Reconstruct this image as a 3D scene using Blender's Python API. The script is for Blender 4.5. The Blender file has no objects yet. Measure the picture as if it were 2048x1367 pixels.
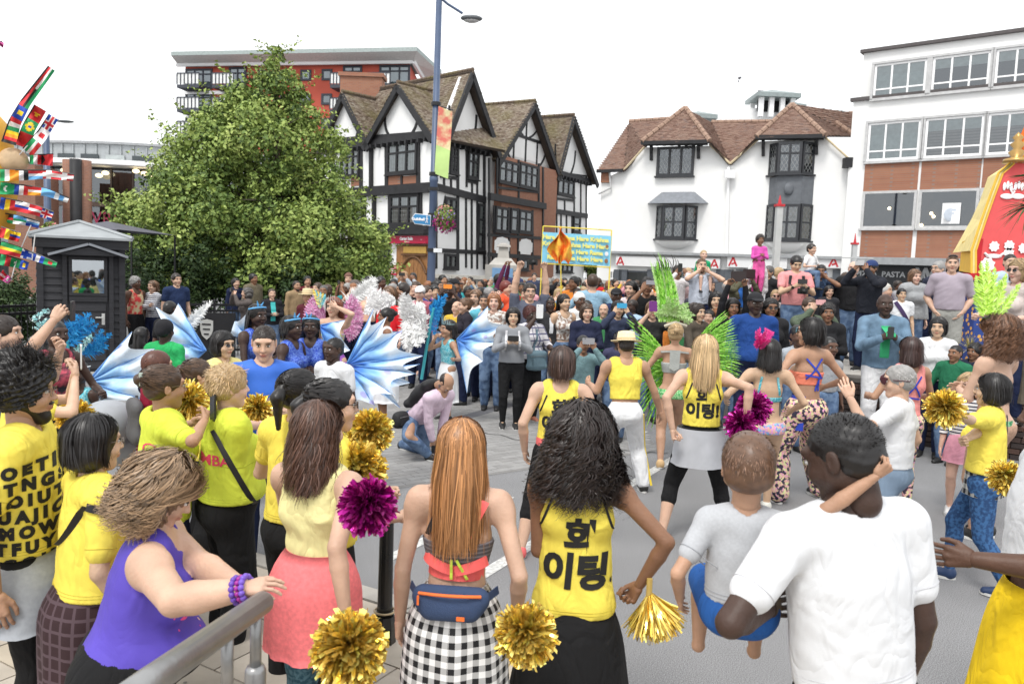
import bpy,math,random,time
import numpy as np
from mathutils import Vector,Matrix
from mathutils.bvhtree import BVHTree
random.seed(7);RNG=np.random.default_rng(7);PI=math.pi
SC=bpy.context.scene
T0=time.time()
CAMZ=2.2;FPX=1590.0;HZ=541.0;ROLL=math.radians(2.2)
PITCH=math.atan((683.5-HZ)/FPX)
_f=np.array([0,math.cos(PITCH),-math.sin(PITCH)]);_u0=np.array([0,math.sin(PITCH),math.cos(PITCH)]);_r0=np.array([1.,0,0])
_r=math.cos(ROLL)*_r0+math.sin(ROLL)*_u0;_u=math.cos(ROLL)*_u0-math.sin(ROLL)*_r0
cam=bpy.data.cameras.new('camera');camo=bpy.data.objects.new('camera',cam);SC.collection.objects.link(camo)
cam.sensor_width=36;cam.lens=36*FPX/2048;cam.clip_end=600;cam.clip_start=0.05
camo.matrix_world=Matrix(((_r[0],_u[0],-_f[0],0),(_r[1],_u[1],-_f[1],0),(_r[2],_u[2],-_f[2],CAMZ),(0,0,0,1)))
SC.camera=camo
cam.dof.use_dof=True;cam.dof.focus_distance=6.0;cam.dof.aperture_fstop=5.0
SUN_EL,SUN_AZ=math.radians(58),math.radians(205)
W=bpy.data.worlds.new('World');SC.world=W;W.use_nodes=True
nt=W.node_tree;nt.nodes.clear()
wo=nt.nodes.new('ShaderNodeOutputWorld');bg=nt.nodes.new('ShaderNodeBackground')
sky=nt.nodes.new('ShaderNodeTexSky');sky.sky_type='NISHITA';sky.sun_disc=False
sky.sun_elevation=SUN_EL;sky.sun_rotation=SUN_AZ;sky.air_density=1.0;sky.dust_density=4.0;sky.ozone_density=1.0
hs=nt.nodes.new('ShaderNodeHueSaturation');hs.inputs['Saturation'].default_value=0.12
mx=nt.nodes.new('ShaderNodeMix');mx.data_type='RGBA'
tc=nt.nodes.new('ShaderNodeTexCoord');nz=nt.nodes.new('ShaderNodeTexNoise');nz.inputs['Scale'].default_value=2.2;nz.inputs['Detail'].default_value=4
mp=nt.nodes.new('ShaderNodeMapRange');mp.inputs[1].default_value=.3;mp.inputs[2].default_value=.75;mp.inputs[3].default_value=.72;mp.inputs[4].default_value=.95
nt.links.new(sky.outputs[0],hs.inputs['Color']);nt.links.new(hs.outputs[0],mx.inputs[6])
mx.inputs[7].default_value=(9.3,9.45,9.6,1)
nt.links.new(tc.outputs['Generated'],nz.inputs['Vector']);nt.links.new(nz.outputs[0],mp.inputs[0]);nt.links.new(mp.outputs[0],mx.inputs[0])
nt.links.new(mx.outputs[2],bg.inputs['Color']);bg.inputs['Strength'].default_value=0.12
nt.links.new(bg.outputs[0],wo.inputs[0])
sl=bpy.data.lights.new('sun','SUN');sl.energy=1.6;sl.angle=math.radians(15);sl.color=(1,.97,.92)
so=bpy.data.objects.new('sun',sl);SC.collection.objects.link(so)
_sd=Vector((math.sin(SUN_AZ)*math.cos(SUN_EL),math.cos(SUN_AZ)*math.cos(SUN_EL),math.sin(SUN_EL)))
so.rotation_euler=(-_sd).to_track_quat('-Z','Y').to_euler()
SC.view_settings.view_transform='Standard';SC.view_settings.look='None';SC.view_settings.gamma=1
SC.view_settings.exposure=0.52;SC.view_settings.use_curve_mapping=False
SC.cycles.max_bounces=6;SC.cycles.diffuse_bounces=3;SC.cycles.glossy_bounces=3;SC.cycles.transparent_max_bounces=8
SC.cycles.use_denoising=True
def ray(x,y):return _f+(x-1024)/FPX*_r-(y-683.5)/FPX*_u
def at(x,y,d):
 r=ray(x,y);r=r/r[1];return np.array([0,0,CAMZ])+r*d
def atz(x,y,z):
 r=ray(x,y);t=(z-CAMZ)/r[2];return np.array([0,0,CAMZ])+r*t
def hz(x):return HZ+math.tan(ROLL)*(x-1024)
def link(o):SC.collection.objects.link(o);return o
def tag(o,label=None,cat=None,group=None,kind=None):
 if label:o['label']=label
 if cat:o['category']=cat
 if group:o['group']=group
 if kind:o['kind']=kind
 return o
def empty(name,loc=(0,0,0),rz=0,label=None,cat=None,group=None):
 o=bpy.data.objects.new(name,None);o.empty_display_size=.1;o.location=[float(v)for v in loc];o.rotation_euler=(0,0,rz)
 link(o);return tag(o,label,cat,group)
def mesh_obj(name,V,F,m=None,parent=None,smooth=False,mats=None,midx=None):
 me=bpy.data.meshes.new(name)
 V=np.asarray(V,np.float32)
 if isinstance(F,np.ndarray):
  n,k=F.shape
  me.vertices.add(len(V));me.vertices.foreach_set('co',V.ravel())
  me.loops.add(n*k);me.loops.foreach_set('vertex_index',F.astype(np.int32).ravel())
  me.polygons.add(n);me.polygons.foreach_set('loop_start',np.arange(0,n*k,k,dtype=np.int32))
  me.update(calc_edges=True)
 else:
  me.from_pydata([tuple(map(float,v))for v in V],[],F)
 if smooth:me.polygons.foreach_set('use_smooth',np.ones(len(me.polygons),bool))
 for mm in(mats or([m]if m else[])):me.materials.append(mm)
 if midx is not None:me.polygons.foreach_set('material_index',np.asarray(midx,np.int32))
 o=bpy.data.objects.new(name,me);link(o)
 if parent is not None:o.parent=parent
 return o
def clone(o,parent=None,deep=True):
 c=o.copy();link(c)
 if parent is not None:c.parent=parent
 if deep:
  for ch in list(o.children):clone(ch,c)
 return c
class MB:
 """collects shapes for one mesh"""
 def __init__(s):s.V=[];s.F=[];s.M=[];s.n=0
 def add(s,V,F,mi=0,M=None):
  V=np.asarray(V,float)
  if M is not None:V=V@np.asarray(M)[:3,:3].T+np.asarray(M)[:3,3]
  s.V.append(V);s.F+=[[i+s.n for i in f]for f in F];s.M+=[mi]*len(F);s.n+=len(V);return s
 def box(s,x0,x1,y0,y1,z0,z1,mi=0,M=None):
  V=[(x0,y0,z0),(x1,y0,z0),(x1,y1,z0),(x0,y1,z0),(x0,y0,z1),(x1,y0,z1),(x1,y1,z1),(x0,y1,z1)]
  return s.add(V,[(0,3,2,1),(4,5,6,7),(0,1,5,4),(1,2,6,5),(2,3,7,6),(3,0,4,7)],mi,M)
 def prism(s,poly,axis_vec,mi=0):
  P=np.asarray(poly,float);n=len(P);a=np.asarray(axis_vec,float)
  V=np.vstack([P,P+a]);F=[tuple(range(n))[::-1],tuple(range(n,2*n))]+[(i,(i+1)%n,n+(i+1)%n,n+i)for i in range(n)]
  return s.add(V,F,mi)
 def beam(s,a,b,w,t,nrm=(0,-1,0),mi=0):
  a=np.asarray(a,float);b=np.asarray(b,float);d=b-a;d/=np.linalg.norm(d)
  n=np.asarray(nrm,float);n=n-d*n.dot(d);n/=np.linalg.norm(n);sd=np.cross(d,n)
  V=[p+sd*i*w/2+n*j for p in(a,b)for i,j in((-1,0),(1,0),(1,t),(-1,t))]
  return s.add(V,[(0,1,2,3),(7,6,5,4),(0,4,5,1),(1,5,6,2),(2,6,7,3),(3,7,4,0)],mi)
 def tube(s,pts,r,n=8,mi=0,cap=True):
  P=np.asarray(pts,float);r=np.broadcast_to(np.asarray(r,float),(len(P),))
  T=np.gradient(P,axis=0);T/=np.linalg.norm(T,axis=1)[:,None]+1e-9
  ref=np.array([0,0,1.])if abs(T[0][2])<.9 else np.array([1.,0,0])
  V=[]
  for p,t,rr in zip(P,T,r):
   a=np.cross(t,ref);a/=np.linalg.norm(a)+1e-9;b=np.cross(t,a)
   V+=[p+rr*(a*math.cos(2*PI*k/n)+b*math.sin(2*PI*k/n))for k in range(n)]
  F=[(i*n+k,i*n+(k+1)%n,(i+1)*n+(k+1)%n,(i+1)*n+k)for i in range(len(P)-1)for k in range(n)]
  if cap:F+=[tuple(range(n))[::-1],tuple(range((len(P)-1)*n,len(P)*n))]
  return s.add(V,F,mi)
 def lathe(s,prof,c=(0,0,0),n=16,mi=0,axis='z'):
  V=[]
  for r,z in prof:V+=[(c[0]+r*math.cos(2*PI*k/n),c[1]+r*math.sin(2*PI*k/n),c[2]+z)for k in range(n)]
  m=len(prof)
  F=[(i*n+k,i*n+(k+1)%n,(i+1)*n+(k+1)%n,(i+1)*n+k)for i in range(m-1)for k in range(n)]
  F+=[tuple(range(n))[::-1],tuple(range((m-1)*n,m*n))]
  return s.add(V,F,mi)
 def build(s,name,m=None,parent=None,smooth=False,mats=None):
  if not s.V:return None
  return mesh_obj(name,np.vstack(s.V),s.F,m,parent,smooth,mats,s.M if mats else None)
def ball(c,r,n=8,m=6):
 r=np.broadcast_to(np.asarray(r,float),(3,));V=[(0,0,-1)];F=[]
 for i in range(1,m):
  a=-PI/2+PI*i/m
  V+=[(math.cos(a)*math.cos(2*PI*k/n),math.cos(a)*math.sin(2*PI*k/n),math.sin(a))for k in range(n)]
 V.append((0,0,1));V=np.array(V)*r+np.asarray(c,float)
 F+=[(0,1+(k+1)%n,1+k)for k in range(n)]
 for i in range(m-2):
  b=1+i*n;F+=[(b+k,b+(k+1)%n,b+n+(k+1)%n,b+n+k)for k in range(n)]
 b=1+(m-2)*n;F+=[(b+k,b+(k+1)%n,len(V)-1)for k in range(n)]
 return V,F
MATS={}
def N(t,kind,**kw):
 n=t.nodes.new(kind)
 for k,v in kw.items():
  if k in n.inputs:n.inputs[k].default_value=v
  else:setattr(n,k,v)
 return n
def mat(name,col=(.5,.5,.5),rough=.6,metal=0.,var=.12,vscale=6.,bump=0.,bscale=40.,spec=.4,pat=None,c2=None,ps=1.,sss=0.,coord='Object',trans=0.,emit=0.,stretch=None,alpha=1.,fold=0.):
 if name in MATS:return MATS[name]
 m=bpy.data.materials.new(name);m.use_nodes=True;MATS[name]=m
 t=m.node_tree;L=t.links.new;b=t.nodes['Principled BSDF']
 b.inputs['Roughness'].default_value=rough;b.inputs['Metallic'].default_value=metal;b.inputs['Specular IOR Level'].default_value=spec
 if sss:b.inputs['Subsurface Weight'].default_value=sss;b.inputs['Subsurface Radius'].default_value=(.012,.005,.003)
 if trans:b.inputs['Transmission Weight'].default_value=trans
 tcn=t.nodes.new('ShaderNodeTexCoord');vec=tcn.outputs[coord]
 if stretch:
  mpn=N(t,'ShaderNodeMapping');mpn.inputs['Scale'].default_value=stretch;L(vec,mpn.inputs[0]);vec=mpn.outputs[0]
 col=tuple(col)+(1,);c2=(tuple(c2)+(1,))if c2 else None
 mixn=t.nodes.new('ShaderNodeMix');mixn.data_type='RGBA'
 noise=N(t,'ShaderNodeTexNoise',Scale=vscale,Detail=5.);L(vec,noise.inputs[0])
 lo=[c*(1-var)for c in col[:3]]+[1];hi=[min(1,c*(1+var))for c in col[:3]]+[1]
 mixn.inputs[6].default_value=lo;mixn.inputs[7].default_value=hi
 rg=N(t,'ShaderNodeMapRange');rg.inputs[1].default_value=.3;rg.inputs[2].default_value=.7;L(noise.outputs[0],rg.inputs[0]);L(rg.outputs[0],mixn.inputs[0])
 out=mixn.outputs[2]
 def mth(op,a,b_=None,c=None):
  n=t.nodes.new('ShaderNodeMath');n.operation=op
  for i,v in enumerate((a,b_,c)):
   if v is None:continue
   if isinstance(v,(int,float)):n.inputs[i].default_value=v
   else:L(v,n.inputs[i])
  return n.outputs[0]
 def blend(fac,A,B):
  mm=t.nodes.new('ShaderNodeMix');mm.data_type='RGBA'
  L(fac,mm.inputs[0])if not isinstance(fac,float)else setattr(mm.inputs[0],'default_value',fac)
  for i,v in((6,A),(7,B)):
   if isinstance(v,tuple):mm.inputs[i].default_value=v
   else:L(v,mm.inputs[i])
  return mm.outputs[2]
 if pat:
  sx=t.nodes.new('ShaderNodeSeparateXYZ');L(vec,sx.inputs[0]);X,Y,Z=sx.outputs
  if pat=='hstripe':f=mth('GREATER_THAN',mth('SINE',mth('MULTIPLY',Z,2*PI*ps)),.35)
  elif pat=='gingham':
   u=mth('MULTIPLY',mth('ARCTAN2',X,Y),.19)
   a=mth('GREATER_THAN',mth('SINE',mth('MULTIPLY',u,2*PI*ps)),0.);z=mth('GREATER_THAN',mth('SINE',mth('MULTIPLY',Z,2*PI*ps)),0.)
   f=mth('MULTIPLY',mth('ADD',a,z),.5)
  elif pat=='plaid':
   u=mth('MULTIPLY',mth('ARCTAN2',X,Y),.19)
   a=mth('GREATER_THAN',mth('SINE',mth('MULTIPLY',u,2*PI*ps)),.75);z=mth('GREATER_THAN',mth('SINE',mth('MULTIPLY',Z,2*PI*ps)),.75)
   f=mth('MAXIMUM',a,z)
  elif pat=='dots':
   v=N(t,'ShaderNodeTexVoronoi',Scale=ps);L(vec,v.inputs[0]);f=mth('LESS_THAN',v.outputs[0],.3)
  elif pat=='print':
   v=N(t,'ShaderNodeTexVoronoi',Scale=ps);L(vec,v.inputs[0]);nn=N(t,'ShaderNodeTexNoise',Scale=ps*.7,Detail=2.);L(vec,nn.inputs[0])
   f=mth('GREATER_THAN',nn.outputs[0],.52);out=blend(mth('MULTIPLY',f,1.),out,c2)
   hsn=t.nodes.new('ShaderNodeHueSaturation');L(mth('ADD',mth('MULTIPLY',v.outputs[0],.5),.3),hsn.inputs['Hue']);L(out,hsn.inputs['Color']);out=hsn.outputs[0];f=None
  elif pat=='noise':
   nn=N(t,'ShaderNodeTexNoise',Scale=ps,Detail=4.);L(vec,nn.inputs[0]);r2=N(t,'ShaderNodeMapRange');r2.inputs[1].default_value=.42;r2.inputs[2].default_value=.58;L(nn.outputs[0],r2.inputs[0]);f=r2.outputs[0]
  elif pat=='brick':
   br=t.nodes.new('ShaderNodeTexBrick');br.inputs['Scale'].default_value=1.;br.inputs['Brick Width'].default_value=.225*ps;br.inputs['Row Height'].default_value=.075*ps;br.inputs['Mortar Size'].default_value=.008*ps
   uv=N(t,'ShaderNodeCombineXYZ');L(mth('ADD',X,Y),uv.inputs[0]);L(Z,uv.inputs[1]);L(uv.outputs[0],br.inputs[0])
   br.inputs['Color1'].default_value=col;br.inputs['Color2'].default_value=c2;br.inputs['Mortar'].default_value=(.25,.19,.16,1)
   out=blend(.25,br.outputs[0],out);f=None
  else:f=None
  if f is not None:out=blend(f,out,c2)
 L(out,b.inputs['Base Color'])
 if emit:b.inputs['Emission Strength'].default_value=emit;b.inputs['Emission Color'].default_value=col
 if bump:
  n2=N(t,'ShaderNodeTexNoise',Scale=bscale,Detail=6.);L(vec,n2.inputs[0])
  bp=N(t,'ShaderNodeBump',Strength=bump,Distance=.01);L(n2.outputs[0],bp.inputs['Height']);L(bp.outputs[0],b.inputs['Normal'])
  if fold:
   mp2=N(t,'ShaderNodeMapping');mp2.inputs['Scale'].default_value=(1,1,.6);mp2.inputs['Rotation'].default_value=(.5,.4,0);L(vec,mp2.inputs[0])
   n3=N(t,'ShaderNodeTexNoise',Scale=6.5,Detail=2.5,Distortion=1.1);L(mp2.outputs[0],n3.inputs[0])
   b3=N(t,'ShaderNodeBump',Strength=fold,Distance=.05);L(mth('ABSOLUTE',mth('SUBTRACT',n3.outputs[0],.5)),b3.inputs['Height']);L(b3.outputs[0],bp.inputs['Normal'])
 return m
def attr_mat(name,cols,rough=.5,metal=0.,spec=.4,layer='tint',bump=0.):
 """colour ramp driven by a per-strand / per-petal attribute"""
 if name in MATS:return MATS[name]
 m=bpy.data.materials.new(name);m.use_nodes=True;MATS[name]=m;t=m.node_tree;b=t.nodes['Principled BSDF']
 a=t.nodes.new('ShaderNodeAttribute');a.attribute_name=layer;r=t.nodes.new('ShaderNodeValToRGB')
 el=r.color_ramp.elements
 while len(el)<len(cols):el.new(.5)
 for i,c in enumerate(cols):el[i].position=i/(len(cols)-1);el[i].color=tuple(c)+(1,)
 t.links.new(a.outputs['Fac'],r.inputs[0]);t.links.new(r.outputs[0],b.inputs['Base Color'])
 b.inputs['Roughness'].default_value=rough;b.inputs['Metallic'].default_value=metal;b.inputs['Specular IOR Level'].default_value=spec
 return m
def set_attr(o,vals,layer='tint'):
 a=o.data.attributes.new(layer,'FLOAT','POINT');a.data.foreach_set('value',np.asarray(vals,np.float32))
WHITE=lambda:mat('white_paint',(.86,.86,.86),.7,var=.03,vscale=1.5)
def cone(a,b,ra,rb,k=.02,M=None,op='u'):return('c',np.asarray(a,float),np.asarray(b,float),ra,rb,k,M,op)
def ell(c,r,k=.02,M=None,op='u'):return('e',np.asarray(c,float),np.asarray(r,float),0,0,k,M,op)
def sdf_mesh(prims,res,cuts=(),post=None):
 lo=np.full(3,1e9);hi=-lo;info=[]
 for p in prims:
  kind,a,b,ra,rb,k,M,op=p
  if kind=='c':R=max(ra,rb);l=np.minimum(a,b)-R*1.02;h=np.maximum(a,b)+R*1.02
  else:
   R=b if M is None else np.full(3,b.max());l=a-R;h=a+R
  info.append((l,h))
  if op=='u':lo=np.minimum(lo,l);hi=np.maximum(hi,h)
 lo-=3*res;hi+=3*res;n=np.ceil((hi-lo)/res).astype(int)+1
 F=np.full(n,.3,np.float32)
 ax=[lo[i]+np.arange(n[i])*res for i in range(3)]
 for p,(l,h)in zip(prims,info):
  kind,a,b,ra,rb,k,M,op=p
  mg=k+2.5*res
  i0=np.clip(np.floor((l-mg-lo)/res).astype(int),0,n-1);i1=np.clip(np.ceil((h+mg-lo)/res).astype(int)+1,1,n)
  if(i1<=i0).any():continue
  sl_=tuple(slice(i0[i],i1[i])for i in range(3))
  X=ax[0][sl_[0]][:,None,None].astype(np.float32);Y=ax[1][sl_[1]][None,:,None].astype(np.float32);Z=ax[2][sl_[2]][None,None,:].astype(np.float32)
  if kind=='c':
   ba=b-a;sc=1.
   x,y,z=X-a[0],Y-a[1],Z-a[2]
   if M is not None:
    fa,sq=M;sc=.5*(1+sq);ba=ba+fa*ba.dot(fa)*(1/sq-1)
    dp=(x*fa[0]+y*fa[1]+z*fa[2])*(1/sq-1);x=x+dp*fa[0];y=y+dp*fa[1];z=z+dp*fa[2]
   l2=ba.dot(ba)+1e-12;t_=np.clip((x*ba[0]+y*ba[1]+z*ba[2])/l2,0,1)
   d=(np.sqrt((x-t_*ba[0])**2+(y-t_*ba[1])**2+(z-t_*ba[2])**2)-(ra+(rb-ra)*t_))*sc
  else:
   x,y,z=X-a[0],Y-a[1],Z-a[2]
   if M is not None:R_=M;x,y,z=(x*R_[0,0]+y*R_[1,0]+z*R_[2,0],x*R_[0,1]+y*R_[1,1]+z*R_[2,1],x*R_[0,2]+y*R_[1,2]+z*R_[2,2])
   k0=np.sqrt((x/b[0])**2+(y/b[1])**2+(z/b[2])**2);k1=np.sqrt((x/b[0]**2)**2+(y/b[1]**2)**2+(z/b[2]**2)**2)
   d=k0*(k0-1)/(k1+1e-6)
  G=F[sl_]
  if op=='u':
   hh=np.maximum(k-np.abs(G-d),0)/max(k,1e-6);F[sl_]=np.minimum(G,d)-hh*hh*k*.25
  elif op=='s':
   hh=np.maximum(k-np.abs(G+d),0)/max(k,1e-6);F[sl_]=np.maximum(G,-d)+hh*hh*k*.25
 for nrm,c in cuts:
  nrm=np.asarray(nrm,float);P=(ax[0]*nrm[0])[:,None,None]+(ax[1]*nrm[1])[None,:,None]+(ax[2]*nrm[2])[None,None,:]-c
  F=np.maximum(F,P.astype(np.float32))
 S=F<0
 acc=np.zeros(tuple(n)+(3,),np.float32)if F.size<3_000_000 else np.zeros(tuple(n)+(3,),np.float32)
 cnt=np.zeros(n,np.float32);quads=[]
 for axn in range(3):
  a=[slice(None)]*3;b=[slice(None)]*3;a[axn]=slice(0,-1);b[axn]=slice(1,None)
  cr=S[tuple(a)]!=S[tuple(b)];idx=np.argwhere(cr)
  if not len(idx):continue
  o1,o2=[(1,2),(2,0),(0,1)][axn]
  idx=idx[(idx[:,o1]>0)&(idx[:,o2]>0)]
  i,j,k_=idx.T;f0=F[i,j,k_];nx=idx.copy();nx[:,axn]+=1;f1=F[nx[:,0],nx[:,1],nx[:,2]]
  pt=idx.astype(np.float32);pt[:,axn]+=f0/(f0-f1)
  cells=[]
  for da,db in((0,0),(1,0),(1,1),(0,1)):
   c=idx.copy();c[:,o1]-=da;c[:,o2]-=db;cells.append(c)
   fl=np.ravel_multi_index(c.T,n)
   for q in range(3):acc[...,q].ravel()[:]if False else None
   np.add.at(cnt.reshape(-1),fl,1);np.add.at(acc.reshape(-1,3),fl,pt)
  q=np.stack([np.ravel_multi_index(c.T,n)for c in cells],1)
  flip=f0>0;q[flip]=q[flip][:,::-1];quads.append(q)
 if not quads:return np.zeros((0,3)),np.zeros((0,4),int)
 Q=np.vstack(quads);used,inv=np.unique(Q.ravel(),return_inverse=True)
 V=acc.reshape(-1,3)[used]/cnt.reshape(-1)[used][:,None]*res+lo
 Q=inv.reshape(-1,4)
 return V,Q
def relax(V,Q,it=1,w=.5):
 e=np.vstack([Q[:,[0,1]],Q[:,[1,2]],Q[:,[2,3]],Q[:,[3,0]]])
 for _ in range(it):
  s=np.zeros_like(V);c=np.zeros(len(V))
  for d in range(3):s[:,d]=np.bincount(e[:,0],V[e[:,1],d],len(V))+np.bincount(e[:,1],V[e[:,0],d],len(V))
  c=np.bincount(e[:,0],minlength=len(V))+np.bincount(e[:,1],minlength=len(V))
  V=V*(1-w)+w*s/np.maximum(c,1)[:,None]
 return V
def wob(P,s,seed=0):
 """cheap smooth noise -1..1"""
 r=np.random.default_rng(seed);o=np.zeros(len(P))
 for i in range(5):
  k=r.normal(size=3)*s*(1+.5*i);o+=np.sin(P@k+r.uniform(0,6))/(1+.4*i)
 return o/2.6
def nrm(v):v=np.asarray(v,float);return v/(np.linalg.norm(v)+1e-12)
SKIN={'pale':(.62,.40,.31),'light':(.56,.36,.26),'tan':(.42,.245,.16),'asian':(.54,.36,.24),'brown':(.235,.12,.07),'dark':(.10,.05,.032),'deep':(.055,.03,.022)}
def skin_mat(t):
 key='skin_'+t
 if key in MATS:return MATS[key]
 c=SKIN[t];m=mat(key,c,.5,var=.15,vscale=8,bump=.22,bscale=90,spec=.35,sss=.06)
 nt_=m.node_tree;b=nt_.nodes['Principled BSDF'];src=b.inputs['Base Color'].links[0].from_socket
 for nm,col in(('lips',(c[0]*.75,c[1]*.42,c[2]*.45)),('brow',(.03,.02,.015))):
  a=nt_.nodes.new('ShaderNodeAttribute');a.attribute_name=nm;mm=nt_.nodes.new('ShaderNodeMix');mm.data_type='RGBA'
  nt_.links.new(a.outputs['Fac'],mm.inputs[0]);nt_.links.new(src,mm.inputs[6]);mm.inputs[7].default_value=col+(1,);src=mm.outputs[2]
 nt_.links.new(src,b.inputs['Base Color']);return m
_head={}
def head_proto(sex,res):
 """head at adult size, origin mid-head, face +Y"""
 key=(sex,res)
 if key in _head:return _head[key]
 f={'m':1.,'f':.94,'c':.9}[sex];jw={'m':.027,'f':.021,'c':.026}[sex]
 P=[ell((0,-.014,.03),(.074,.096,.083),.02),ell((0,.03,-.005),(.066,.066,.075),.02),cone((0,.035,-.045),(0,.062,-.094),.05,jw,.03),cone((-.045,.01,-.045),(0,.05,-.088),.026,.022,.03),cone((.045,.01,-.045),(0,.05,-.088),.026,.022,.03),ell((-.036,.062,-.03),(.026,.026,.022),.02),ell((.036,.062,-.03),(.026,.026,.022),.02),cone((-.04,.08,.034),(.04,.08,.034),.012,.012,.022),ell((-.031,.103,.008),(.018,.017,.014),.012,op='s'),ell((.031,.103,.008),(.018,.017,.014),.012,op='s'),cone((0,.091,.012),(0,.108,-.022),.007,.0105,.012),ell((-.011,.100,-.026),(.0075,.009,.007),.006),ell((.011,.100,-.026),(.0075,.009,.007),.006),ell((0,.091,-.052),(.024*f,.0115,.0065),.007),ell((0,.089,-.062),(.02*f,.0115,.0068),.007),ell((0,.102,-.0565),(.018,.006,.0016),.003,op='s'),cone((0,-.02,-.05),(0,-.018,-.12),.05*f,.047*f,.03)]
 if res<.011:P+=[ell((s*.078,-.008,-.004),(.008,.019,.031),.006)for s in(-1,1)]+[ell((s*.085,-.002,.0),(.004,.010,.018),.004,op='s')for s in(-1,1)]
 V,Q=sdf_mesh(P,res)
 if sex=='c':V[:,2]=np.where(V[:,2]<-.02,-.02+(V[:,2]+.02)*.88,V[:,2])
 x,y,z=V.T
 lips=np.clip(1.4-np.sqrt((x/.024)**2+((z+.057)/.011)**2),0,1)*(y>.07)
 brow=np.clip(1.5-np.sqrt(((np.abs(x)-.033)/.02)**2+((z-.030-.06*(np.abs(x)-.03))/.0055)**2),0,1)*(y>.05)*(.85 if sex!='c' else .5)
 EV,EF,EM=[],[],[]
 if res<.0125:
  nn=(10,8)if res<.008 else(6,5)
  for s in(-1,1):
   v,q=ball((s*.031,.083,.008),(.0125,.0115,.0085),*nn);EV.append(v);EF.append(q);EM.append(1)
   v,q=ball((s*.031,.0925,.008),(.0058,.0032,.0058),*nn);EV.append(v);EF.append(q);EM.append(2)
   v,q=ball((s*.031,.091,.0175),(.0155,.006,.0022),*nn);EV.append(v);EF.append(q);EM.append(3)
 _head[key]=(V,Q,lips,brow,EV,EF,EM);return _head[key]
_hand={}
def hand_proto(kind,res):
 """right hand, wrist at origin, fingers +X, thumb side +Y, palm faces -Z, adult length .185"""
 key=(kind,res)
 if key in _hand:return _hand[key]
 curl={'relax':(18,24,16),'grip':(62,78,40),'flat':(4,6,4),'phone':(38,52,30)}[kind]
 P=[cone((-.03,0,0),(.01,0,0),.024,.023,.015,M=(np.array([0,0,1.]),.75)),cone((.02,.012,0),(.08,.026,0),.019,.014,.014),cone((.02,-.012,0),(.078,-.026,0),.019,.013,.014),cone((.02,0,0),(.084,0,.001),.02,.0145,.012)]
 for yb,L,r,xb,sp in((.029,.070,.0088,.088,5),(.010,.078,.0090,.094,1),(-.010,.072,.0086,.090,-3),(-.028,.058,.0076,.082,-8)):
  p=np.array([xb-.012,yb,0]);a=0;e=0
  for i,fr in enumerate((.45,.31,.24)):
   a+=math.radians(curl[i]*(1+.1*(yb<0)));d=np.array([math.cos(a)*math.cos(math.radians(sp)),math.sin(math.radians(sp)),-math.sin(a)])
   q=p+d*(L*fr+(.010 if i==0 else 0));P.append(cone(p,q,r*(1-.1*i),r*(1-.1*(i+1)),.0035));p=q
 tb=np.array([.018,.022,-.004]);a1={'relax':38,'grip':20,'flat':45,'phone':30}[kind];dz={'relax':-.25,'grip':-.75,'flat':-.1,'phone':-.5}[kind]
 d=nrm([math.cos(math.radians(a1)),math.sin(math.radians(a1)),dz]);k1=tb+d*.042;d2=nrm([1,.25 if kind!='grip' else-.25,dz]);k2=k1+d2*.03;k3=k2+nrm([1,-.05,dz])*.022
 P+=[cone(tb,k1,.0165,.0112,.012),cone(k1,k2,.0108,.0095,.003),cone(k2,k3,.0095,.0078,.003)]
 _hand[key]=sdf_mesh(P,res);return _hand[key]
def ik(a,t,l1,l2,pole):
 a=np.asarray(a,float);t=np.asarray(t,float);d=t-a;D=np.linalg.norm(d);D2=min(D,(l1+l2)*.995);d=d/(D+1e-9);t=a+d*D2
 x=(l1*l1-l2*l2+D2*D2)/(2*D2);y=math.sqrt(max(l1*l1-x*x,1e-8))
 p=np.asarray(pole,float);p=p-d*p.dot(d);p=nrm(p);return a+d*x+p*y,t
ARM={'down':((.15,.02,.50),(.3,-1,0),(0,1,0),'relax'),'downgrip':((.15,.02,.50),(.3,-1,0),(0,1,0),'grip'),'hip':((.10,.05,.60),(1,-.6,0),(0,1,-.5),'relax'),'phone':((.05,.20,.84),(.6,0,-1),(-.3,0,1),'phone'),'chestphone':((.045,.17,.72),(.7,-.1,-1),(-.2,0,1),'phone'),'photo':((.06,.17,.90),(.8,0,-1),(-.2,0,1),'phone'),'raise':((.06,.10,1.13),(1,.2,-.3),(-1,0,.2),'phone'),'fold':((-.06,.115,.69),(1,-.1,-.6),(0,0,1),'relax'),'front':((.03,.12,.58),(.8,-.5,-.2),(-.5,0,1),'relax'),'out':((.30,.10,.74),(.2,-.4,-1),(0,.6,1),'relax'),'behind':((.05,-.11,.56),(1,-.5,0),(0,0,1),'relax'),'clasp':((.02,.15,.66),(.8,-.3,-1),(-.3,0,1),'relax'),'bent':((.13,.17,.64),(.5,-1,-.2),(-.2,0,1),'grip'),'pocket':((.095,.03,.53),(1,-.8,0),(0,1,0),'relax'),'shoulder':((.06,.09,.86),(.9,.3,-.6),(-.6,0,1),'grip')}
EYEM=lambda:[mat('eye_white',(.72,.70,.68),.3,var=.02),mat('eye_iris',(.03,.018,.012),.15,var=.1),mat('eye_lash',(.02,.015,.012),.6,var=.1)]
def hair_mat(c,name=None,rough=.42):
 key='hair_%d_%d_%d'%tuple(int(v*500)for v in c)
 return attr_mat(key,[tuple(v*.38 for v in c),c,tuple(min(1,v*1.65+.01)for v in c)],rough,spec=.5)
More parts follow.
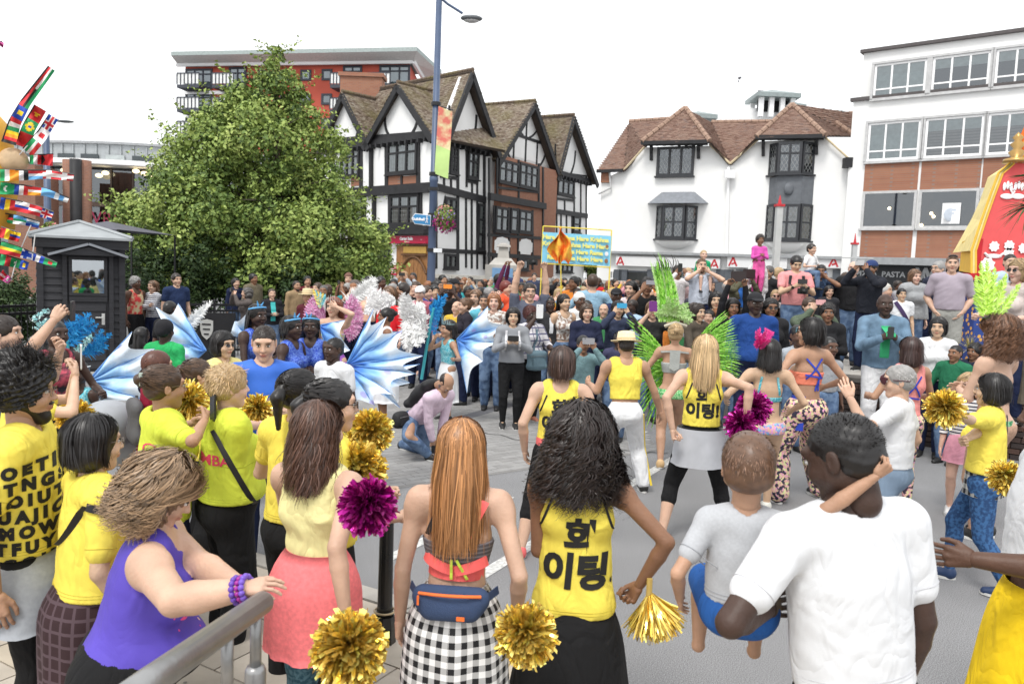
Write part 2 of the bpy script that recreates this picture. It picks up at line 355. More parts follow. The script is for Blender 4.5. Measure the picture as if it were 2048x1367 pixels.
HC={'black':(.012,.010,.010),'dark':(.028,.018,.014),'brown':(.07,.038,.022),'lbrown':(.16,.085,.045),'ginger':(.33,.13,.05),'blonde':(.52,.36,.19),'grey':(.36,.35,.34),'white':(.7,.69,.66),'strawb':(.38,.175,.065),'dgrey':(.12,.11,.105),'ash':(.27,.175,.10)}
_hairc={}
def nrm_rows2(v):return v/(np.linalg.norm(v,axis=1)[:,None]+1e-9)
def hair_geo(style,lod,seed=1,L=.3):
 """returns (V, F, tint) in adult head space, origin mid-head"""
 key=(style,lod,seed,round(L,2))
 if key in _hairc:return _hairc[key]
 res=(.0065,.010,.016)[lod];rng=np.random.default_rng(seed)
 c0=np.array([0,-.014,.03]);R=np.array([.074,.096,.083])
 face=ell((0,.115,-.035),(.072,.075,.098),.012,op='s')
 P=[];fall=None;th=.011
 if style in('short','crop','bald','curlyshort','messy','bun','pony'):
  th={'crop':.004,'bald':.0025,'short':.012,'curlyshort':.02,'messy':.02,'bun':.01,'pony':.01}[style]
  if style=='bald':P=[ell(c0+(0,-.01,-.012),R*(1,.93,.8)+th+.004,.01),ell((0,.05,.07),(.085,.11,.07),.01,op='s')]
  else:P=[ell(c0,R+(th,th,th*1.2),.01),ell((0,-.05,-.02),(.066+th,.058,.05),.02),face,ell((0,.06,-.06),(.12,.07,.06),.01,op='s')]
  if style=='bun':P+=[ell((0,-.13,.05),(.034,.034,.034),.01)]
  if style=='pony':P+=[cone((0,-.1,.06),(0,-.16,.0),.028,.03,.02),cone((0,-.16,0),(0,-.15,-.15),.03,.012,.02)]
 elif style=='afro':P=[ell((0,-.03,.05),(.135,.14,.125),.02),ell((0,.125,-.045),(.078,.085,.105),.02,op='s')];th=.045
 elif style in('bob','bobw'):
  P=[ell(c0+(0,-.004,0),R+.02,.01),ell((0,-.03,-.045),(.1,.09,.075),.04),face];th=.02
 elif style in('long','wavy','curly','braids'):
  w={'long':.075,'wavy':.085,'curly':.105,'braids':.075}[style]
  P=[ell(c0+(0,-.004,0),R+(.016 if style!='curly' else .03),.01),cone((0,-.06,-.02),(0,-.075,-L*.9),w,w*.55,.05,M=(np.array([0,1.,0]),.55)),face];th=.016
 elif style=='curlbob':P=[ell((0,-.03,.03),(.105,.118,.10),.02),ell((0,-.035,-.05),(.11,.10,.08),.05),ell((0,.14,-.035),(.07,.085,.1),.015,op='s')];th=.04
 V,Q=sdf_mesh(P,res)
 amp={'afro':.014,'curly':.018,'curlbob':.018,'curlyshort':.007,'messy':.006,'wavy':.005}.get(style,.0022)
 nd=V-(0,-.02,.0);nd/=np.linalg.norm(nd,axis=1)[:,None]+1e-9
 V=V+nd*(wob(V*(1,1,.35 if style in('long','wavy','bob')else 1),90 if style!='afro' else 150,seed)*amp)[:,None]
 tint=np.clip(.28+.14*wob(V,160,seed+3),0,.6)
 Vs=[V];Fs=[Q];Ts=[tint];off=len(V)
 ns={'long':(1500,160),'wavy':(1500,160),'curly':(1900,220),'curlbob':(2000,160),'braids':(90,40),'bob':(1100,160),'bobw':(1100,160),'afro':(2200,300),'short':(1300,160),'messy':(900,160),'curlyshort':(1200,160),'pony':(700,120),'bun':(700,100),'crop':(0,0),'bald':(0,0)}[style][min(lod,1)]
 if lod==2:ns=0
 if style=='crop' and lod==0:ns=1500
 if ns:
  nseg={'curly':44,'curlbob':40,'wavy':16,'long':14,'afro':5,'short':5,'messy':5,'crop':2,'curlyshort':7,'braids':16}.get(style,9)if lod==0 else 8
  ph=rng.uniform(-PI,PI,ns*3);ct=rng.uniform(-.35,1,ns*3);st_=np.sqrt(1-ct**2)
  n=np.stack([st_*np.sin(ph),-st_*np.cos(ph),ct],1)
  ok=~((np.abs(ph)>1.95)&(ct<.52))&~((np.abs(ph)>1.5)&(ct<.1));n=n[ok][:ns];ph=ph[ok][:ns];m_=len(n)
  K_={'curly':120,'curlbob':130,'wavy':80,'long':110}.get(style,max(6,m_//14));clump=rng.integers(0,K_,m_)
  if style in('curly','curlbob','wavy','long')and lod<2:
   ld=rng.integers(0,m_,K_)[clump];jt={'curly':.075,'curlbob':.08,'wavy':.16,'long':.2}[style];n=nrm_rows2(n[ld]+rng.normal(size=(m_,3))*jt);ph=np.arctan2(n[:,0],-n[:,1])
  cph=rng.uniform(0,2*PI,clump.max()+1)[clump];cL=rng.uniform(.78,1.05,clump.max()+1)[clump]*rng.uniform(.93,1.04,m_)
  s=np.linspace(0,1,nseg+1)[None,:,None]
  root=c0+n*R
  if style in('afro','curlyshort','messy','short','crop'):
   ln={'afro':.06,'curlyshort':.03,'messy':.05,'short':.034,'crop':.006}[style]
   down=np.array([0,-.35,-.8])if style in('short','messy')else np.array([0,0,.0])
   tang=down-n*(n@down)[:,None];lift={'afro':1,'curlyshort':.7,'messy':.3,'short':.10,'crop':1}[style]
   d=n*lift+tang*(1-lift)*1.1+rng.normal(size=(m_,3))*({'short':.1,'messy':.2,'crop':.3}.get(style,.22))
   base=root+n*(th*.55 if style!='crop' else .002)
   pts=base[:,None]+d[:,None]*s*ln
   if style in('afro','curlyshort'):
    rad=.006;pts=pts+rad*np.stack([np.sin(s[...,0]*14+cph[:,None]),np.cos(s[...,0]*14+cph[:,None]),np.sin(s[...,0]*11+1+cph[:,None])],2)
   wd=.0018 if style!='crop' else .001
  else:
   drop={'long':L,'wavy':L,'curly':L,'braids':L,'bob':.10,'bobw':.12,'curlbob':.15,'pony':.0,'bun':.0}[style]
   ang0=np.arccos(np.clip(n[:,2],-1,1));horiz=np.stack([np.sin(ph),-np.cos(ph),0*ph],1)
   frontal=np.abs(ph)>1.75
   ph2=np.where(frontal,np.sign(ph)*(1.75-.25*rng.uniform(size=m_)),ph)
   if style in('bob',):ph2=np.where(frontal,np.sign(ph)*1.85,ph)
   arc=np.maximum(1.75-ang0,.1)*.095;tot=arc+drop*cL;S=s[...,0]*tot[:,None]
   A=ang0[:,None]+np.minimum(S,arc[:,None])/.095
   blend_=np.clip(S/(arc[:,None]+1e-6),0,1);PH=ph[:,None]*(1-blend_)+ph2[:,None]*blend_
   out={'curly':.036,'curlbob':.045,'bob':.018,'bobw':.02}.get(style,.014)+rng.uniform(0,.010 if style not in('curly','curlbob')else .03,m_)[:,None]
   lay=R[None,None,:]+out[...,None]
   pts=c0+lay*np.stack([np.sin(A)*np.sin(PH),-np.sin(A)*np.cos(PH),np.cos(A)],2)
   dd=np.maximum(S-arc[:,None],0);pts[...,2]-=dd
   if style in('long','wavy','braids'):
    sh=np.clip(dd/.12,0,1);pts[...,0]*=1-.04*np.clip(dd/.3,0,1)+.14*sh;pts[...,1]+=-.012*sh+np.clip(pts[...,1]+.02,0,1)*-.6*sh
   if style=='bob' or style=='bobw':pts[...,0]*=1-.14*np.clip((dd-.05)/.06,0,1);pts[...,1]+=np.clip((dd-.05)/.06,0,1)*.012
   if style=='curly':pts[...,0]*=1+.45*np.clip(dd/.2,0,1);pts[...,1]+=np.clip(pts[...,1],0,1)*-.7*np.clip(dd/.1,0,1)
   fr={'curly':92,'curlbob':92,'wavy':36,'braids':0}.get(style,9);am={'curly':.017,'curlbob':.018,'wavy':.014,'braids':0}.get(style,.0035)
   g=np.clip(S/.08,0,1)*am
   pts[...,0]+=g*np.sin(S*fr+cph[:,None]);pts[...,1]+=g*.8*np.cos(S*fr+cph[:,None]);pts[...,2]+=(g*.4*np.sin(S*fr*1.3+cph[:,None])if style in('curly','curlbob')else 0)
   pts+=rng.normal(size=(m_,1,3))*(.004+.016*(rng.uniform(size=(m_,1,1))<.14))*s
   if style in('pony','bun'):
    tgt=np.array([0,-.108,.055]);pts=root[:,None]*(1-s)+tgt*s+n[:,None]*(.018+.02*np.sin(s*PI))*np.ones_like(s)*1.0
    nrm_=(pts-c0)/(R+.012);rr=np.linalg.norm(nrm_,axis=2,keepdims=True);pts=c0+nrm_/np.minimum(rr,1.0)*(R+.012)
   wd={'braids':.005,'curly':.0019,'curlbob':.0019}.get(style,.0020)
  if lod==1:wd*=2.2
  T_=np.gradient(pts,axis=1);T_/=np.linalg.norm(T_,axis=2,keepdims=True)+1e-9
  outv=pts-(0,-.02,0);outv=outv-(outv*(0,0,.8));outv/=np.linalg.norm(outv,axis=2,keepdims=True)+1e-9
  side=np.cross(T_,outv);side/=np.linalg.norm(side,axis=2,keepdims=True)+1e-9
  taper=(1-.75*s**3)*wd;A_=pts+side*taper;B_=pts-side*taper
  VV=np.stack([A_,B_],2).reshape(-1,3);nv=(nseg+1)*2
  b0=off+(np.arange(m_)*nv)[:,None]+(np.arange(nseg)*2)[None,:]
  Fs.append(np.stack([b0,b0+1,b0+3,b0+2],2).reshape(-1,4));Vs.append(VV)
  tv=np.clip(.5+.26*rng.normal(size=m_)+.16*np.sin(cph),0,1);Ts.append(np.repeat(tv,nv))
 _hairc[key]=(np.vstack(Vs),np.vstack(Fs),np.concatenate(Ts));return _hairc[key]
class Person:pass
def person(px,py,label,d=None,h=1.68,a=180,sex='m',skin='light',hair='short',hc='dark',top=('tee',(.5,.5,.5)),bot=('trousers',(.03,.03,.045)),arms='down',armL=None,armR=None,lean=(0,0),legs='stand',lod=1,gz=0.,w=1.,head=(0,0),seated=False,hlen=.3,shoes=(.02,.02,.02),extras=(),group='people in the festival crowd',name='person',fixed=False,hs=1.,seed=1,beard=None,glasses=None,hat=None,yaw=0.,bust=None,foldn=0):
 S=Person();rad=math.radians
 k={'c':1.28}.get(sex,1.02)*hs
 hh=1.0
 lx,ly=lean;T=nrm([math.sin(rad(lx)),math.sin(rad(ly)),math.cos(rad(ly))*math.cos(rad(lx))])
 cy,sy=math.cos(rad(yaw)),math.sin(rad(yaw));Rt=nrm(np.array([cy,-sy,0])-T*(T@np.array([cy,-sy,0])));Fw=np.cross(T,Rt)
 pz={'stand':.53,'wide':.50,'step':.51,'sit':.50,'kneel':.27,'crouch':.25,'lunge':.46}[legs]
 P=np.array([0,0,pz]);child=sex=='c'
 nb=P+T*(.295 if not child else .255);sw={'m':.112,'f':.098,'c':.098}[sex]*(1+.25*(w-1))
 shr=P+T*(.268 if not child else .225)+Rt*sw;shl=P+T*(.268 if not child else .225)-Rt*sw
 hy,hp=rad(head[0]),rad(head[1])
 Hf=nrm(Fw*math.cos(hy)*math.cos(hp)+Rt*math.sin(hy)*math.cos(hp)-np.array([0,0,1.])*math.sin(hp));Hu0=nrm(T*.45+np.array([0,0,.55]))
 Hr=nrm(np.cross(Hf,Hu0));Hu=np.cross(Hr,Hf)
 hscale=.131/.225*k
 hc_pos=nb+Hu0*(.022+.074*k)+Hf*.006*k
 toph=hc_pos+Hu*(.113*hscale)
 hw=.05;feet={'stand':((.055,.0,.04),(.055,.0,.04)),'wide':((.15,.03,.04),(.15,-.03,.04)),'step':((.06,.11,.04),(.06,-.13,.045)),'sit':((.07,.24,.14),(.07,.24,.14)),'kneel':((.06,.17,.04),(.07,-.22,.04)),'crouch':((.1,.06,.04),(.1,.03,.04)),'lunge':((.05,.24,.04),(.05,-.26,.05))}[legs]
 lg={}
 for side,nm,ft in((1,'R',feet[0]),(-1,'L',feet[1])):
  hj=P+Rt*side*hw-T*.015;f=np.array([0,0,0])+Rt*side*ft[0]+nrm(Fw*(1,1,0))*ft[1];f=np.array([f[0],f[1],ft[2]+(pz-.5 if legs=='sit' else 0)])
  if legs=='kneel' and nm=='L':kn=hj+nrm(Fw*.35+np.array([0,0,-1]))*.22;an=np.array([kn[0],kn[1]-.22,.045]);kn[2]=.04
  elif legs=='sit':kn=hj+nrm(Fw*(1,1,0)+Rt*side*.15)*.23;an=kn+np.array([0,0.02,-.23])
  else:kn,an=ik(hj,f,.245,.235,Fw*1.+Rt*side*(.15 if legs!='crouch' else .6))
  lg[nm]=(hj,kn,an)
 if d is None:
  p3=atz(px,py,gz+h*(toph[2]if legs in('kneel','crouch')else 1.0));d=p3[1]
  if d<.4 or d>80:d=20
 tgt3=at(px,py,d);s=(tgt3[2]-gz)/toph[2]if not(seated or fixed)else h
 rz=-rad(a);cr,sr=math.cos(rz),math.sin(rz)
 tx,ty=toph[0]*s,toph[1]*s
 root=np.array([tgt3[0]-(cr*tx-sr*ty),tgt3[1]-(sr*tx+cr*ty),gz if not(seated or fixed)else tgt3[2]-toph[2]*s])
 E=empty(name,root,rz,label,'child' if child else('man' if sex=='m' else 'woman'),group)
 l1,l2=.166,.145;lim={}
 for side,nm,sh,spec in((1,'R',shr,armR or arms),(-1,'L',shl,armL or arms)):
  if isinstance(spec,str):tgt,pole,th,hk=ARM[spec]
  elif spec[0]=='elb':
   tl=[np.array([cr*q[0]+sr*q[1],-sr*q[0]+cr*q[1],q[2]])/s for q in(at(*spec[1:4])-root,at(*spec[4:7])-root)]
   e=sh+nrm(tl[0]-sh)*l1;wr=e+nrm(tl[1]-e)*l2;lim[nm]=(sh,e,wr,np.array([0,.3,1.]),spec[7]);continue
  elif spec[0]=='at':
   wp=at(spec[1],spec[2],spec[3])-root;tl=np.array([cr*wp[0]+sr*wp[1],-sr*wp[0]+cr*wp[1],wp[2]])/s;hk=spec[4]if len(spec)>4 else 'grip';pole=spec[5]if len(spec)>5 else(.5,-1,-.4)
   th=spec[6]if len(spec)>6 else(-.3,.4,1);pl=Rt*side*pole[0]+Fw*pole[1]+np.array([0,0,pole[2]]);e,wr=ik(sh,tl,l1,l2,pl);lim[nm]=(sh,e,wr,Rt*side*th[0]+Fw*th[1]+np.array([0,0,th[2]]),hk);continue
  else:tgt,pole,th,hk=spec
  t=P+(Rt*side*tgt[0]+Fw*tgt[1])+(T*(tgt[2]-.53)if abs(ly)+abs(lx)>12 else np.array([0,0,tgt[2]-.53]))*(.86 if child else 1)
  if isinstance(spec,str)and spec.startswith('down'):t=sh+(Rt*side*.04+np.array([0,.02,-.303]))
  pl=Rt*side*pole[0]+Fw*pole[1]+np.array([0,0,pole[2]])
  e,wr=ik(sh,t,l1,l2,pl);tv=Rt*side*th[0]+Fw*th[1]+np.array([0,0,th[2]])
  lim[nm]=(sh,e,wr,tv,hk)
 res=(.0105,.016,.026)[lod];hres=(.0048,.008,.014)[lod];ww=w
 sx=s*math.sqrt(1)
 def c_(a_,b_,ra,rb,k_=.02,M=None,op='u'):return cone(a_*s,b_*s,ra*sx,rb*sx,k_*s,M,op)
 def e_(c,r,k_=.02,M=None,op='u'):return ell(np.asarray(c)*s,np.asarray(r)*s,k_*s,M,op)
 RM=np.stack([Rt,Fw,T],1)
 chest=P+T*(.195 if not child else .16);waist=P+T*.095;belly=P+T*.05
 wr_={'m':.070,'f':.058,'c':.062}[sex]*ww;cr_={'m':.083,'f':.071,'c':.070}[sex]*(1+.6*(ww-1));hr_={'m':.079,'f':.086,'c':.072}[sex]*ww
 sq=(Fw,.70)
 def torso(o=0.,straps=None,drape=0.):
  L_=[c_(P-T*.01,waist,hr_+o,wr_+o+drape,.03,sq),c_(waist,chest,wr_+o+drape,cr_+o,.03,sq)]
  if straps is None:L_+=[c_(chest,nb-T*.045,cr_+o,.05+o,.03,sq),c_(shl*.9+nb*.1,shr*.9+nb*.1,.034+o,.034+o,.03),c_(nb-T*.03,nb-T*.005+(shr-nb)*.35,.030+o,.03+o,.03),c_(nb-T*.03,nb-T*.005+(shl-nb)*.35,.030+o,.03+o,.03)]
  if ww>1.15:L_+=[e_(belly+Fw*.03*ww,(.075*ww+o,.06*ww+o,.07+o),.04,RM)]
  if sex=='f':
   b_=.034*(bust or ww)
   L_+=[e_(chest-T*.012+Fw*(.045+.01*ww)+Rt*q*.034*ww,(b_+o,b_*.9+o,b_+o),.02)for q in(-1,1)]
  L_+=[e_(P-T*.025-Fw*.028+Rt*q*.036*ww,(.046*ww+o,.042*ww+o,.046*ww+o),.03)for q in(-1,1)]
  return L_
 mw=.9 if sex=='f' else(1.06 if sex=='m' else .92);aw=mw*(1+.9*(ww-1))
 def arm(nm,o=0.,t0=0.,t1=2.,k_=.02):
  sh,e,wr,_,_=lim[nm];L_=[]
  L_.append(c_(sh+(e-sh)*t0,sh+(e-sh)*min(t1,1),.0275*aw+o,(.0275-.0065*min(t1,1))*aw+o,k_))
  if t1>.9 and o==0:L_.append(e_(sh+(e-sh)*.12,(.031*aw,)*3,.015))
  if t1>1:q=min(t1-1,1);m2=e+(wr-e)*min(.3,q);L_+=[c_(e,m2,.0205*aw+o,.0225*aw+o,.006),c_(m2,e+(wr-e)*q,.0225*aw+o,(.0225-.008*q)*aw+o,.004)]
  return L_
 def leg(nm,o=0.,t1=2.,dr=0.,k_=.02):
  hj,kn,an=lg[nm];q=min(t1,1)
  L_=[c_(hj,hj+(kn-hj)*q,.052*math.sqrt(ww)*(1.05 if sex=='f' else 1)+o,(.052-.018*q)*math.sqrt(ww)+o+dr*.4,k_)]
  if t1>1:
   q=min(t1-1,1);m2=kn+(an-kn)*min(.3,q);bk=-Fw*.006
   L_+=[c_(kn,m2+bk,.031*ww**.5+o+dr*.4,.0325*ww**.5+o+dr*.6,.006),c_(m2+bk,kn+(an-kn)*q,.0325*ww**.5+o+dr*.6,.0325*ww**.5-.015*q+o+dr,.004)]
  return L_
 B=torso()+[c_(nb-T*.03,nb+Hu0*.035*k,.036*mw,.029*mw*k,.02)]+arm('R')+arm('L')+leg('R')+leg('L')
 for nm in 'RL':
  hj,kn,an=lg[nm];B+=[c_(an,an+nrm(Fw*(1,1,0))*.075+np.array([0,0,-.028]),.020,.014,.01)]
 V,Q=sdf_mesh(B,res);parts=[(V,Q)];n0=len(V)
 HV,HQ,lips,brow,EV,EF,EM=head_proto(sex,hres)
 HM=np.stack([Hr,Hf,Hu],1)*(hscale*s);hpos=hc_pos*s
 hv=lambda v:v@HM.T+hpos
 parts.append((hv(HV),HQ))
 hb={0:.0036,1:.0062,2:.011}[lod]
 for nm,sg in(('R',1),('L',-1)):
  sh,e,wr,tv,hk=lim[nm];dx=nrm(wr-e);ty_=nrm(tv-dx*dx.dot(tv));zz=np.cross(dx,ty_)
  v,q=hand_proto(hk,hb);hsz=.108/.185*s*(1.0 if sex=='m' else .9)*(.88 if child else 1)
  if sg>0:M_=np.stack([dx,ty_,zz],1)
  else:M_=np.stack([dx,ty_,-zz],1);q=q[:,::-1]
  parts.append((v@M_.T*hsz+wr*s,q))
  S.__dict__['hand'+nm]=wr*s+dx*.06*s;S.__dict__['hd'+nm]=dx
 allV=np.vstack([p[0]for p in parts]);off=np.cumsum([0]+[len(p[0])for p in parts]);allQ=np.vstack([p[1]+o for p,o in zip(parts,off)])
 mi=[0]*len(allQ);F=allQ
 ev_n=0
 if EV:
  vs=[hv(v)for v in EV];tris=[];base=len(allV);allV=np.vstack([allV]+vs)
  for v,fs,m_ in zip(vs,EF,EM):
   for f in fs:tris.append([i+base for i in f]+([f[-1]+base]if len(f)==3 else[]));mi.append(m_)
   base+=len(v);ev_n+=len(v)
  F=[list(x)for x in allQ]+[list(dict.fromkeys(x))for x in tris]
 body=mesh_obj('body',allV,F,None,E,True,[skin_mat(skin)]+EYEM(),mi)
 z_=np.zeros(len(allV));z_[n0:n0+len(lips)]=lips;set_attr(body,z_,'lips');z_=np.zeros(len(allV));z_[n0:n0+len(brow)]=brow;set_attr(body,z_,'brow')
 S.E=E;S.s=s;S.R=Rt;S.F=Fw;S.T=T;S.P=P;S.hv=hv;S.lim=lim;S.lg=lg;S.nb=nb;S.chest=chest;S.waist=waist;S.body=body;S.parts={};S.head=hpos;S.HM=HM;S.d=d;S.root=root;S.rz=rz
 S.world=lambda p:np.array([root[0]+math.cos(rz)*p[0]-math.sin(rz)*p[1],root[1]+math.sin(rz)*p[0]+math.cos(rz)*p[1],root[2]+p[2]])
 def M_(spec,dflt_b=.35):
  if isinstance(spec,bpy.types.Material):return spec
  key='cloth_%d_%d_%d'%tuple(int(c*200)for c in spec);return mat(key,spec,.85,var=.07,vscale=18,bump=.2,bscale=300,spec=.2,fold=.8)
 def garment(nm,prims,m,cuts=(),wr=1.,rs=None,relaxn=1):
  V,Q=sdf_mesh(prims,rs or res,cuts)
  if not len(V):return None
  V=relax(V,Q,relaxn,.35)
  if lod<2:
   q=V/s;am=(.0018 if lod==0 else .003)*wr*s
   V=V+(RM@np.array([.5,.8,0]))[None,:]*((1-2*np.abs(wob(V*(1,1,1.6)+V[:,[2]]*(.7,-.5,0),15/s,seed+5)))*am)[:,None]+nrm(V*(1,1,0)@np.eye(3))*0
  o=mesh_obj(nm,V,Q,M_(m),E,True);S.parts[nm]=o;return o
 tk,tcol=top[0],top[1];to=dict(top[2])if len(top)>2 else{}
 neck=lambda r=.05,fz=.03,up=.005:e_(nb+Hu0*up+Fw*fz,(r,r,r*.8),.008,op='s')
 def plane(n_,pt):n_=np.asarray(n_,float);return(n_,float(n_@(np.asarray(pt)*s)))
 if tk!='none':
  o_,sl_,dr,hem={'tee':(.012,.55,.012,.02),'long':(.012,1.97,.008,.02),'jacket':(.017,1.95,.012,-.01),'tank':(.009,0,.008,.03),'tanktight':(.007,0,0,.07),'bra':(.007,0,0,0),'dress':(.008,0,0,0),'puffer':(.028,1.93,.012,-.02)}[tk]
  o_=to.get('o',o_);sl_=to.get('sl',sl_);hem=to.get('hem',hem);dr=to.get('dr',dr)
  cuts=[plane(-T,P+T*hem)]if tk not in('bra',)else[plane(-T,P+T*to.get('z0',.155)),plane(T,P+T*to.get('z1',.205))]
  if tk in('tank','tanktight','dress'):
   st=to.get('strap',.045)
   G=[c_(P-T*.01,waist,hr_+o_+dr*.5,wr_+o_+dr,.03,sq),c_(waist,chest,wr_+o_+dr,cr_+o_,.03,sq),c_(chest,chest+T*.03,cr_+o_,cr_*.9+o_,.02,sq)]
   G+=torso(o_-.001)[2+0:2]+[g for g in torso(o_)[6:]]
   for q in(-1,1):G+=[c_(chest+Rt*q*.045-Fw*.02,nb+Rt*q*(.03+st*.35)-T*.018,.034+o_,.031+o_,.02),c_(chest+Rt*q*.04+Fw*.022,nb+Rt*q*(.03+st*.35)-T*.018,.034+o_,.031+o_,.02)]
   G+=[e_(shv+Rt*q*.012-T*.012,(.036,.06,.062),.006,RM,'s')for q,shv in((1,shr),(-1,shl))]+[neck(.047 if sex!='m' else .05,to.get('fz',.025),.0),e_(nb-Fw*.03+T*.01,(.036,.05,.036),.008,RM,'s')]
   sp_res=res*.8
  elif tk=='bra':G=torso(o_);sp_res=res*.7
  else:
   G=torso(o_,drape=dr)+[c_(P,chest,hr_*.98+o_+dr,cr_+o_+dr*.4,.02,sq)]
   for nm in 'RL':G+=arm(nm,o_*.62+(.003 if tk=='tee' else 0),0,sl_,.012)
   if tk in('jacket','puffer'):G+=[c_(nb-T*.02,nb+Hu0*.018,.05,.043,.01)]
   G+=[neck(.034 if tk in('jacket','puffer')else .036,to.get('fz',.022),.03)]
   if tk in('tee','long'):G+=[c_(nb,nb+Hu0*.06,.033*mw+.004,.033*mw+.004,.004,op='s')]
   sp_res=res
  garment({'tee':'t_shirt','long':'top','jacket':'jacket','tank':'vest_top','tanktight':'vest_top','bra':'bikini_top','dress':'bodice','puffer':'padded_jacket'}[tk],G,tcol,cuts,to.get('wr',1.),sp_res)
 bk,bcol=bot[0],bot[1];bo=dict(bot[2])if len(bot)>2 else{}
 if bk!='none':
  wz=P+T*bo.get('waist',.055)
  if bk in('trousers','jeans','leggings','shorts','capri','brief','loose'):
   o_={'leggings':.004,'brief':.006,'capri':.004,'loose':.014}.get(bk,.009);t1={'shorts':.85,'capri':1.45,'brief':.02}.get(bk,1.93);dr={'trousers':.010,'jeans':.007,'shorts':.012,'loose':.022}.get(bk,0)
   t1=bo.get('t1',t1)
   G=[c_(P-T*.01,waist,hr_+o_,wr_+o_,.03,sq)]+[e_(P-T*.025-Fw*.028+Rt*q*.036*ww,(.046*ww+o_,.042*ww+o_,.046*ww+o_),.03)for q in(-1,1)]+leg('R',o_,t1,dr)+leg('L',o_,t1,dr)
   if ww>1.15:G+=[e_(belly+Fw*.03*ww,(.075*ww+o_,.06*ww+o_,.07+o_),.04,RM)]
   garment({'leggings':'leggings','shorts':'shorts','capri':'leggings','brief':'bikini_bottom'}.get(bk,'trousers'),G,bcol,[plane(T,wz)]+([plane(-T,P-T*.045)]if bk=='brief' else[]),.8)
  else:
   ln=bo.get('len',.2);r1=bo.get('r1',.125)*ww;nn=40 if lod<2 else 14;rows=12 if lod<2 else 4;MBk=MB();Vv=[]
   nf=foldn or 9;rg_=np.random.default_rng(seed)
   for layer in(0,1):
    for i in range(rows+1):
     q=i/rows;cc=wz*(1-q)+(P-np.array([0,0,ln])+T*0)*q;hipb=math.sin(min(q*2.2,1)*PI/2)
     rr=(wr_+.014+(hr_+.012-wr_)*hipb)*(1-q)+(r1)*q;rr=max(rr,(hr_+.012)*hipb if q<.5 else 0)
     for j in range(nn):
      th_=2*PI*j/nn;fo=1+(.05*math.sin(nf*th_+1.3*math.sin(2*th_+seed))+.03*math.sin(5*th_+3*q+seed))*q
      x_,y_=rr*fo*math.cos(th_),rr*fo*.80*math.sin(th_);
      if math.sin(th_)<0:y_*=1+.22*hipb*(1-.5*q)
      if layer:x_*=.965;y_*=.965
      Vv.append((cc+Rt*x_+Fw*y_)*s)
   nl=(rows+1)*nn;Fq=[]
   for layer in(0,1):
    for i in range(rows):
     for j in range(nn):
      q_=[layer*nl+i*nn+j,layer*nl+i*nn+(j+1)%nn,layer*nl+(i+1)*nn+(j+1)%nn,layer*nl+(i+1)*nn+j];Fq.append(q_ if layer else q_[::-1])
   for j in range(nn):Fq.append([rows*nn+j,rows*nn+(j+1)%nn,nl+rows*nn+(j+1)%nn,nl+rows*nn+j]);Fq.append([(j+1)%nn,j,nl+j,nl+(j+1)%nn])
   S.parts['skirt']=mesh_obj('skirt',Vv,Fq,M_(bcol),E,True)
   if bo.get('under'):garment('leggings',[c_(P-T*.01,waist,hr_+.004,wr_+.004,.03,sq)]+leg('R',.005,1.93,0)+leg('L',.005,1.93,0),bo['under'],[plane(T,wz)],.6)
 if shoes is not None and(lod<2 or gz>0 or d<16):
  sm=mat('shoe_%d_%d_%d'%tuple(int(c*99)for c in shoes),shoes,.5,var=.1);solem=mat('shoe_sole',(.6,.6,.58),.7)
  for nm in 'RL':
   hj,kn,an=lg[nm];fdir=nrm(Fw*(1,1,0));zf=an[2]-.04
   if legs=='sit':an=an+0
   V,Q=sdf_mesh([c_(an+np.array([0,0,-.012])-fdir*.004,an+fdir*.085+np.array([0,0,-.026]),.027,.019,.015),c_(an+np.array([0,0,.0]),an+np.array([0,0,-.02]),.024,.026,.01)],res*.8,[((0,0,-1),-(an[2]-.04)*s)])
   sh_=mesh_obj('shoe',V,Q,sm,E,True)
   if lod==0 or d<9:
    b_=MB();cen=(an+fdir*.038)*s;
    pr=[cen+fdir*s*.068*math.cos(t_)+np.cross(fdir,(0,0,1))*s*.027*math.sin(t_)for t_ in np.linspace(0,2*PI,13)[:-1]]
    b_.prism([(p[0],p[1],(an[2]-.0405)*s)for p in pr],(0,0,.011*s));b_.build('sole',solem,sh_)
 if hair:
  hV,hF,tn=hair_geo(hair,lod,seed,hlen if hair in('long','wavy','curly','braids')else .3)
  o=mesh_obj('hair',hv(hV),hF,hair_mat(HC[hc]if isinstance(hc,str)else hc),E,True);set_attr(o,tn);S.parts['hair']=o
 if beard:
  V,Q=sdf_mesh([cone((0,.036,-.05),(0,.062,-.097),.053,.032,.02),cone((-.05,.01,-.04),(0,.052,-.092),.029,.027,.02),cone((.05,.01,-.04),(0,.052,-.092),.029,.027,.02),ell((0,.094,-.042),(.03,.012,.007),.01),ell((0,.104,-.060),(.021,.022,.0085),.006,op='s'),ell((0,.1,.02),(.1,.08,.058),.01,op='s')],hres)
  o=mesh_obj('beard',hv(V),Q,hair_mat(HC[beard]),E,True);set_attr(o,np.clip(.35+.2*wob(V,200,3),0,1))
 if glasses and lod<2 or glasses=='sun':
  g=MB();fm=mat('glasses_frame',(.02,.02,.02),.3,var=0)
  gx=10 if glasses=='clear' else 8
  for q in(-1,1):
   cx=.032*q
   ring=[(cx+.022*math.cos(t_),.106-.004*abs(math.cos(t_)),.006+.017*math.sin(t_))for t_ in np.linspace(0,2*PI,17)]
   if glasses=='clear':g.tube(ring,.0013,5,cap=False)
   else:g.prism(ring[:-1],(0,.003,0))
   g.tube([(q*.054,.1,.012),(q*.074,.06,.014),(q*.08,-.01,.01)],.0018,5)
  g.tube([(-.011,.108,.01),(0,.111,.012),(.011,.108,.01)],.0016,5)
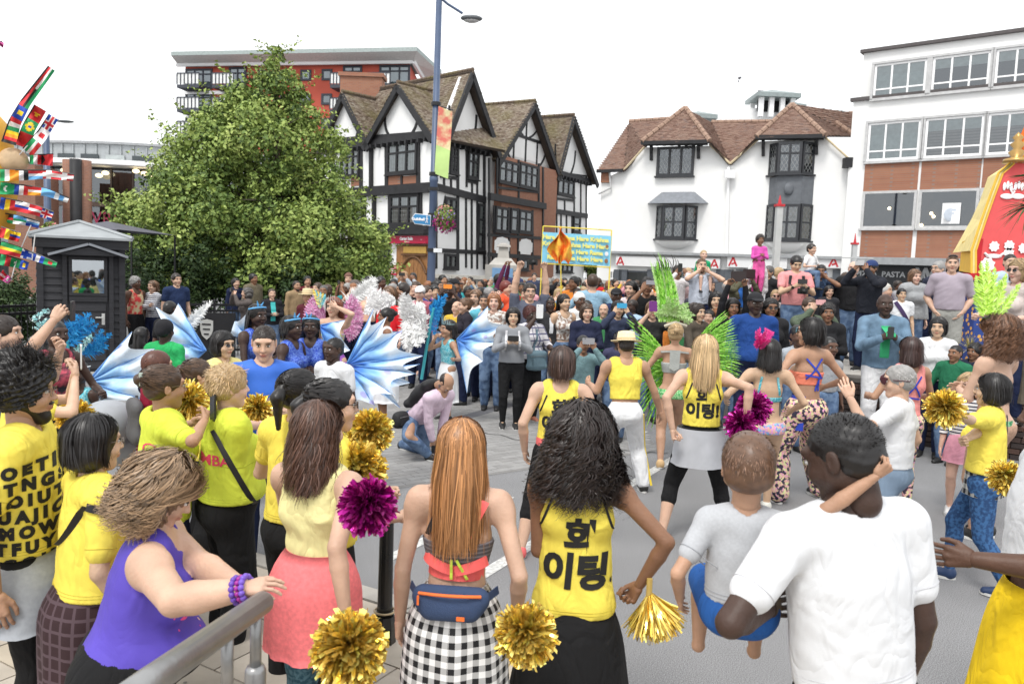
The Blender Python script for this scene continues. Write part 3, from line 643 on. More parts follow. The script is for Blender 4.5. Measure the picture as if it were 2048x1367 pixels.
  V_=np.vstack(g.V);g.V=[hv(V_)];g.build('sunglasses' if glasses=='sun' else 'glasses',mat('sunglass',(.012,.012,.014),.12,var=0,spec=.6)if glasses=='sun' else mat('glasses_metal',(.25,.22,.2),.3,metal=.8),E)
 if hat:make_hat(S,hat[0],hat[1],hres*.9,hv,E)
 for ex in extras:ex(S)
 return S
def make_hat(S,kind,col,res,hv,E):
 m=mat('hat_%d_%d_%d'%tuple(int(c*99)for c in col),col,.85,var=.12,vscale=60,bump=.3,bscale=80)
 res=max(res,.0065)
 if kind=='cap':
  V,Q=sdf_mesh([ell((0,-.014,.045),(.088,.108,.083),.01),cone((-.03,.09,.045),(.03,.09,.045),.03,.03,.02,M=(np.array([0,0,1.]),.3)),cone((0,.1,.042),(0,.135,.032),.06,.05,.01,M=(np.array([0,0,1.]),.16))],res,[((0,0,-1),-.028)])
 elif kind=='beanie':V,Q=sdf_mesh([ell((0,-.016,.045),(.088,.106,.095),.01)],res,[((0,0,-1),-.03)])
 elif kind=='scarf':V,Q=sdf_mesh([ell((0,-.018,.036),(.09,.112,.095),.02),ell((0,-.09,-.01),(.05,.05,.05),.03),ell((0,.12,-.03),(.07,.07,.095),.01,op='s')],res,[((0,0,-1),.06)])
 elif kind=='straw':
  g=MB();g.lathe([(.155,.048),(.150,.040),(.095,.052),(.088,.105),(.080,.138),(.045,.146),(.0,.142)],n=28);V=np.vstack(g.V);V[:,1]=V[:,1]*1.12-.012
  o=mesh_obj('hat',hv(V),g.F,m,E,True)
  b=MB();b.lathe([(.0955,.056),(.0925,.078)],n=28);V=np.vstack(b.V);V[:,1]=V[:,1]*1.12-.012;mesh_obj('band',hv(V),b.F[:-2],mat('hat_band',(.55,.42,.25),.8),o,True);return
 mesh_obj('hat',hv(V),Q,m,E,True)
def glass_mat(name='window_glass',tint=(.6,.65,.65),f=.22):
 if name in MATS:return MATS[name]
 m=bpy.data.materials.new(name);m.use_nodes=True;MATS[name]=m;t=m.node_tree;t.nodes.clear();o=t.nodes.new('ShaderNodeOutputMaterial')
 g=N(t,'ShaderNodeBsdfGlossy',Roughness=.02);g.inputs[0].default_value=(.9,.95,1,1);tr=t.nodes.new('ShaderNodeBsdfTransparent');tr.inputs[0].default_value=tint+(1,)
 fr=N(t,'ShaderNodeFresnel',IOR=1.5);ad=t.nodes.new('ShaderNodeMath');ad.operation='ADD';ad.inputs[1].default_value=f;t.links.new(fr.outputs[0],ad.inputs[0])
 mx_=t.nodes.new('ShaderNodeMixShader');t.links.new(ad.outputs[0],mx_.inputs[0]);t.links.new(tr.outputs[0],mx_.inputs[1]);t.links.new(g.outputs[0],mx_.inputs[2]);t.links.new(mx_.outputs[0],o.inputs[0]);return m
GLASS=glass_mat('window_glass',f=.12);
BLACK=mat('black_timber',(.018,.018,.020),.6,var=.3,vscale=3,bump=.3,bscale=30)
PLASTER=mat('white_render',(.80,.80,.79),.85,var=.035,vscale=1.2,bump=.25,bscale=12)
DARKROOM=mat('dark_room',(.02,.02,.022),.9);CURTAIN=mat('net_curtain',(.55,.54,.50),.9,var=.3,vscale=3,stretch=(9,9,.5))
BRICK=mat('red_brick',(.30,.125,.075),.85,c2=(.36,.17,.10),pat='brick',var=.2,vscale=2.5,bump=.3,bscale=50)
BRICKD=mat('brown_brick',(.22,.10,.065),.85,c2=(.28,.13,.08),pat='brick',var=.2,vscale=3)
CONC=mat('concrete',(.42,.40,.37),.85,var=.15,vscale=2,bump=.2)
class Fac:
 def __init__(s,A,B,flip=False):
  s.P=np.array([A[0],A[1]]);d=np.array([B[0]-A[0],B[1]-A[1]]);s.L=np.linalg.norm(d);s.t=d/s.L;s.n=np.array([s.t[1],-s.t[0]])
  if s.n@(-s.P)<0:s.n=-s.n
  s.M=np.array([[s.t[0],s.n[0],0,s.P[0]],[s.t[1],s.n[1],0,s.P[1]],[0,0,1,0],[0,0,0,1]])
 def hit(s,x,y,o=0.):
  r=ray(x,y);k=(s.n@(s.P+s.n*o))/(s.n@r[:2]);p=np.array([0,0,CAMZ])+r*k;return np.array([(p[:2]-s.P)@s.t,p[2]])
 def pt(s,u,z,o=0.):q=s.P+s.t*u+s.n*o;return np.array([q[0],q[1],z])
 def rect(s,x0,y0,x1,y1):a=s.hit(x0,y0);b=s.hit(x1,y1);return a[0],b[0],b[1],a[1]
 def box(s,mb,u0,u1,z0,z1,o0,o1,mi=0):mb.box(u0,u1,o0,o1,z0,z1,mi,s.M)
 def beam(s,a,b,w,o=.05,name='timber_beam',m=None,parent=None,curve=0.):
  g=MB();A=s.pt(*a);B=s.pt(*b);n3=np.array([s.n[0],s.n[1],0])
  if not curve:g.beam(A,B,w,o,n3)
  else:
   d=nrm(B-A);sd=np.cross(d,n3);q=[A+(B-A)*t_+sd*curve*math.sin(PI*t_)for t_ in np.linspace(0,1,7)]
   for i in range(6):g.beam(q[i],q[i+1]+(q[i+1]-q[i])*.02,w,o+.001*(i%2),n3)
  return g.build(name,m or BLACK,parent)
def window(F,u0,u1,z0,z1,cols,rows=((0,1),),parent=None,fm=None,fw=.07,o=.06,curtain=False,lattice=None,back=None,sill=True,glass=None):
 """frame > panes; rows = relative heights of lights"""
 fm=fm or BLACK;g=MB();F.box(g,u0,u1,z0,z0+fw,.0,o);F.box(g,u0,u1,z1-fw,z1,0,o);F.box(g,u0,u0+fw,z0+fw,z1-fw,0,o);F.box(g,u1-fw,u1,z0+fw,z1-fw,0,o)
 cw=(u1-u0-fw)/cols;hs_=np.cumsum([0]+list(rows));hs_=z0+fw/2+hs_/hs_[-1]*(z1-z0-fw)
 for i in range(1,cols):F.box(g,u0+fw/2+cw*i-fw*.4,u0+fw/2+cw*i+fw*.4,z0+fw,z1-fw,0,o-.004)
 for h_ in hs_[1:-1]:F.box(g,u0+fw,u1-fw,h_-fw*.35,h_+fw*.35,0,o-.008)
 if sill:F.box(g,u0-.06,u1+.06,z0-.07,z0-.002,0,o+.07)
 w=g.build('window',fm,parent)
 b=MB();F.box(b,u0+.01,u1-.01,z0+.01,z1-.01,.002,.008);b.build('backing',back or DARKROOM,w)
 if curtain:
  for i in range(cols):
   if curtain=='side' and 0<i<cols-1:continue
   b=MB();a=u0+fw/2+cw*i;n_=9
   V=[F.pt(a+cw*j/n_,zz,.014+.006*(j%2))for j in range(n_+1)for zz in(z0+.03,z1-.03)]
   b.add(V,[(2*j,2*j+2,2*j+3,2*j+1)for j in range(n_)]);b.build('curtain',CURTAIN,w)
 for i in range(cols):
  for j in range(len(hs_)-1):
   a=u0+fw/2+cw*i+fw*.4;c=u0+fw/2+cw*(i+1)-fw*.4
   b=MB();b.add([F.pt(a,hs_[j]+fw*.3,o*.55),F.pt(c,hs_[j]+fw*.3,o*.55),F.pt(c,hs_[j+1]-fw*.3,o*.55),F.pt(a,hs_[j+1]-fw*.3,o*.55)],[(0,1,2,3)]);b.build('pane',glass or GLASS,w)
 if lattice:
  b=MB();st_=.17;lm=mat('lead_strips',(.30,.31,.31),.5,metal=.3)
  for j in range(len(hs_)-1):
   for i in range(cols):
    a,c=u0+fw/2+cw*i+.02,u0+fw/2+cw*(i+1)-.02;e0,e1=hs_[j]+.02,hs_[j+1]-.02;W_,H_=c-a,e1-e0
    if lattice=='d':
     kx=1.6;tt=-H_/kx
     while tt<W_:
      for s_ in(1,-1):
       lo_=max(0,tt);hi_=min(W_,tt+H_/kx)
       if hi_-lo_>.03:
        z_lo,z_hi=e0+(lo_-tt)*kx,e0+(hi_-tt)*kx
        x0_,x1_=(a+lo_,a+hi_)if s_>0 else(c-lo_,c-hi_)
        b.beam(F.pt(x0_,z_lo,o*.6),F.pt(x1_,z_hi,o*.6),.012,.008,(F.n[0],F.n[1],0))
      tt+=st_
    else:
     for q in np.arange(a+.14,c-.05,.14):b.beam(F.pt(q,e0,o*.6),F.pt(q,e1,o*.6),.012,.006,(F.n[0],F.n[1],0))
     for q in np.arange(e0+.2,e1-.05,.2):b.beam(F.pt(a,q,o*.62),F.pt(c,q,o*.62),.012,.006,(F.n[0],F.n[1],0))
  x=b.build('lead_lattice',mat('lead_strips'),w);
  if x:x['kind']='stuff'
 return w
def tile_mat(name,cols):
 m=attr_mat(name,cols,.9,spec=.15);t=m.node_tree
 if len(t.nodes)<6:
  b=t.nodes['Principled BSDF'];r=b.inputs['Base Color'].links[0].from_socket;tcn=t.nodes.new('ShaderNodeTexCoord');n=N(t,'ShaderNodeTexNoise',Scale=.9,Detail=6.);t.links.new(tcn.outputs['Object'],n.inputs[0])
  mr=t.nodes.new('ShaderNodeMapRange');mr.inputs[1].default_value=.45;mr.inputs[2].default_value=.66;mr.inputs[4].default_value=.5 if 'moss' in name else .25;t.links.new(n.outputs[0],mr.inputs[0])
  mm=t.nodes.new('ShaderNodeMix');mm.data_type='RGBA';t.links.new(mr.outputs[0],mm.inputs[0]);t.links.new(r,mm.inputs[6]);mm.inputs[7].default_value=(.20,.18,.07,1)if 'moss' in name else(.2,.13,.11,1);t.links.new(mm.outputs[2],b.inputs['Base Color'])
 return m
TILE_OLD=tile_mat('moss_roof_tiles',[(.14,.105,.08),(.22,.17,.135),(.29,.24,.19),(.34,.30,.25)]);TILE_RED=tile_mat('red_roof_tiles',[(.16,.095,.075),(.23,.145,.115),(.28,.19,.15),(.21,.15,.13)])
def in_poly(P,poly):
 x,y=P[:,0],P[:,1];c=np.zeros(len(P),bool);n=len(poly)
 for i in range(n):
  x0,y0=poly[i];x1,y1=poly[(i+1)%n]
  k=((y0>y)!=(y1>y));c^=k&(x<(x1-x0)*(y-y0)/(y1-y0+1e-12)+x0)
 return c
def tiled(poly,name,m,parent,tw=.165,th=.11,thick=.12):
 """a roof plane: solid slab with rows of overlapping tiles on it"""
 P=np.asarray(poly,float);c=P.mean(0);n_=np.zeros(3)
 for i in range(len(P)):n_+=np.cross(P[i]-c,P[(i+1)%len(P)]-c)
 n_=nrm(n_);n_=n_ if n_[2]>0 else-n_
 up=nrm(np.array([0,0,1.])-n_*n_[2]);al=np.cross(up,n_)
 q=np.stack([(P-c)@al,(P-c)@up],1);lo,hi=q.min(0),q.max(0)
 g=MB();g.prism(P-n_*.03,-n_*thick);slab=g.build('roof',mat('roof_edge',(.06,.045,.035),.8),parent)
 nr=int((hi[1]-lo[1])/th)+1;nc=int((hi[0]-lo[0])/tw)+1
 I,J=np.meshgrid(np.arange(nr),np.arange(nc),indexing='ij');cx=lo[0]+(J+.5*(I%2))*tw;cy_=lo[1]+(I+.5)*th
 ctr=np.stack([cx.ravel(),cy_.ravel()],1);ok=in_poly(ctr,q);ctr=ctr[ok];k=len(ctr)
 if not k:return slab
 r=RNG.normal(size=(k,2))*(.004,.003);w,h=tw*.485,th*.5
 def corner(dx,dy,o):return c+(ctr[:,:1]+dx)*al+(ctr[:,1:]+dy)*up+(o+r[:,:1])*n_
 V=np.stack([corner(-w,-h,.018),corner(w,-h,.018),corner(w,h,0),corner(-w,h,0),corner(-w,-h,-.01),corner(w,-h,-.01)],1).reshape(-1,3)
 b=(np.arange(k)*6)[:,None];F=np.vstack([b+np.array([[0,1,2,3]]),b+np.array([[4,5,1,0]])])
 o=mesh_obj(name,V,F,m,slab);set_attr(o,np.repeat(np.clip(.5+.25*RNG.normal(size=k),0,1),6));o['kind']='stuff';return slab
def ridge(a,b,m,parent,r=.10,seg=.32,name='ridge_tiles'):
 a=np.asarray(a,float);b=np.asarray(b,float);L=np.linalg.norm(b-a);n=max(2,int(L/seg));g=MB()
 for i in range(n):g.tube([a+(b-a)*(i/n),a+(b-a)*((i+.93)/n)],[r,r*.93],8)
 o=g.build(name,m,parent);o['kind']='stuff';return o
def text(txt,size,m,P,right,up,parent=None,name='lettering',depth=.004,bold=0.,align='CENTER',shear=0.):
 cu=bpy.data.curves.new('letters','FONT');cu.body=txt;cu.size=size;cu.align_x=align;cu.align_y='CENTER';cu.extrude=depth;cu.offset=bold;cu.shear=shear;cu.resolution_u=2
 o=bpy.data.objects.new('letters',cu);link(o);dg=bpy.context.evaluated_depsgraph_get();me=bpy.data.meshes.new_from_object(o.evaluated_get(dg));bpy.data.objects.remove(o)
 me.materials.clear();me.materials.append(m);r=nrm(right);u=nrm(up);n_=np.cross(r,u);V=np.zeros(len(me.vertices)*3,np.float32);me.vertices.foreach_get('co',V);V=V.reshape(-1,3)
 V=V[:,:1]*r+V[:,1:2]*u+V[:,2:]*n_+np.asarray(P);me.vertices.foreach_set('co',V.astype(np.float32).ravel());me.update();me.name=name
 o=bpy.data.objects.new(name,me);link(o)
 if parent:o.parent=parent
 return o
kerb=[(-9,9.4),(-4.2,6.1),atz(510,1135,0)[:2],atz(840,1240,0)[:2],atz(1110,1367,0)[:2],(3.2,.6),(8,-3)]
kerb=[tuple(map(float,k_))for k_ in kerb]
ASPH=mat('asphalt',(.205,.205,.21),.85,var=.12,vscale=.9,bump=.5,bscale=140)
_a=ASPH.node_tree;_b=_a.nodes['Principled BSDF'];_src=_b.inputs['Base Color'].links[0].from_socket;_tc=_a.nodes.new('ShaderNodeTexCoord')
_n=N(_a,'ShaderNodeTexNoise',Scale=150.,Detail=4.);_a.links.new(_tc.outputs['Object'],_n.inputs[0]);_r1=_a.nodes.new('ShaderNodeMapRange');_r1.inputs[1].default_value=.35;_r1.inputs[2].default_value=.7;_r1.inputs[3].default_value=.45;_r1.inputs[4].default_value=1.75
_m=_a.nodes.new('ShaderNodeMix');_m.data_type='RGBA';_m.blend_type='MULTIPLY';_m.inputs[0].default_value=1;_a.links.new(_n.outputs[0],_r1.inputs[0]);_a.links.new(_src,_m.inputs[6]);_a.links.new(_r1.outputs[0],_m.inputs[7]);_a.links.new(_m.outputs[2],_b.inputs['Base Color'])
g=MB();g.add([(-250,-20,0),(250,-20,0),(250,400,0),(-250,400,0)],[(0,1,2,3)]);tag(g.build('road',ASPH),kind='structure')
PZ=.11
pav=kerb+[(8,-8),(-20,-8),(-20,14)]
g=MB();g.prism([(x,y,.002)for x,y in pav],(0,0,PZ-.02));tag(g.build('pavement',mat('pavement_bed',(.25,.23,.20),.9,var=.15)),kind='structure');pave=bpy.data.objects['pavement']
KST=mat('kerb_stone',(.36,.34,.31),.8,var=.15,vscale=5,bump=.3,bscale=60)
for i in range(len(kerb)-1):
 a,b=np.array(kerb[i]),np.array(kerb[i+1]);L=np.linalg.norm(b-a);n=max(1,int(L/.9));t=(b-a)/L;nn=np.array([t[1],-t[0]])
 if nn[1]>0:nn=-nn
 for j in range(n):
  p,q=a+t*(L*j/n+.006),a+t*(L*(j+1)/n-.006)
  k_=MB();k_.prism([(*p,0.003),(*q,0.003),(*(q+nn*.15),0.003),(*(p+nn*.15),0.003)],(0,0,PZ+.004));k_.build('kerb_stone',KST,pave)
t=nrm(np.array(kerb[3])-np.array(kerb[2]));nn=np.array([t[1],-t[0]]);nn=nn if nn[1]<0 else-nn
FLG=[mat('flagstone_%d'%i,c,.85,var=.12,vscale=4,bump=.3,bscale=50)for i,c in enumerate([(.42,.37,.31),(.46,.41,.35),(.38,.34,.29),(.44,.38,.30)])]
o0=np.array(kerb[2])+nn*.16
for r_ in range(9):
 for c_i in range(-8,9):
  a=o0+t*(c_i*.75+(r_%2)*.37)+nn*r_*.55;cxy=a+t*.37+nn*.27
  if not in_poly(np.array([cxy]),pav)[0]or cxy[1]<.2:continue
  k_=MB();z0_=PZ-.018;k_.prism([(*(a+t*i_+nn*j_),z0_)for i_,j_ in((.005,.005),(.745,.005),(.745,.545),(.005,.545))],(0,0,.016+random.uniform(0,.003)));k_.build('flagstone',random.choice(FLG),pave)
LINE=mat('road_paint',(.62,.62,.60),.7,var=.12,vscale=8,pat='noise',c2=(.42,.42,.41),ps=30)
def stripe(pts,w=.1,z=.004,m=None,name='road_line'):
 g=MB();P=[atz(x,y,0)[:2]for x,y in pts]
 for i in range(len(P)-1):
  d=nrm(P[i+1]-P[i]);s_=np.array([-d[1],d[0]])*w/2
  g.add([(*(P[i]-s_),z),(*(P[i+1]-s_),z),(*(P[i+1]+s_),z),(*(P[i]+s_),z)],[(0,1,2,3)])
 return tag(g.build(name,m or LINE),kind='structure')
stripe([(770,1120),(1020,993)],.10)
stripe([(1075,966),(1290,862)],.10)
stripe([(960,1152),(1262,968),(1480,835)],.11)
stripe([(640,900),(760,872),(860,862)],.1)
stripe([(150,1010),(330,960),(560,900)],.1)
SETT=[mat('sett_%d'%i,c,.85,var=.1,vscale=6,bump=.3,bscale=90)for i,c in enumerate([(.27,.265,.26),(.29,.285,.28),(.25,.245,.24)])]
q0,q1,q2,q3=[atz(x,y,0)[:2]for x,y in((560,1010),(1330,900),(1100,745),(330,730))]
g=MB();g.add([(*p,.003)for p in(q0,q1,q2,q3)],[(0,1,2,3)]);tag(g.build('paved_crossing',mat('sett_joint',(.21,.205,.20),.9)),kind='structure');pc=bpy.data.objects['paved_crossing']
tt=nrm(q1-q0);uu=np.array([-tt[1],tt[0]]);poly=[q0,q1,q2,q3];SV,SF,SM=[],[],[];ntop=0
cand=[]
for i in range(-40,90):
 for j in range(-10,110):
  c=q0+tt*(i+.5*(j%2))*.22+uu*j*.115;cand.append(c)
cand=np.array(cand);cand=cand[in_poly(cand,poly)]
cand=cand[np.argsort(np.hypot(cand[:,0],cand[:,1]))]
for rank,c in enumerate(cand):
 z_=.0075+random.uniform(-.001,.0015);p4=[c-tt*.105-uu*.052,c+tt*.105-uu*.052,c+tt*.105+uu*.052,c-tt*.105+uu*.052]
 base=len(SV);SV+=[(*p,z_)for p in p4]+[(*(c+(p-c)*1.03),.003)for p in p4];SF+=[[base,base+1,base+2,base+3]]+[[base+4+k_,base+4+(k_+1)%4,base+(k_+1)%4,base+k_]for k_ in range(4)];SM+=[random.randrange(3)]*5
o=mesh_obj('setts',SV,SF,None,pc,mats=SETT,midx=SM);o['kind']='stuff'
stripe([(920,838),(1000,815),(1075,800)],.22,.010,mat('tar_patch',(.13,.13,.14),.8),'tar_band')
CRK=mat('road_crack',(.06,.06,.06),.95)
for q_,w_ in(([(955,862),(1040,880),(1110,893),(1230,900),(1335,908)],.018),([(1100,760),(1160,842),(1175,905)],.012),([(300,905),(420,912),(560,900)],.015)):stripe([(x+3*math.sin(x),y+2*math.cos(y*3))for a_,b_ in zip(q_[:-1],q_[1:])for x,y in[(a_[0]+(b_[0]-a_[0])*i/7,a_[1]+(b_[1]-a_[1])*i/7)for i in range(8)]],w_,.0125,CRK,'road_crack')
g=MB();rg_=np.random.default_rng(8)
for _ in range(160):
 x,y=rg_.uniform(-3,1.2),rg_.uniform(1.2,6)
 if in_poly(np.array([[x,y]]),pav)[0]:r_=rg_.uniform(.008,.02);g.lathe([(r_,PZ+.0015),(r_*.7,PZ+.0035)],(x,y,0),7)
o=g.build('gum_spots',mat('gum',(.18,.17,.16),.9),pave);o['kind']='stuff'
Z3=lambda x,y:(x/2.735+660,y/2.735+100)
zb2=5.87
pc0=atz(*Z3(568,747),zb2);pc1=atz(*Z3(1402,905),zb2);pcl=atz(*Z3(120,777),zb2)
FR=Fac(pc0,pc1)
Lv=nrm(np.array([pcl[0]-pc0[0],pcl[1]-pc0[1]]));FL=Fac(pc0[:2]+Lv*10,pc0[:2])
TB=empty('timber_framed_building',(pc0[0],pc0[1],0),label='large black and white timber framed building with mossy tiled gables on the street corner',cat='building')
def R3(F,x0,y0,x1,y1):return F.rect(*Z3(x0,y0),*Z3(x1,y1))
def par(o,p=TB):
 return o
TB.location=(0,0,0)
ze=FR.hit(*Z3(850,535))[1];zt=11
uA=FR.hit(*Z3(880,545))[0];uAa=FR.hit(*Z3(783,98),.5)[0];zA=FR.hit(*Z3(783,110),.5)[1]
uB0=FR.hit(*Z3(897,585))[0];uB1=FR.hit(*Z3(1215,650))[0];uBa=(uB0+uB1)/2;zB=FR.hit(*Z3(1085,262),.5)[1]
uC1=FR.L+.3;uC0=uB1+.1;uCa=FR.hit(*Z3(1337,355),.5)[0];zC=FR.hit(*Z3(1337,355),.5)[1]
print('TB',uA,uAa,zA,uB0,uB1,zB,FR.L,ze,FR.P,FR.t,FL.t,FR.n@FL.n)
_e=FR.pt(FR.L,0);_l=FL.pt(0,0);g=MB();g.prism([FR.pt(0,0),_e,_e-(FR.pt(0,0,10)-FR.pt(0,0)),_l-(FL.pt(0,0,3)-FL.pt(0,0)),_l],(0,0,ze));g.build('wall',PLASTER,TB)
def gable(F,u0,u1,ua,z0,za,dep,style=0,name='gable',infill=True,ov=.5,back=None):
 bd=-np.array([F.n[0],F.n[1],0])if back is None else np.array([back[0],back[1],0]);bp=lambda u,z,o:F.pt(u,z,o)if o>0 else F.pt(u,z,0)+bd*-o
 g=MB();g.prism([F.pt(u0+.1,z0),F.pt(u1-.1,z0),F.pt(ua,za-.25)],-np.array([F.n[0],F.n[1],0])*.3);g.build(name,PLASTER,TB)
 for(ue,sg)in((u0,-1),(u1,1)):
  k=(za-z0)/(ua-ue);eo=ue+sg*.22;zo=z0+k*(eo-ue)
  tiled([F.pt(ua,za,ov),F.pt(eo,zo,ov),bp(eo,zo,-dep),bp(ua,za,-dep)],'roof_tiles',TILE_OLD,TB)
  b=MB();n3=np.array([F.n[0],F.n[1],0]);A,B=F.pt(ua,za-.2,ov-.06),F.pt(eo,zo-.22,ov-.06);b.beam(A,B,.3,.1,n3);b.build('barge_board',BLACK,TB)
 ridge(F.pt(ua,za+.03,ov),bp(ua,za+.03,-dep),TILE_OLD,TB)
 F.beam((u0+.1,z0-.12),(u1-.1,z0-.12),.26,.16,parent=TB)
 w=u1-u0;H=za-z0
 if style==0:
  for sg in(-1,1):F.beam((ua+sg*w*.13,z0),(ua+sg*w*.04+sg*w*.17,z0+H*.46),.13,.04,parent=TB,curve=sg*-.12)if False else F.beam((ua+sg*w*.16,z0),(ua+sg*w*.26,z0+H*.44),.14,.04,parent=TB,curve=sg*.16)
 else:
  F.beam((ua-w*.27,z0+H*.42),(ua+w*.27,z0+H*.42),.15,.05,parent=TB)
  for q in(-.2,0,.2):F.beam((ua+q*w,z0),(ua+q*w,z0+H*.42),.13,.04,parent=TB)
  F.beam((ua,z0+H*.44),(ua,z0+H*.9),.12,.04,parent=TB)
  for sg in(-1,1):F.beam((ua+sg*w*.05,z0+H*.44),(ua+sg*w*.19,z0+H*.62),.1,.04,parent=TB,curve=sg*.08);F.beam((ua+sg*w*.23,z0),(ua+sg*w*.36,z0+H*.28),.12,.04,parent=TB,curve=sg*.1)
 for i in range(int(w/.45)):b=MB();F.box(b,u0+.3+i*.45,u0+.42+i*.45,z0-.42,z0-.25,.0,.3);b.build('bracket',BLACK,TB)
gable(FR,.35,uA,uAa,ze,zA,9.6,back=-FL.t)
gable(FR,uB0,uB1,uBa,ze-.25,zB,8,1)
gable(FR,uC0,uC1,uCa,ze-.1,zC,8)
zeL=FL.hit(*Z3(380,475))[1];uD=FL.hit(*Z3(368,165),.3)[0];zD=FL.hit(*Z3(368,178),.3)[1];uE=FL.hit(*Z3(65,215),.3)[0];zE=FL.hit(*Z3(65,228),.3)[1]
uDm=FL.hit(*Z3(222,490))[0];uD1=min(2*uD-uDm,FL.L-.1)
gable(FL,uDm,uD1,uD,zeL,zD,4.5,ov=.3);gable(FL,2*uE-uDm,uDm,uE,zeL,zE,4.5,ov=.3)
def wins(F,L_,**kw):
 for(x0,y0,x1,y1,c,r)in L_:window(F,*R3(F,x0,y0,x1,y1),c,r,TB,**kw)
wins(FL,[(320,495,480,670,3,(2,1.3)),(65,520,165,690,3,(2,1.3)),(335,795,490,958,3,(1.6,1)),(60,808,185,965,3,(1.6,1))],curtain=True,lattice='s',fw=.13,o=.12)
wins(FR,[(750,548,805,712,2,(1.8,1)),(655,520,692,682,2,(1.8,1)),(625,800,687,975,2,(1.8,1)),(806,838,834,1095,1,(1,1,1)),(622,1112,686,1198,2,(1,))],curtain='side',lattice='s',fw=.13,o=.12)
BB=MB();FR.box(BB,uB0+.15,uB1-.15,0,ze-.25,0,.45);BB.build('brick_bay',BRICK,TB)
class Sub(Fac):pass
FB2=Sub(FR.pt(0,0,.45)[:2],FR.pt(FR.L,0,.45)[:2])
wins(FB2,[(922,592,1026,745,3,(1.6,1)),(1036,612,1130,768,3,(1.6,1)),(902,852,970,1000,2,(1.6,1)),(985,862,1022,1000,1,(1.6,1)),(1032,870,1100,1005,2,(1.6,1)),(885,1128,925,1200,1,(1,)),(1022,1138,1080,1205,2,(1,))],curtain='side',lattice='s',fw=.13,o=.1)
wins(FR,[(1243,658,1328,806,3,(1.6,1)),(1164,885,1220,1000,2,(1.6,1)),(1328,906,1362,1000,1,(1,1)),(1240,1160,1320,1218,3,(1,))],curtain='side',lattice='s',fw=.13,o=.12)
def bm(F,x0,y0,x1,y1,w=.2,o=.06,name='timber_beam',m=None):F.beam(F.hit(*Z3(x0,y0)),F.hit(*Z3(x1,y1)),w,o,name,m,TB)
for a in[(110,775,556,745,.34,.16),(110,800,556,772,.12,.24),(20,500,540,462,.3,.1)]:bm(FL,*a)
for x,y0,y1 in((172,505,755),(312,490,755),(485,480,750),(190,800,965),(330,795,960),(497,785,960),(20,505,760)):bm(FL,x,y0,x+1,y1,.24,.07)
for x,y0,y1 in((234,520,770),(250,790,970)):bm(FL,x,y0,x,y1,.13,.2,'drain_pipe')
for(x0,x1)in((322,392),(400,474),(118,162)):
 g=MB();u0,u1,z0,z1=R3(FL,x0,692,x1,742);FL.box(g,u0,u1,z0,z1,0,.03);g.build('brick_panel',BRICK,TB)
for x0,y0,x1,y1 in((312,682,482,676),(396,690,397,745)):bm(FL,x0,y0,x1,y1,.12,.09)
for a in[(572,748,843,820,.32,.14),(572,1094,850,1108,.2,.06),(575,475,850,540,.2,.06)]:bm(FR,*a)
for x,y0,y1 in((574,480,1195),(697,520,1200),(842,560,1200),(742,790,1190),(773,800,1195),(803,550,1198),(745,545,750),(622,690,760),(660,700,770),(775,715,800)):bm(FR,x,y0,x,y1,.2 if x in(574,842,697)else .13,.05 if x!=574 else .08)
for a in[(600,690,690,703,.14,.07),(742,715,806,728,.14,.07),(862,800,1168,855,.34,.2),(860,1010,1165,1030,.16,.07),(860,1118,1160,1135,.2,.07),(918,752,1135,778,.12,.07)]:bm(FB2 if a[0]>850 else FR,*a)
for x,y0,y1 in((868,590,1200),(912,590,800),(1030,600,830),(1140,620,850),(1163,640,1200),(895,850,1010),(978,860,1200),(1027,865,1200),(1106,875,1200)):bm(FB2,x,y0,x,y1,.15,.055)
for a in[(1168,872,1402,908,.28,.12),(1168,660,1402,690,.1,.05),(1236,812,1332,824,.14,.07),(1168,1150,1402,1165,.16,.06)]:bm(FR,*a)
for x,y0,y1 in((1172,650,1200),(1204,660,880),(1238,655,1200),(1334,680,900),(1370,690,905),(1400,690,1215),(1282,820,895),(1262,895,1160),(1292,900,1160),(1322,900,1160),(1366,905,1160)):bm(FR,x,y0,x,y1,.14,.05)
for x0,x1,y0,y1 in((896,972,1017,1116),(1030,1098,1027,1120)):
 u0,u1,z0,z1=R3(FB2,x0,y0,x1,y1);w,h=(u1-u0)/2,(z1-z0)/2;c=((u0+u1)/2,(z0+z1)/2)
 P_=[(-.75,-1),(.75,-1),(.8,-.72),(1,-.62),(1,.5),(.8,.6),(.7,.85),(.3,.92),(0,1),(-.3,.92),(-.7,.85),(-.8,.6),(-1,.5),(-1,-.62),(-.8,-.72)]
 g=MB();g.prism([FB2.pt(c[0]+w*a,c[1]+h*b,.06)for a,b in P_],np.array([FB2.n[0],FB2.n[1],0])*.03);g.build('white_shield_panel',PLASTER,TB)
OAK=mat('oak',(.36,.17,.06),.55,c2=(.22,.10,.035),pat='noise',ps=9,stretch=(6,6,.6),bump=.2)
REDS=mat('sign_red',(.45,.01,.05),.4,var=.03);GOLD=mat('gilt',(.6,.38,.1),.4,metal=.5)
for y0,y1,oo,nm in((965,985,.35,'cornice'),(988,1010,.5,'cornice')):
 u0,u1,z0,z1=R3(FL,336,y0,570,y1);g=MB();FL.box(g,u0,min(u1,FL.L-.05),z0,z1,0,oo);g.build(nm,BLACK,TB)
u0,u1,z0,z1=R3(FL,352,1018,548,1060);g=MB();FL.box(g,u0,u1,z0,z1,.02,.3);sg=g.build('sign_board',REDS,TB);uc=(u0+u1)/2
rt3=np.array([FL.t[0],FL.t[1],0]);up3=np.array([0,0,1.]);WT=mat('sign_white',(.85,.85,.85),.5,var=0)
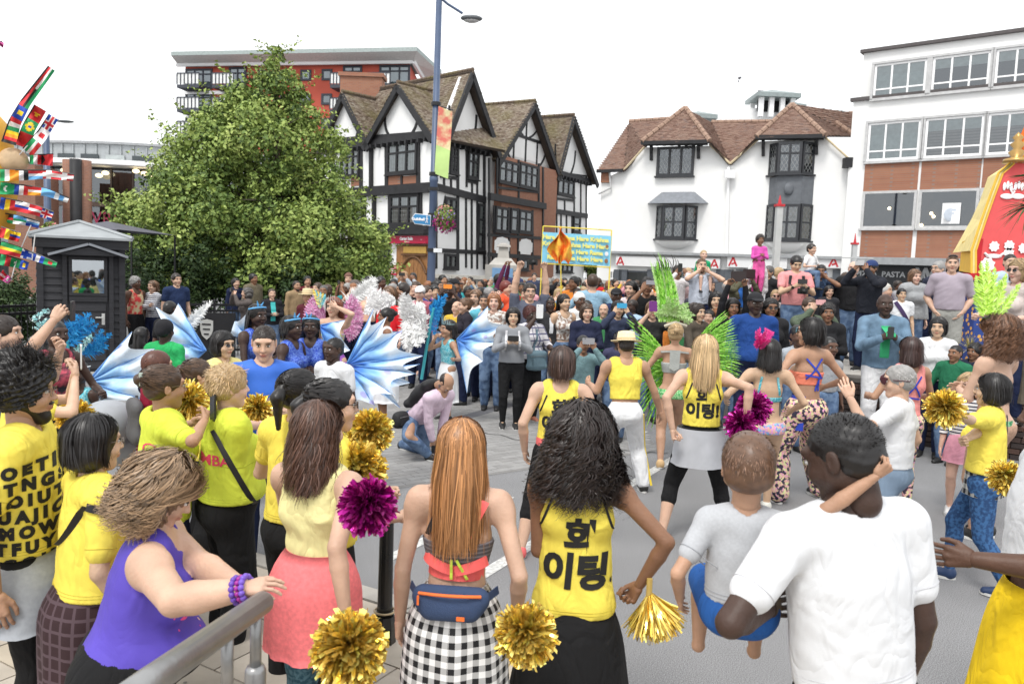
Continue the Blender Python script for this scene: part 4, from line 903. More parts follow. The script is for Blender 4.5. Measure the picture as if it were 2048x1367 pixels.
text('Carter Bells',(z1-z0)*.55,WT,FL.pt(uc-.05,z0+(z1-z0)*.62,.302),rt3,up3,sg,bold=.012);text('LLP',(z1-z0)*.18,WT,FL.pt(uc+1.05,z0+(z1-z0)*.5,.302),rt3,up3,sg);text('SOLICITORS',(z1-z0)*.2,WT,FL.pt(uc,z0+(z1-z0)*.2,.302),rt3,up3,sg)
u0,u1,z0,z1=R3(FL,372,1064,566,1210);g=MB();FL.box(g,u0,u1,0,z1,0,.08);ent=g.build('door_surround',OAK,TB)
a0,a1,az0,az1=R3(FL,400,1135,540,1210)
for k_ in range(6):
 q0_,q1_=a0+(a1-a0)*k_/6+.012,a0+(a1-a0)*(k_+1)/6-.012;f_=lambda u:az1-.75*abs(2*(u-a0)/(a1-a0)-1)**2.2
 g=MB();g.prism([FL.pt(q0_,0,.085),FL.pt(q1_,0,.085),FL.pt(q1_,f_(q1_),.085),FL.pt((q0_+q1_)/2,f_((q0_+q1_)/2),.085),FL.pt(q0_,f_(q0_),.085)],np.array([FL.n[0],FL.n[1],0])*.04);g.build('door_plank',OAK,ent)
arc=[FL.pt(u,az1+.04-.75*abs(2*(u-a0)/(a1-a0)-1)**2.2,.14)for u in np.linspace(a0,a1,13)];g=MB();g.tube(arc,.07,6);g.build('arch_moulding',mat('oak_dark',(.12,.055,.02),.6),ent)
b0,b1,bz0,bz1=R3(FL,412,1075,535,1112);g=MB();FL.box(g,b0,b1,bz0,bz1,.09,.12);g.build('carved_panel',GOLD,ent);g=MB();FL.box(g,b0-.06,b1+.06,bz0-.12,bz0-.03,.082,.2);FL.box(g,b0-.06,b1+.06,bz1+.03,bz1+.1,.082,.2);g.build('moulding',mat('oak_dark'),ent)
u0,u1,z0,z1=R3(FL,332,1178,372,1232);g=MB();FL.box(g,u0,u1,z0,z1,.05,.1);sg=g.build('plaque',REDS,TB);text('FOR YOU\nSERVICES\nOFFICES',(z1-z0)*.14,WT,FL.pt((u0+u1)/2,(z0+z1)/2,.101),rt3,up3,sg)if False else None
for i in range(4):g=MB();FL.box(g,u0+.06,u1-.06,z0+(z1-z0)*(.2+.2*i),z0+(z1-z0)*(.26+.2*i),.1,.104);g.build('plaque_text_line',WT,sg)
u0,u1,z0,z1=R3(FL,100,1080,330,1210);g=MB();FL.box(g,u0,u1,0,z1+1.2,0,.07);g.build('dark_shopfront',DARKROOM,TB)
chx=atz(722,165,11.5);p=at(722,165,43);g=MB();g.box(p[0]-1.1,p[0]+1.1,p[1],p[1]+1,8.5,p[2]+.3);g.box(p[0]-1.2,p[0]+1.2,p[1]-.1,p[1]+1.1,p[2]+.301,p[2]+.5);g.build('chimney',BRICK,TB)
sw0=at(868,556,33);sw1=at(1250,575,36);FS=Fac(sw0,sw1)
zt_=FS.hit(900,549)[1];sw_=empty('low_stone_wall',label='long low pale stone wall with coping running below the timber framed building',cat='wall')
for i in range(12):
 a,b=FS.L*i/12,FS.L*(i+1)/12-.015;g=MB();FS.box(g,a,b,0,zt_-.16,-.3,0);g.build('stone_panel',CONC,sw_);g=MB();FS.box(g,a,b,zt_-.155,zt_,-.4,.1);g.build('coping_stone',mat('coping',(.48,.46,.42),.8,var=.15,bump=.2),sw_)
mp_=at(1005,560,31.5);ms=31.5/FPX
g=MB();cx_,cy2=mp_[0],mp_[1]
def sqf(mb,w0,z0_,w1,z1_):mb.add([(cx_+sx_*w/2,cy2+sy_*w/2,z)for w,z in((w0,z0_),(w1,z1_))for sx_,sy_ in((-1,-1),(1,-1),(1,1),(-1,1))],[(0,3,2,1),(4,5,6,7),(0,1,5,4),(1,2,6,5),(2,3,7,6),(3,0,4,7)])
zz=lambda y:at(1005,y,31.5)[2]
sqf(g,1.35,0,1.35,zz(530));sqf(g,1.1,zz(530)+.002,.62,zz(516));sqf(g,.46,zz(516)+.002,.36,zz(494));sqf(g,.56,zz(494)+.002,.5,zz(489));sqf(g,.3,zz(489)+.002,.22,zz(486))
MEM=tag(g.build('stone_memorial',CONC),'weathered stone memorial pillar with stepped top standing at the low stone wall','memorial')
g=MB();g.box(cx_-.4,cx_+.4,cy2-.72,cy2-.68,zz(570),zz(536));g.build('blue_plaque',mat('plaque_blue',(.16,.3,.5),.6),MEM)
print('timber',time.time()-T0)
Z4=lambda x,y:(x/3.038+1160,y/3.038+150)
fwL=at(1193,560,38.5);fwR=at(1712,560,33.2);FW=Fac(fwL,fwR)
WB=empty('white_rendered_building',label='white rendered building with brown tiled hipped roofs and leaded black windows beyond the crowd',cat='building')
def h4(x,y,o=0):return FW.hit(*Z4(x,y),o)
def p4(x,y,o=0):h=h4(x,y,o);return FW.pt(h[0],h[1],o)
prof=[(100,640),(265,575),(300,545),(345,495),(390,440),(785,430),(850,490),(910,540),(985,480),(1080,405),(1490,385),(1560,450),(1650,525),(1700,530)]
pts=[h4(*q)for q in prof];P_=[(0,0),(FW.L,0)]+[(min(max(a,0),FW.L),b)for a,b in reversed(pts)]
g=MB();g.prism([FW.pt(a,b)for a,b in P_],-np.array([FW.n[0],FW.n[1],0])*.5);g.build('wall',PLASTER,WB)
g=MB();FW.box(g,.02,FW.L,0,h4(265,600)[1],-8,-.5);g.build('rear_wall',PLASTER,WB)
n3w=np.array([FW.n[0],FW.n[1],0])
def rp(*L):return[p4(x,y,o)for x,y,o in L]
HIPM=mat('hip_tile',(.30,.20,.15),.9,var=.25,vscale=9);MORT=mat('lime_mortar',(.58,.48,.32),.9)
A1,C1,D1,G1,A2=(640,200,-1.0),(912,540,.12),(800,288,-4),(1170,286,-4),(1290,180,-1.0)
for tri in(((105,583,.25),(268,578,.25),(300,285,-4)),((268,578,.25),(395,432,-.2),(300,285,-4)),((395,432,-.2),(560,268,-4),(300,285,-4)),((395,432,-.2),A1,(560,268,-4)),((375,408,.6),(788,402,.6),A1),(A1,(788,402,.6),C1),(A1,C1,D1),(C1,(1078,372,.4),A2),(C1,A2,G1),(C1,G1,D1),((1070,378,.6),(1492,366,.6),A2),(A2,(1492,366,.6),(1665,368,-3)),(A2,(1665,368,-3),(1680,232,-4)),(A2,(1680,232,-4),(1400,262,-4)),(A2,(1400,262,-4),G1)):tiled(rp(*tri),'roof_tiles',TILE_RED,WB,thick=.06)
for a,b in(((375,405,.62),(640,198,-1)),((788,400,.62),(640,198,-1)),((1070,375,.62),(1290,178,-1)),((1492,364,.62),(1290,178,-1)),((300,283,-4),(560,266,-4)),((800,288,-4),(1172,284,-4)),((1400,262,-4),(1680,232,-4)),((1550,288,-2.6),(1665,366,-2.6)),((1420,296,-2.6),(1550,286,-2.6))):
 ridge(p4(*a),p4(*b),HIPM,WB,.12)
for a,b in(((268,576),(392,436)),((785,420),(912,538)),((912,538),(1080,395)),((1490,378),(1650,522))):
 g=MB();g.tube([p4(a[0],a[1],.18),p4(b[0],b[1],.18)],.05,6);g.build('verge_mortar',MORT,WB)
for x0,x1,y in((375,788,410),(1070,1492,376)):
 g=MB();g.beam(p4(x0,y+4,.5),p4(x1,y-4,.5),.16,.14,n3w);g.build('gutter',BLACK,WB)
 g=MB();g.prism([p4(x0+10,y+8,.0),p4(x1-10,y+4,0),p4(x1-10,y,.5),p4(x0+10,y+4,.5)],(0,0,-.1));g.build('soffit',BLACK,WB)
 for q in np.linspace(x0+50,x1-50,8):g=MB();c=p4(q,y+22,.02);g.beam(c,c+(0,0,.16),.12,.3,n3w);g.build('rafter_end',BLACK,WB)
for x,y0,y1 in((436,425,520),(722,420,510),(1115,390,495),(1438,380,485)):
 g=MB();g.beam(p4(x,y0,.0),p4(x,y1,0),.12,.14,n3w);g.beam(p4(x,y0+6,.42),p4(x,y1-50,.06),.09,.08,n3w);g.build('bracket',BLACK,WB)
for x0,x1,y in((105,262,582),):g=MB();g.beam(p4(x0,y+4,.25),p4(x1,y-2,.25),.14,.12,n3w);g.build('gutter',BLACK,WB)
g=MB();c=p4(1665,545,.1);g.box(c[0]-.45,c[0]+.45,c[1]-.3,c[1]+.1,c[2]-.15,c[2]+.25);g.build('rain_hopper',BLACK,WB)
def w4(x0,y0,x1,y1,o=0):a=FW.hit(*Z4(x0,y0),o);b=FW.hit(*Z4(x1,y1),o);return a[0],b[0],b[1],a[1]
DG=mat('dark_grey_frame',(.035,.037,.042),.5)
window(FW,*w4(475,440,690,612),3,((1,)),WB,DG,.11,.14,lattice='d',curtain=False)
def bay(x0,y0,x1,y1,rows,out,back=None):
 F2=Fac(FW.pt(0,0,out)[:2],FW.pt(FW.L,0,out)[:2]);a=F2.hit(*Z4(x0,y0));b=F2.hit(*Z4(x1,y1));u0,u1,z0,z1=a[0],b[0],b[1],a[1];s_=.4
 window(F2,u0+s_,u1-s_,z0,z1,2,rows,WB,DG,.11,.10,lattice='d',back=back)
 for q,(A,B)in enumerate(((FW.pt(u0,0,0),F2.pt(u0+s_,0)),(F2.pt(u1-s_,0),FW.pt(u1,0,0)))):
  F3=Fac(A[:2],B[:2]);window(F3,0,F3.L,z0,z1,1,rows,WB,DG,.09,.06,lattice='d',back=back)
 return F2,u0,u1,z0,z1
AMB=mat('lit_room',(.30,.22,.14),.9,var=.3)
def oriel(F2,u0,u1,z0,z1,out):
 g=MB();rows=[];n=14
 for i in range(7):
  q=i/6;r=math.cos(q*PI/2)**.8;z=z0-.08-q*(z0-z1);um=(u0+u1)/2;hw_=(u1-u0)/2*(r*.97+.03)
  rows.append([FW.pt(um+hw_*math.cos(t_)*-1,z,(out+.02)*r*min(1,2.2*math.sin(t_)))for t_ in np.linspace(0,PI,n)])
 V=[p for r_ in rows for p in r_];F_=[(i*n+j,i*n+j+1,(i+1)*n+j+1,(i+1)*n+j)for i in range(6)for j in range(n-1)]+[tuple(range(n))]
 g.add(V,F_);g.build('oriel_base',PLASTER,WB,True)
b1=bay(455,792,685,995,(1,1),.45);oriel(*b1[:4],h4(540,1052)[1],.45)
F2,u0,u1,z0,z1=b1;zt2=h4(560,712)[1];LEAD=mat('lead_roof',(.22,.235,.26),.6,metal=.2)
g=MB();lo_=[FW.pt(u0-.5,z1+.12),F2.pt(u0-.15,z1+.08,.25),F2.pt(u1+.15,z1+.08,.25),FW.pt(u1+.5,z1+.12)];hi_=[FW.pt(u0+.15,zt2),FW.pt(u0+.3,zt2,.12),FW.pt(u1-.3,zt2,.12),FW.pt(u1-.15,zt2)]
g.add(lo_+hi_,[(0,1,5,4),(1,2,6,5),(2,3,7,6),(4,5,6,7),(0,3,2,1)]);g.build('bay_roof',LEAD,WB)
b2=bay(1150,412,1405,597,(1.9,1),.45);b3=bay(1130,785,1388,1005,(1,1),.45,AMB);oriel(*b3[:4],h4(1260,1075)[1],.45)
F2,u0,u1,z0,z1=b3;zb_,zt_3=b3[4],b2[3];SLH=mat('slate_hanging',(.13,.14,.155),.7,var=.12,bump=.3)
g=MB();g.prism([FW.pt(u0,0,0)*(1,1,0)+(0,0,zb_+.02),F2.pt(u0+.4,zb_+.02),F2.pt(u1-.4,zb_+.02),FW.pt(u1,zb_+.02)],(0,0,zt_3-zb_-.12));pn=g.build('slate_hung_panel',SLH,WB)
nr_=9
for i in range(nr_):g=MB();z_=zb_+(zt_3-zb_)*(i+.5)/nr_;F2.box(g,u0+.42,u1-.42,z_-.09,z_+.08,.002,.012+.004*(i%2));g.build('slate_course',SLH,pn)
v,q=ball(F2.pt((u0+u1)/2,(zb_+zt_3)/2,.06),(.22,.1,.26),10,8);g=MB();g.add(v,q);g.build('lion_mask',SLH,pn,True)
for x,y0,y1 in((905,560,1090),):g=MB();g.beam(p4(x,y0,.05),p4(x-12,y1,.05),.1,.1,n3w);g.box(*(lambda c:(c[0]-.22,c[0]+.22,c[1]-.2,c[1],c[2]-.2,c[2]+.15))(p4(905,600,.2)));g.build('down_pipe',WHITE(),WB)
g=MB();g.tube([p4(180,592,.15),p4(186,685,.15),p4(112,722,.15)],.05,8);g.build('down_pipe',mat('grey_pipe',(.5,.5,.5),.6),WB)
g=MB();u_,z_=h4(128,610);FW.box(g,.02,.45,z_-.35,z_+.3,.001,.12);g.build('brick_corbel',BRICK,WB)
SG=mat('sign_grey',(.70,.70,.70),.5,var=.02);RA=mat('logo_red',(.5,.03,.04),.5)
rw3=np.array([FW.t[0],FW.t[1],0])
for x0,x1,logos in((232,857,(258,826)),(906,1262,(938,)),(1422,1695,(1545,))):
 u0,u1,z0,z1=w4(x0,1100,x1,1178);g=MB();FW.box(g,u0,u1,z0,z1,.02,.3);s_=g.build('fascia_sign',SG,WB)
 for lx_ in logos:
  uu_=h4(lx_,1140)[0];zc=(z0+z1)/2;g=MB();w_=.17
  for A,B in(((-1,-1),(0,1)),((0,1),(1,-1)),((-.35,-.55),(.75,-.2))):g.beam(FW.pt(uu_+A[0]*w_,zc+A[1]*.19,.302),FW.pt(uu_+B[0]*w_,zc+B[1]*.19,.302),.07,.012,n3w)
  g.build('logo',RA,s_)
g=MB();FW.box(g,.3,FW.L,h4(600,1098)[1]+.02,h4(600,1085)[1]+.04,0,.4);g.build('cornice',mat('grey_trim',(.3,.31,.32),.7),WB)
SHOP=mat('shop_grey',(.09,.10,.115),.6)
for x in(236,268,440,860,905,980,1210,1262,1410,1450,1570,1690):
 u_=h4(x,1180)[0];g=MB();FW.box(g,u_-.2,u_+.2,0,h4(x,1182)[1],.0,.15);g.build('pilaster',SHOP,WB)
zs=h4(600,1184)[1]
for x0,x1 in((280,430),(452,850),(990,1200),(1275,1400),(1465,1560),(1585,1680)):window(FW,h4(x0,1180)[0],h4(x1,1180)[0],.5,zs-.1,2 if x1-x0>180 else 1,((1,)),WB,SHOP,.08,.07,sill=False,back=mat('shop_interior',(.12,.12,.12),.9,var=.5,vscale=1.2))
window(FW,h4(183,1180)[0],h4(236,1180)[0],.9,zs-.12,3,(1,1,1,1),WB,WHITE(),.07,.1,sill=False)
HB=empty('hall_with_lantern',label='pale hall roof with louvred white lantern rising behind the white rendered building',cat='building')
D_=52
def pb(x,y,d=D_):X,Y=Z4(x,y);return at(X,Y,d)
g=MB();a=[pb(770,300),pb(770,268),pb(985,208),pb(1050,200),pb(1420,205),pb(1545,245),pb(1690,235),pb(1690,300)];g.prism(a,(0,6,0));g.build('wall',WHITE(),HB)
c=pb(1168,160);hw2=(pb(1300,160)[0]-pb(1040,160)[0])/2;zt1,zt0,zb0=pb(1168,90)[2],pb(1168,135)[2],pb(1168,226)[2]
GRF=mat('grey_metal_roof',(.25,.29,.29),.6)
g=MB();cx_,cy2=c[0],c[1];g.add([(cx_-hw2,cy2-hw2,zt0),(cx_+hw2,cy2-hw2,zt0),(cx_+hw2,cy2+hw2,zt0),(cx_-hw2,cy2+hw2,zt0),(cx_,cy2,zt1),(cx_-hw2,cy2-hw2,zt0-.25),(cx_+hw2,cy2-hw2,zt0-.25),(cx_+hw2,cy2+hw2,zt0-.25),(cx_-hw2,cy2+hw2,zt0-.25)],[(0,1,4),(1,2,4),(2,3,4),(3,0,4),(5,8,7,6),(0,5,6,1),(1,6,7,2),(2,7,8,3),(3,8,5,0)]);g.build('lantern_roof',GRF,HB)
for sx_ in(-.72,-.25,.25,.72):
 for sy_ in(-.7,.7):g=MB();g.box(cx_+hw2*sx_-.14,cx_+hw2*sx_+.14,cy2+hw2*sy_-.14,cy2+hw2*sy_+.14,zb0-.5,zt0-.25);g.build('lantern_post',WHITE(),HB)
g=MB();g.box(cx_-hw2*.7,cx_+hw2*.7,cy2-.1,cy2,zb0,zb0+1.3);g.build('lantern_window',DARKROOM,HB)
for x0,y0,x1,y1 in((680,215,838,240),(1280,155,1378,178),(1525,205,1690,232)):
 A,B=pb(x0,y0+15,50),pb(x1,y1,50);t_=pb((x0+x1)/2-20,y0-5,51);g=MB();g.add([A,B,B+(0,4,0),A+(0,4,0),t_+(0,1,.1),A-(0,0,.25),B-(0,0,.25),B+(0,4,-.25),A+(0,4,-.25)],[(0,1,4),(1,2,4),(2,3,4),(3,0,4),(0,5,6,1),(5,8,7,6),(1,6,7,2),(3,8,5,0)]);g.build('vent_roof',GRF,HB)
Z5=lambda x,y:(x/2.441+1640,y/2.441+40)
fa=at(*Z5(183,388),33);fb=at(*Z5(996,300),29.4);v_=nrm(fb[:2]-fa[:2]);FB=Fac(fa[:2],fa[:2]+v_*16)
MBD=empty('modern_office_building',label='white framed office block with red brick panels and wide windows above a restaurant',cat='building')
def r5(x0,y0,x1,y1,F=FB):a=F.hit(*Z5(x0,y0));b=F.hit(*Z5(x1,y1));return a[0],b[0],b[1],a[1]
zled=FB.hit(*Z5(183,388))[1];ztop=FB.hit(*Z5(210,160))[1];u_l=FB.hit(*Z5(210,160))[0]
g=MB();FB.box(g,-.15,16,0,zled,-9,0);g.build('wall',PLASTER,MBD);g=MB();FB.box(g,u_l,16,zled+.002,ztop,-9,-.12);g.build('upper_wall',PLASTER,MBD)
g=MB();FB.box(g,-.25,16,zled-.08,zled+.06,-.11,.12);g.build('ledge',mat('ledge_grey',(.09,.08,.08),.7),MBD);g=MB();FB.box(g,u_l-.1,16,ztop,ztop+.12,-9,.05);g.build('coping',mat('ledge_grey'),MBD)
LF=WHITE()
cols5=[((265,215,522,368),(235,500,490,685),(222,692,474,832),(212,838,462,1018),(203,1025,446,1126)),((548,185,832,335),(515,470,798,670),(500,672,778,830),(488,832,765,1020),(475,1028,752,1128))]
w1=[r5(*c)for c in cols5[0]];w2=[r5(*c)for c in cols5[1]];per=w2[1][0]-w1[1][0];print('per',per,w1[1],w2[1])
for k_ in range(5):
 for j in range(5):
  a0_,a1_,c0_,c1_=(w1[j]if k_==0 else(w2[j][0]+per*(k_-1),w2[j][0]+per*(k_-1)+w2[j][1]-w2[j][0],w1[j][2],w1[j][3]))
  c0_,c1_=w1[j][2],w1[j][3]
  if j==4:c0_-=.3
  if j in(2,4):g=MB();FB.box(g,a0_,a1_,c0_,c1_,.0,.025);g.build('brick_panel',BRICK,MBD)
  elif j==3:window(FB,a0_,a1_,c0_,c1_,1,(1,),MBD,mat('dark_frame',(.05,.05,.055),.5),.1,.08,back=mat('restaurant_interior',(.09,.07,.05),.9,pat='noise',c2=(.015,.015,.015),ps=1.2));
  else:
   blind=mat('roller_blind',(.62,.66,.64),.8)if k_==0 else(mat('venetian_blind',(.30,.25,.22),.8,pat='hstripe',c2=(.18,.15,.13),ps=9)if j==1 else DARKROOM)
   u_a,u_b=a0_,a1_;F_=FB
   w_=window(F_,u_a+.06,u_b-.06,c0_+.06,c1_-.06,3,(1,3.2),MBD,LF,.085,.08,back=blind,sill=False);g=MB();zz0=c1_-.06-(c1_-c0_)*.3;F_.box(g,u_a+.1,u_b-.1,zz0,c1_-.1,.009,.016);g.build('blind',mat('pale_blind',(.6,.62,.6),.8),w_)
   g=MB();FB.box(g,u_a-.04,u_b+.04,c1_-.055,c1_+.03,-.12,.14);FB.box(g,u_a-.04,u_a+.055,c0_,c1_-.06,-.12,.14);FB.box(g,u_b-.055,u_b+.04,c0_,c1_-.06,-.12,.14);FB.box(g,u_a-.04,u_b+.04,c0_-.05,c0_+.055,-.12,.14);g.build('window_surround',mat('dark_frame'),MBD)
for(x,y)in((340,920),(545,945),(556,960),(497,1002)):
 p=FB.pt(*FB.hit(*Z5(x,y)),.06);v,q=ball(p,.06,8,6);g=MB();g.add(v,q);tag(g.build('pendant_lamp',mat('lamp_glow',(1,.8,.5),.5,emit=4)),{340:'round glowing pendant lamp in the left restaurant window',545:'upper small glowing lamp in the right restaurant window',556:'lower small glowing lamp in the right restaurant window',497:'glowing lamp low in the corner of the right restaurant window'}[x],'lamp')
u0,u1,z0,z1=r5(602,895,683,995);g=MB();FB.box(g,u0,u1,z0,z1,.085,.1);ps_=tag(g.build('window_poster',WHITE()),'white poster with pale grey drawing hung in the first floor restaurant window','poster')
v,q=ball(FB.pt((u0+u1)/2,(z0+z1)/2-.05,.1),(.28,.02,.26),10,6);g=MB();g.add(v,q);g.build('printed_drawing',mat('pale_ink',(.5,.55,.62),.7),ps_)
g=MB();FB.box(g,u0+.15,u1-.15,z1-.3,z1-.22,.1,.104);FB.box(g,u0+.2,u1-.2,z1-.42,z1-.36,.1,.104);g.build('printed_heading',mat('pale_ink'),ps_)
zf1=FB.hit(*Z5(300,1195))[1];zf0=FB.hit(*Z5(300,1300))[1];
g=MB();FB.box(g,.6,16,zf1,zf1+.28,0,.9);g.build('canopy',mat('grey_trim'),MBD);g=MB();FB.box(g,.6,16,zf0-.1,zf1-.01,.02,.3);fs=g.build('fascia_sign',mat('fascia_dark',(.03,.032,.036),.6),MBD)
rb3=np.array([FB.t[0],FB.t[1],0]);uc_=FB.hit(*Z5(355,1243),.3)[0];zc_=FB.hit(*Z5(355,1243),.3)[1]
SL=mat('letter_grey',(.42,.43,.44),.6)
text('PIZZA  PASTA  GRILL',.30,SL,FB.pt(uc_,zc_,.302),rb3,np.array([0,0,1.]),fs,bold=.008);u_w,z_w=FB.hit(*Z5(525,1243),.3);text('WI',.62,SL,FB.pt(u_w,z_w,.302),rb3,np.array([0,0,1.]),fs,bold=.03)
window(FB,.7,15,.3,zf0-.15,8,(1,),MBD,mat('dark_frame'),.12,.1,back=mat('shop_interior'),sill=False)
Z2=lambda x,y:(x/2.532+340,y/2.532+60)
REDW=mat('red_render',(.50,.10,.065),.85,var=.08,vscale=.5)
ra=at(*Z2(78,185),90);rb_=at(*Z2(1215,155),85);FA=Fac(ra,rb_);RB=empty('red_apartment_block',label='tall red rendered apartment block with white balconies and flat overhanging roof',cat='building')
zr=FA.hit(*Z2(78,187))[1];FE=Fac(FA.pt(FA.L,0)[:2],at(*Z2(1262,225),93)[:2])
g=MB();A=FA.pt(0,0);B=FA.pt(FA.L,0);C_=FE.pt(FE.L,0);g.prism([A,B,C_,C_+(A-B)],(0,0,zr));g.build('wall',REDW,RB)
g=MB();e=4;tl,tr_,te=at(*Z2(5,125),87.5),at(*Z2(1250,103),82),at(*Z2(1330,215),91);zr2=zr+.55
lo2=[FA.pt(-.5,zr,.5),FA.pt(FA.L+.5,zr,.5),FE.pt(FE.L,zr,.5)];hi2=[(tl[0],tl[1],zr2),(tr_[0],tr_[1],zr2),(te[0]+1,te[1],zr2)]
g.add(lo2+hi2,[(0,1,4,3),(1,2,5,4)]);g.build('soffit',mat('soffit_white',(.62,.6,.58),.8),RB)
g=MB();g.prism(hi2+[(te[0]-28,te[1]+8,zr2)],(0,0,.4));g.build('roof',mat('roof_edge_grey',(.33,.38,.37),.7),RB)
g=MB();g.tube([FA.pt(-.6,zr+.1,.7),FA.pt(FA.L+.6,zr+.1,.7)],.28,6);g.tube([FA.pt(FA.L+.6,zr+.1,.7),FE.pt(FE.L,zr+.1,.7)],.28,6);g.build('white_band',WHITE(),RB)
flh=116/2.532/FPX*88
DKF=mat('balcony_frame',(.05,.055,.07),.6)
def aptwin(x0,y0,x1,y1,bal,cols):
 for lv in range(4):
  a=FA.hit(*Z2(x0,y0));b=FA.hit(*Z2(x1,y1));dz=-flh*lv
  if not bal and lv>2:continue
  window(FA,a[0],b[0],b[1]+dz,a[1]+dz,cols,(3,1)if bal else(1,),RB,DKF,.22,.12,back=mat('apt_blind',(.35,.42,.46),.8,var=.3,vscale=.6),sill=False,curtain=False)
  if bal:
   u0_,u1_=FA.hit(*Z2(bal[0],290))[0],FA.hit(*Z2(bal[1],290))[0];zb_=FA.hit(*Z2(bal[0],300))[1]+dz;ztp=FA.hit(*Z2(bal[0],246))[1]+dz
   g=MB();FA.box(g,u0_,u1_,zb_-.35,zb_,.1,2.2);bo_=g.build('balcony',DKF,RB)
   g=MB();FA.box(g,u0_,u1_,zb_+.1,ztp,2.1,2.16);g.build('balcony_panel',mat('balcony_white',(.75,.76,.75),.6),bo_)
   g=MB();FA.box(g,u0_,u1_,ztp,ztp+.1,2.05,2.22);nb_=6
   for i in range(nb_+1):FA.box(g,u0_+(u1_-u0_)*i/nb_-.05,u0_+(u1_-u0_)*i/nb_+.05,zb_,ztp-.002,2.162,2.23)
   g.build('balcony_rail',DKF,bo_)
aptwin(80,198,216,300,(96,205),3);aptwin(300,190,388,300,(270,375),2);aptwin(445,205,490,258,None,1);aptwin(560,205,610,258,None,1);aptwin(662,203,716,258,None,1);aptwin(770,200,822,256,None,1);aptwin(878,182,972,290,(855,950),2);aptwin(1062,180,1215,290,(1035,1150),3)
for lv in range(1,4):g=MB();z_=FA.hit(*Z2(78,312))[1]-flh*(lv-1);FA.box(g,0,6.2,z_-.35,z_,.02,.3);g.build('string_course',WHITE(),RB)
Z1=lambda x,y:(x/2.485,y/2.485+50)
ZINC=mat('zinc_cladding',(.34,.36,.37),.5,metal=.35,var=.08);CB=empty('curved_glass_building',label='curved civic building with zinc band, white canopy, brick piers and tall dark glazing',cat='building')
cc=at(*Z1(560,700),44);Rr=13.;ccx,ccy=cc[0]-.8,cc[1]+Rr
def ap(th,r,z):return np.array([ccx+r*math.sin(th),ccy-r*math.cos(th),z])
def ring(name,t0_,t1_,r0,r1,z0_,z1_,m,parent,n=24):
 g=MB();th=np.linspace(t0_,t1_,n);V=[ap(t_,r,z)for t_ in th for r,z in((r1,z0_),(r1,z1_),(r0,z1_),(r0,z0_))]
 F_=[(i*4+k,(i+1)*4+k,(i+1)*4+(k+1)%4,i*4+(k+1)%4)for i in range(n-1)for k in range(4)]+[(0,1,2,3),((n-1)*4,(n-1)*4+3,(n-1)*4+2,(n-1)*4+1)]
 g.add(V,F_);return g.build(name,m,parent)
zy=lambda y:at(225,y/2.485+50,44)[2]
T0_,T1_=-1.15,1.15
ring('zinc_band',T0_,T1_,Rr-2,Rr-.5,zy(680),zy(588),ZINC,CB);ring('parapet',T0_,T1_,Rr-2,Rr-.35,zy(588)+.01,zy(575),mat('grey_trim'),CB)
for t_ in np.linspace(T0_,T1_,44):g=MB();a,b=ap(t_,Rr-.49,zy(680)),ap(t_,Rr-.49,zy(590));g.beam(a,b,.06,.05,(math.sin(t_),-math.cos(t_),0));g.build('standing_seam',ZINC,CB)
for i,t_ in enumerate(np.linspace(-.62,.62,12)):
 if i%5==3:continue
 g=MB();P4=[ap(t_-.04,Rr-.46,zy(672)),ap(t_+.04,Rr-.46,zy(672)),ap(t_+.04,Rr-.46,zy(640)),ap(t_-.04,Rr-.46,zy(640))];g.prism(P4,(0,-.05,0));g.build('clerestory_window',mat('dark_glass',(.05,.06,.065),.15)if i%3 else mat('grey_glass',(.35,.38,.38),.3),CB)
ring('canopy',T0_,T1_,Rr-1,Rr+1.3,zy(705),zy(682),WHITE(),CB)
ring('interior_back',T0_,T1_,Rr-1.0,Rr-.9,0,zy(706),DARKROOM,CB)
tw=np.linspace(-.95,.95,22)
for i in range(21):
 for j,(a_,b_)in enumerate(((zy(1100),zy(1010)),(zy(1002),zy(905)),(zy(880),zy(715)))):
  g=MB();g.add([ap(tw[i]+.006,Rr-.3,a_),ap(tw[i+1]-.006,Rr-.3,a_),ap(tw[i+1]-.006,Rr-.3,b_),ap(tw[i]+.006,Rr-.3,b_)],[(0,1,2,3)]);g.build('pane',GLASS,CB)
 g=MB();g.beam(ap(tw[i],Rr-.32,0),ap(tw[i],Rr-.32,zy(712)),.08,.09,(math.sin(tw[i]),-math.cos(tw[i]),0));g.build('mullion',mat('bronze_frame',(.08,.06,.05),.5),CB)
ring('floor_band',T0_,T1_,Rr-.9,Rr-.2,zy(903),zy(882),mat('bronze_band',(.16,.11,.09),.6),CB);ring('transom',T0_,T1_,Rr-.9,Rr-.22,zy(1008),zy(1003),mat('bronze_band'),CB)
for x in(358,412):
 p=at(*Z1(x,900),41.5);g=MB();g.lathe([(.42,0),(.42,zy(706))],(p[0],p[1],0),14);g.build('brick_pier',BRICKD,CB,True)
p=at(*Z1(378,900),41);g=MB();g.lathe([(.28,0),(.28,zy(706))],(p[0],p[1],0),14);g.build('black_column',BLACK,CB,True)
p0_,p1_=at(-40,400,37),at(*Z1(176,900),39);g=MB();g.box(p0_[0],p1_[0],p1_[1],p1_[1]+2,0,zy(760));g.build('brick_wing',BRICKD,CB)
for x,y in((492,748),(524,735),(717,738),(757,748),(320,722),(676,726)):
 p=at(*Z1(x,y),43.9);v,q=ball(p,(.2,.2,.12),8,6);g=MB();g.add(v,q);g.build('ceiling_light',mat('warm_lamp',(1,.82,.5),.5,emit=1.5),CB)
c_t=ap(.05,Rr-.2,zy(965));text('LAWRENCE',1.0,mat('neon_pink',(.35,.03,.08),.5),(c_t[0]-.1,c_t[1]-.02,c_t[2]),(1,.03,0),(0,0,1),CB)
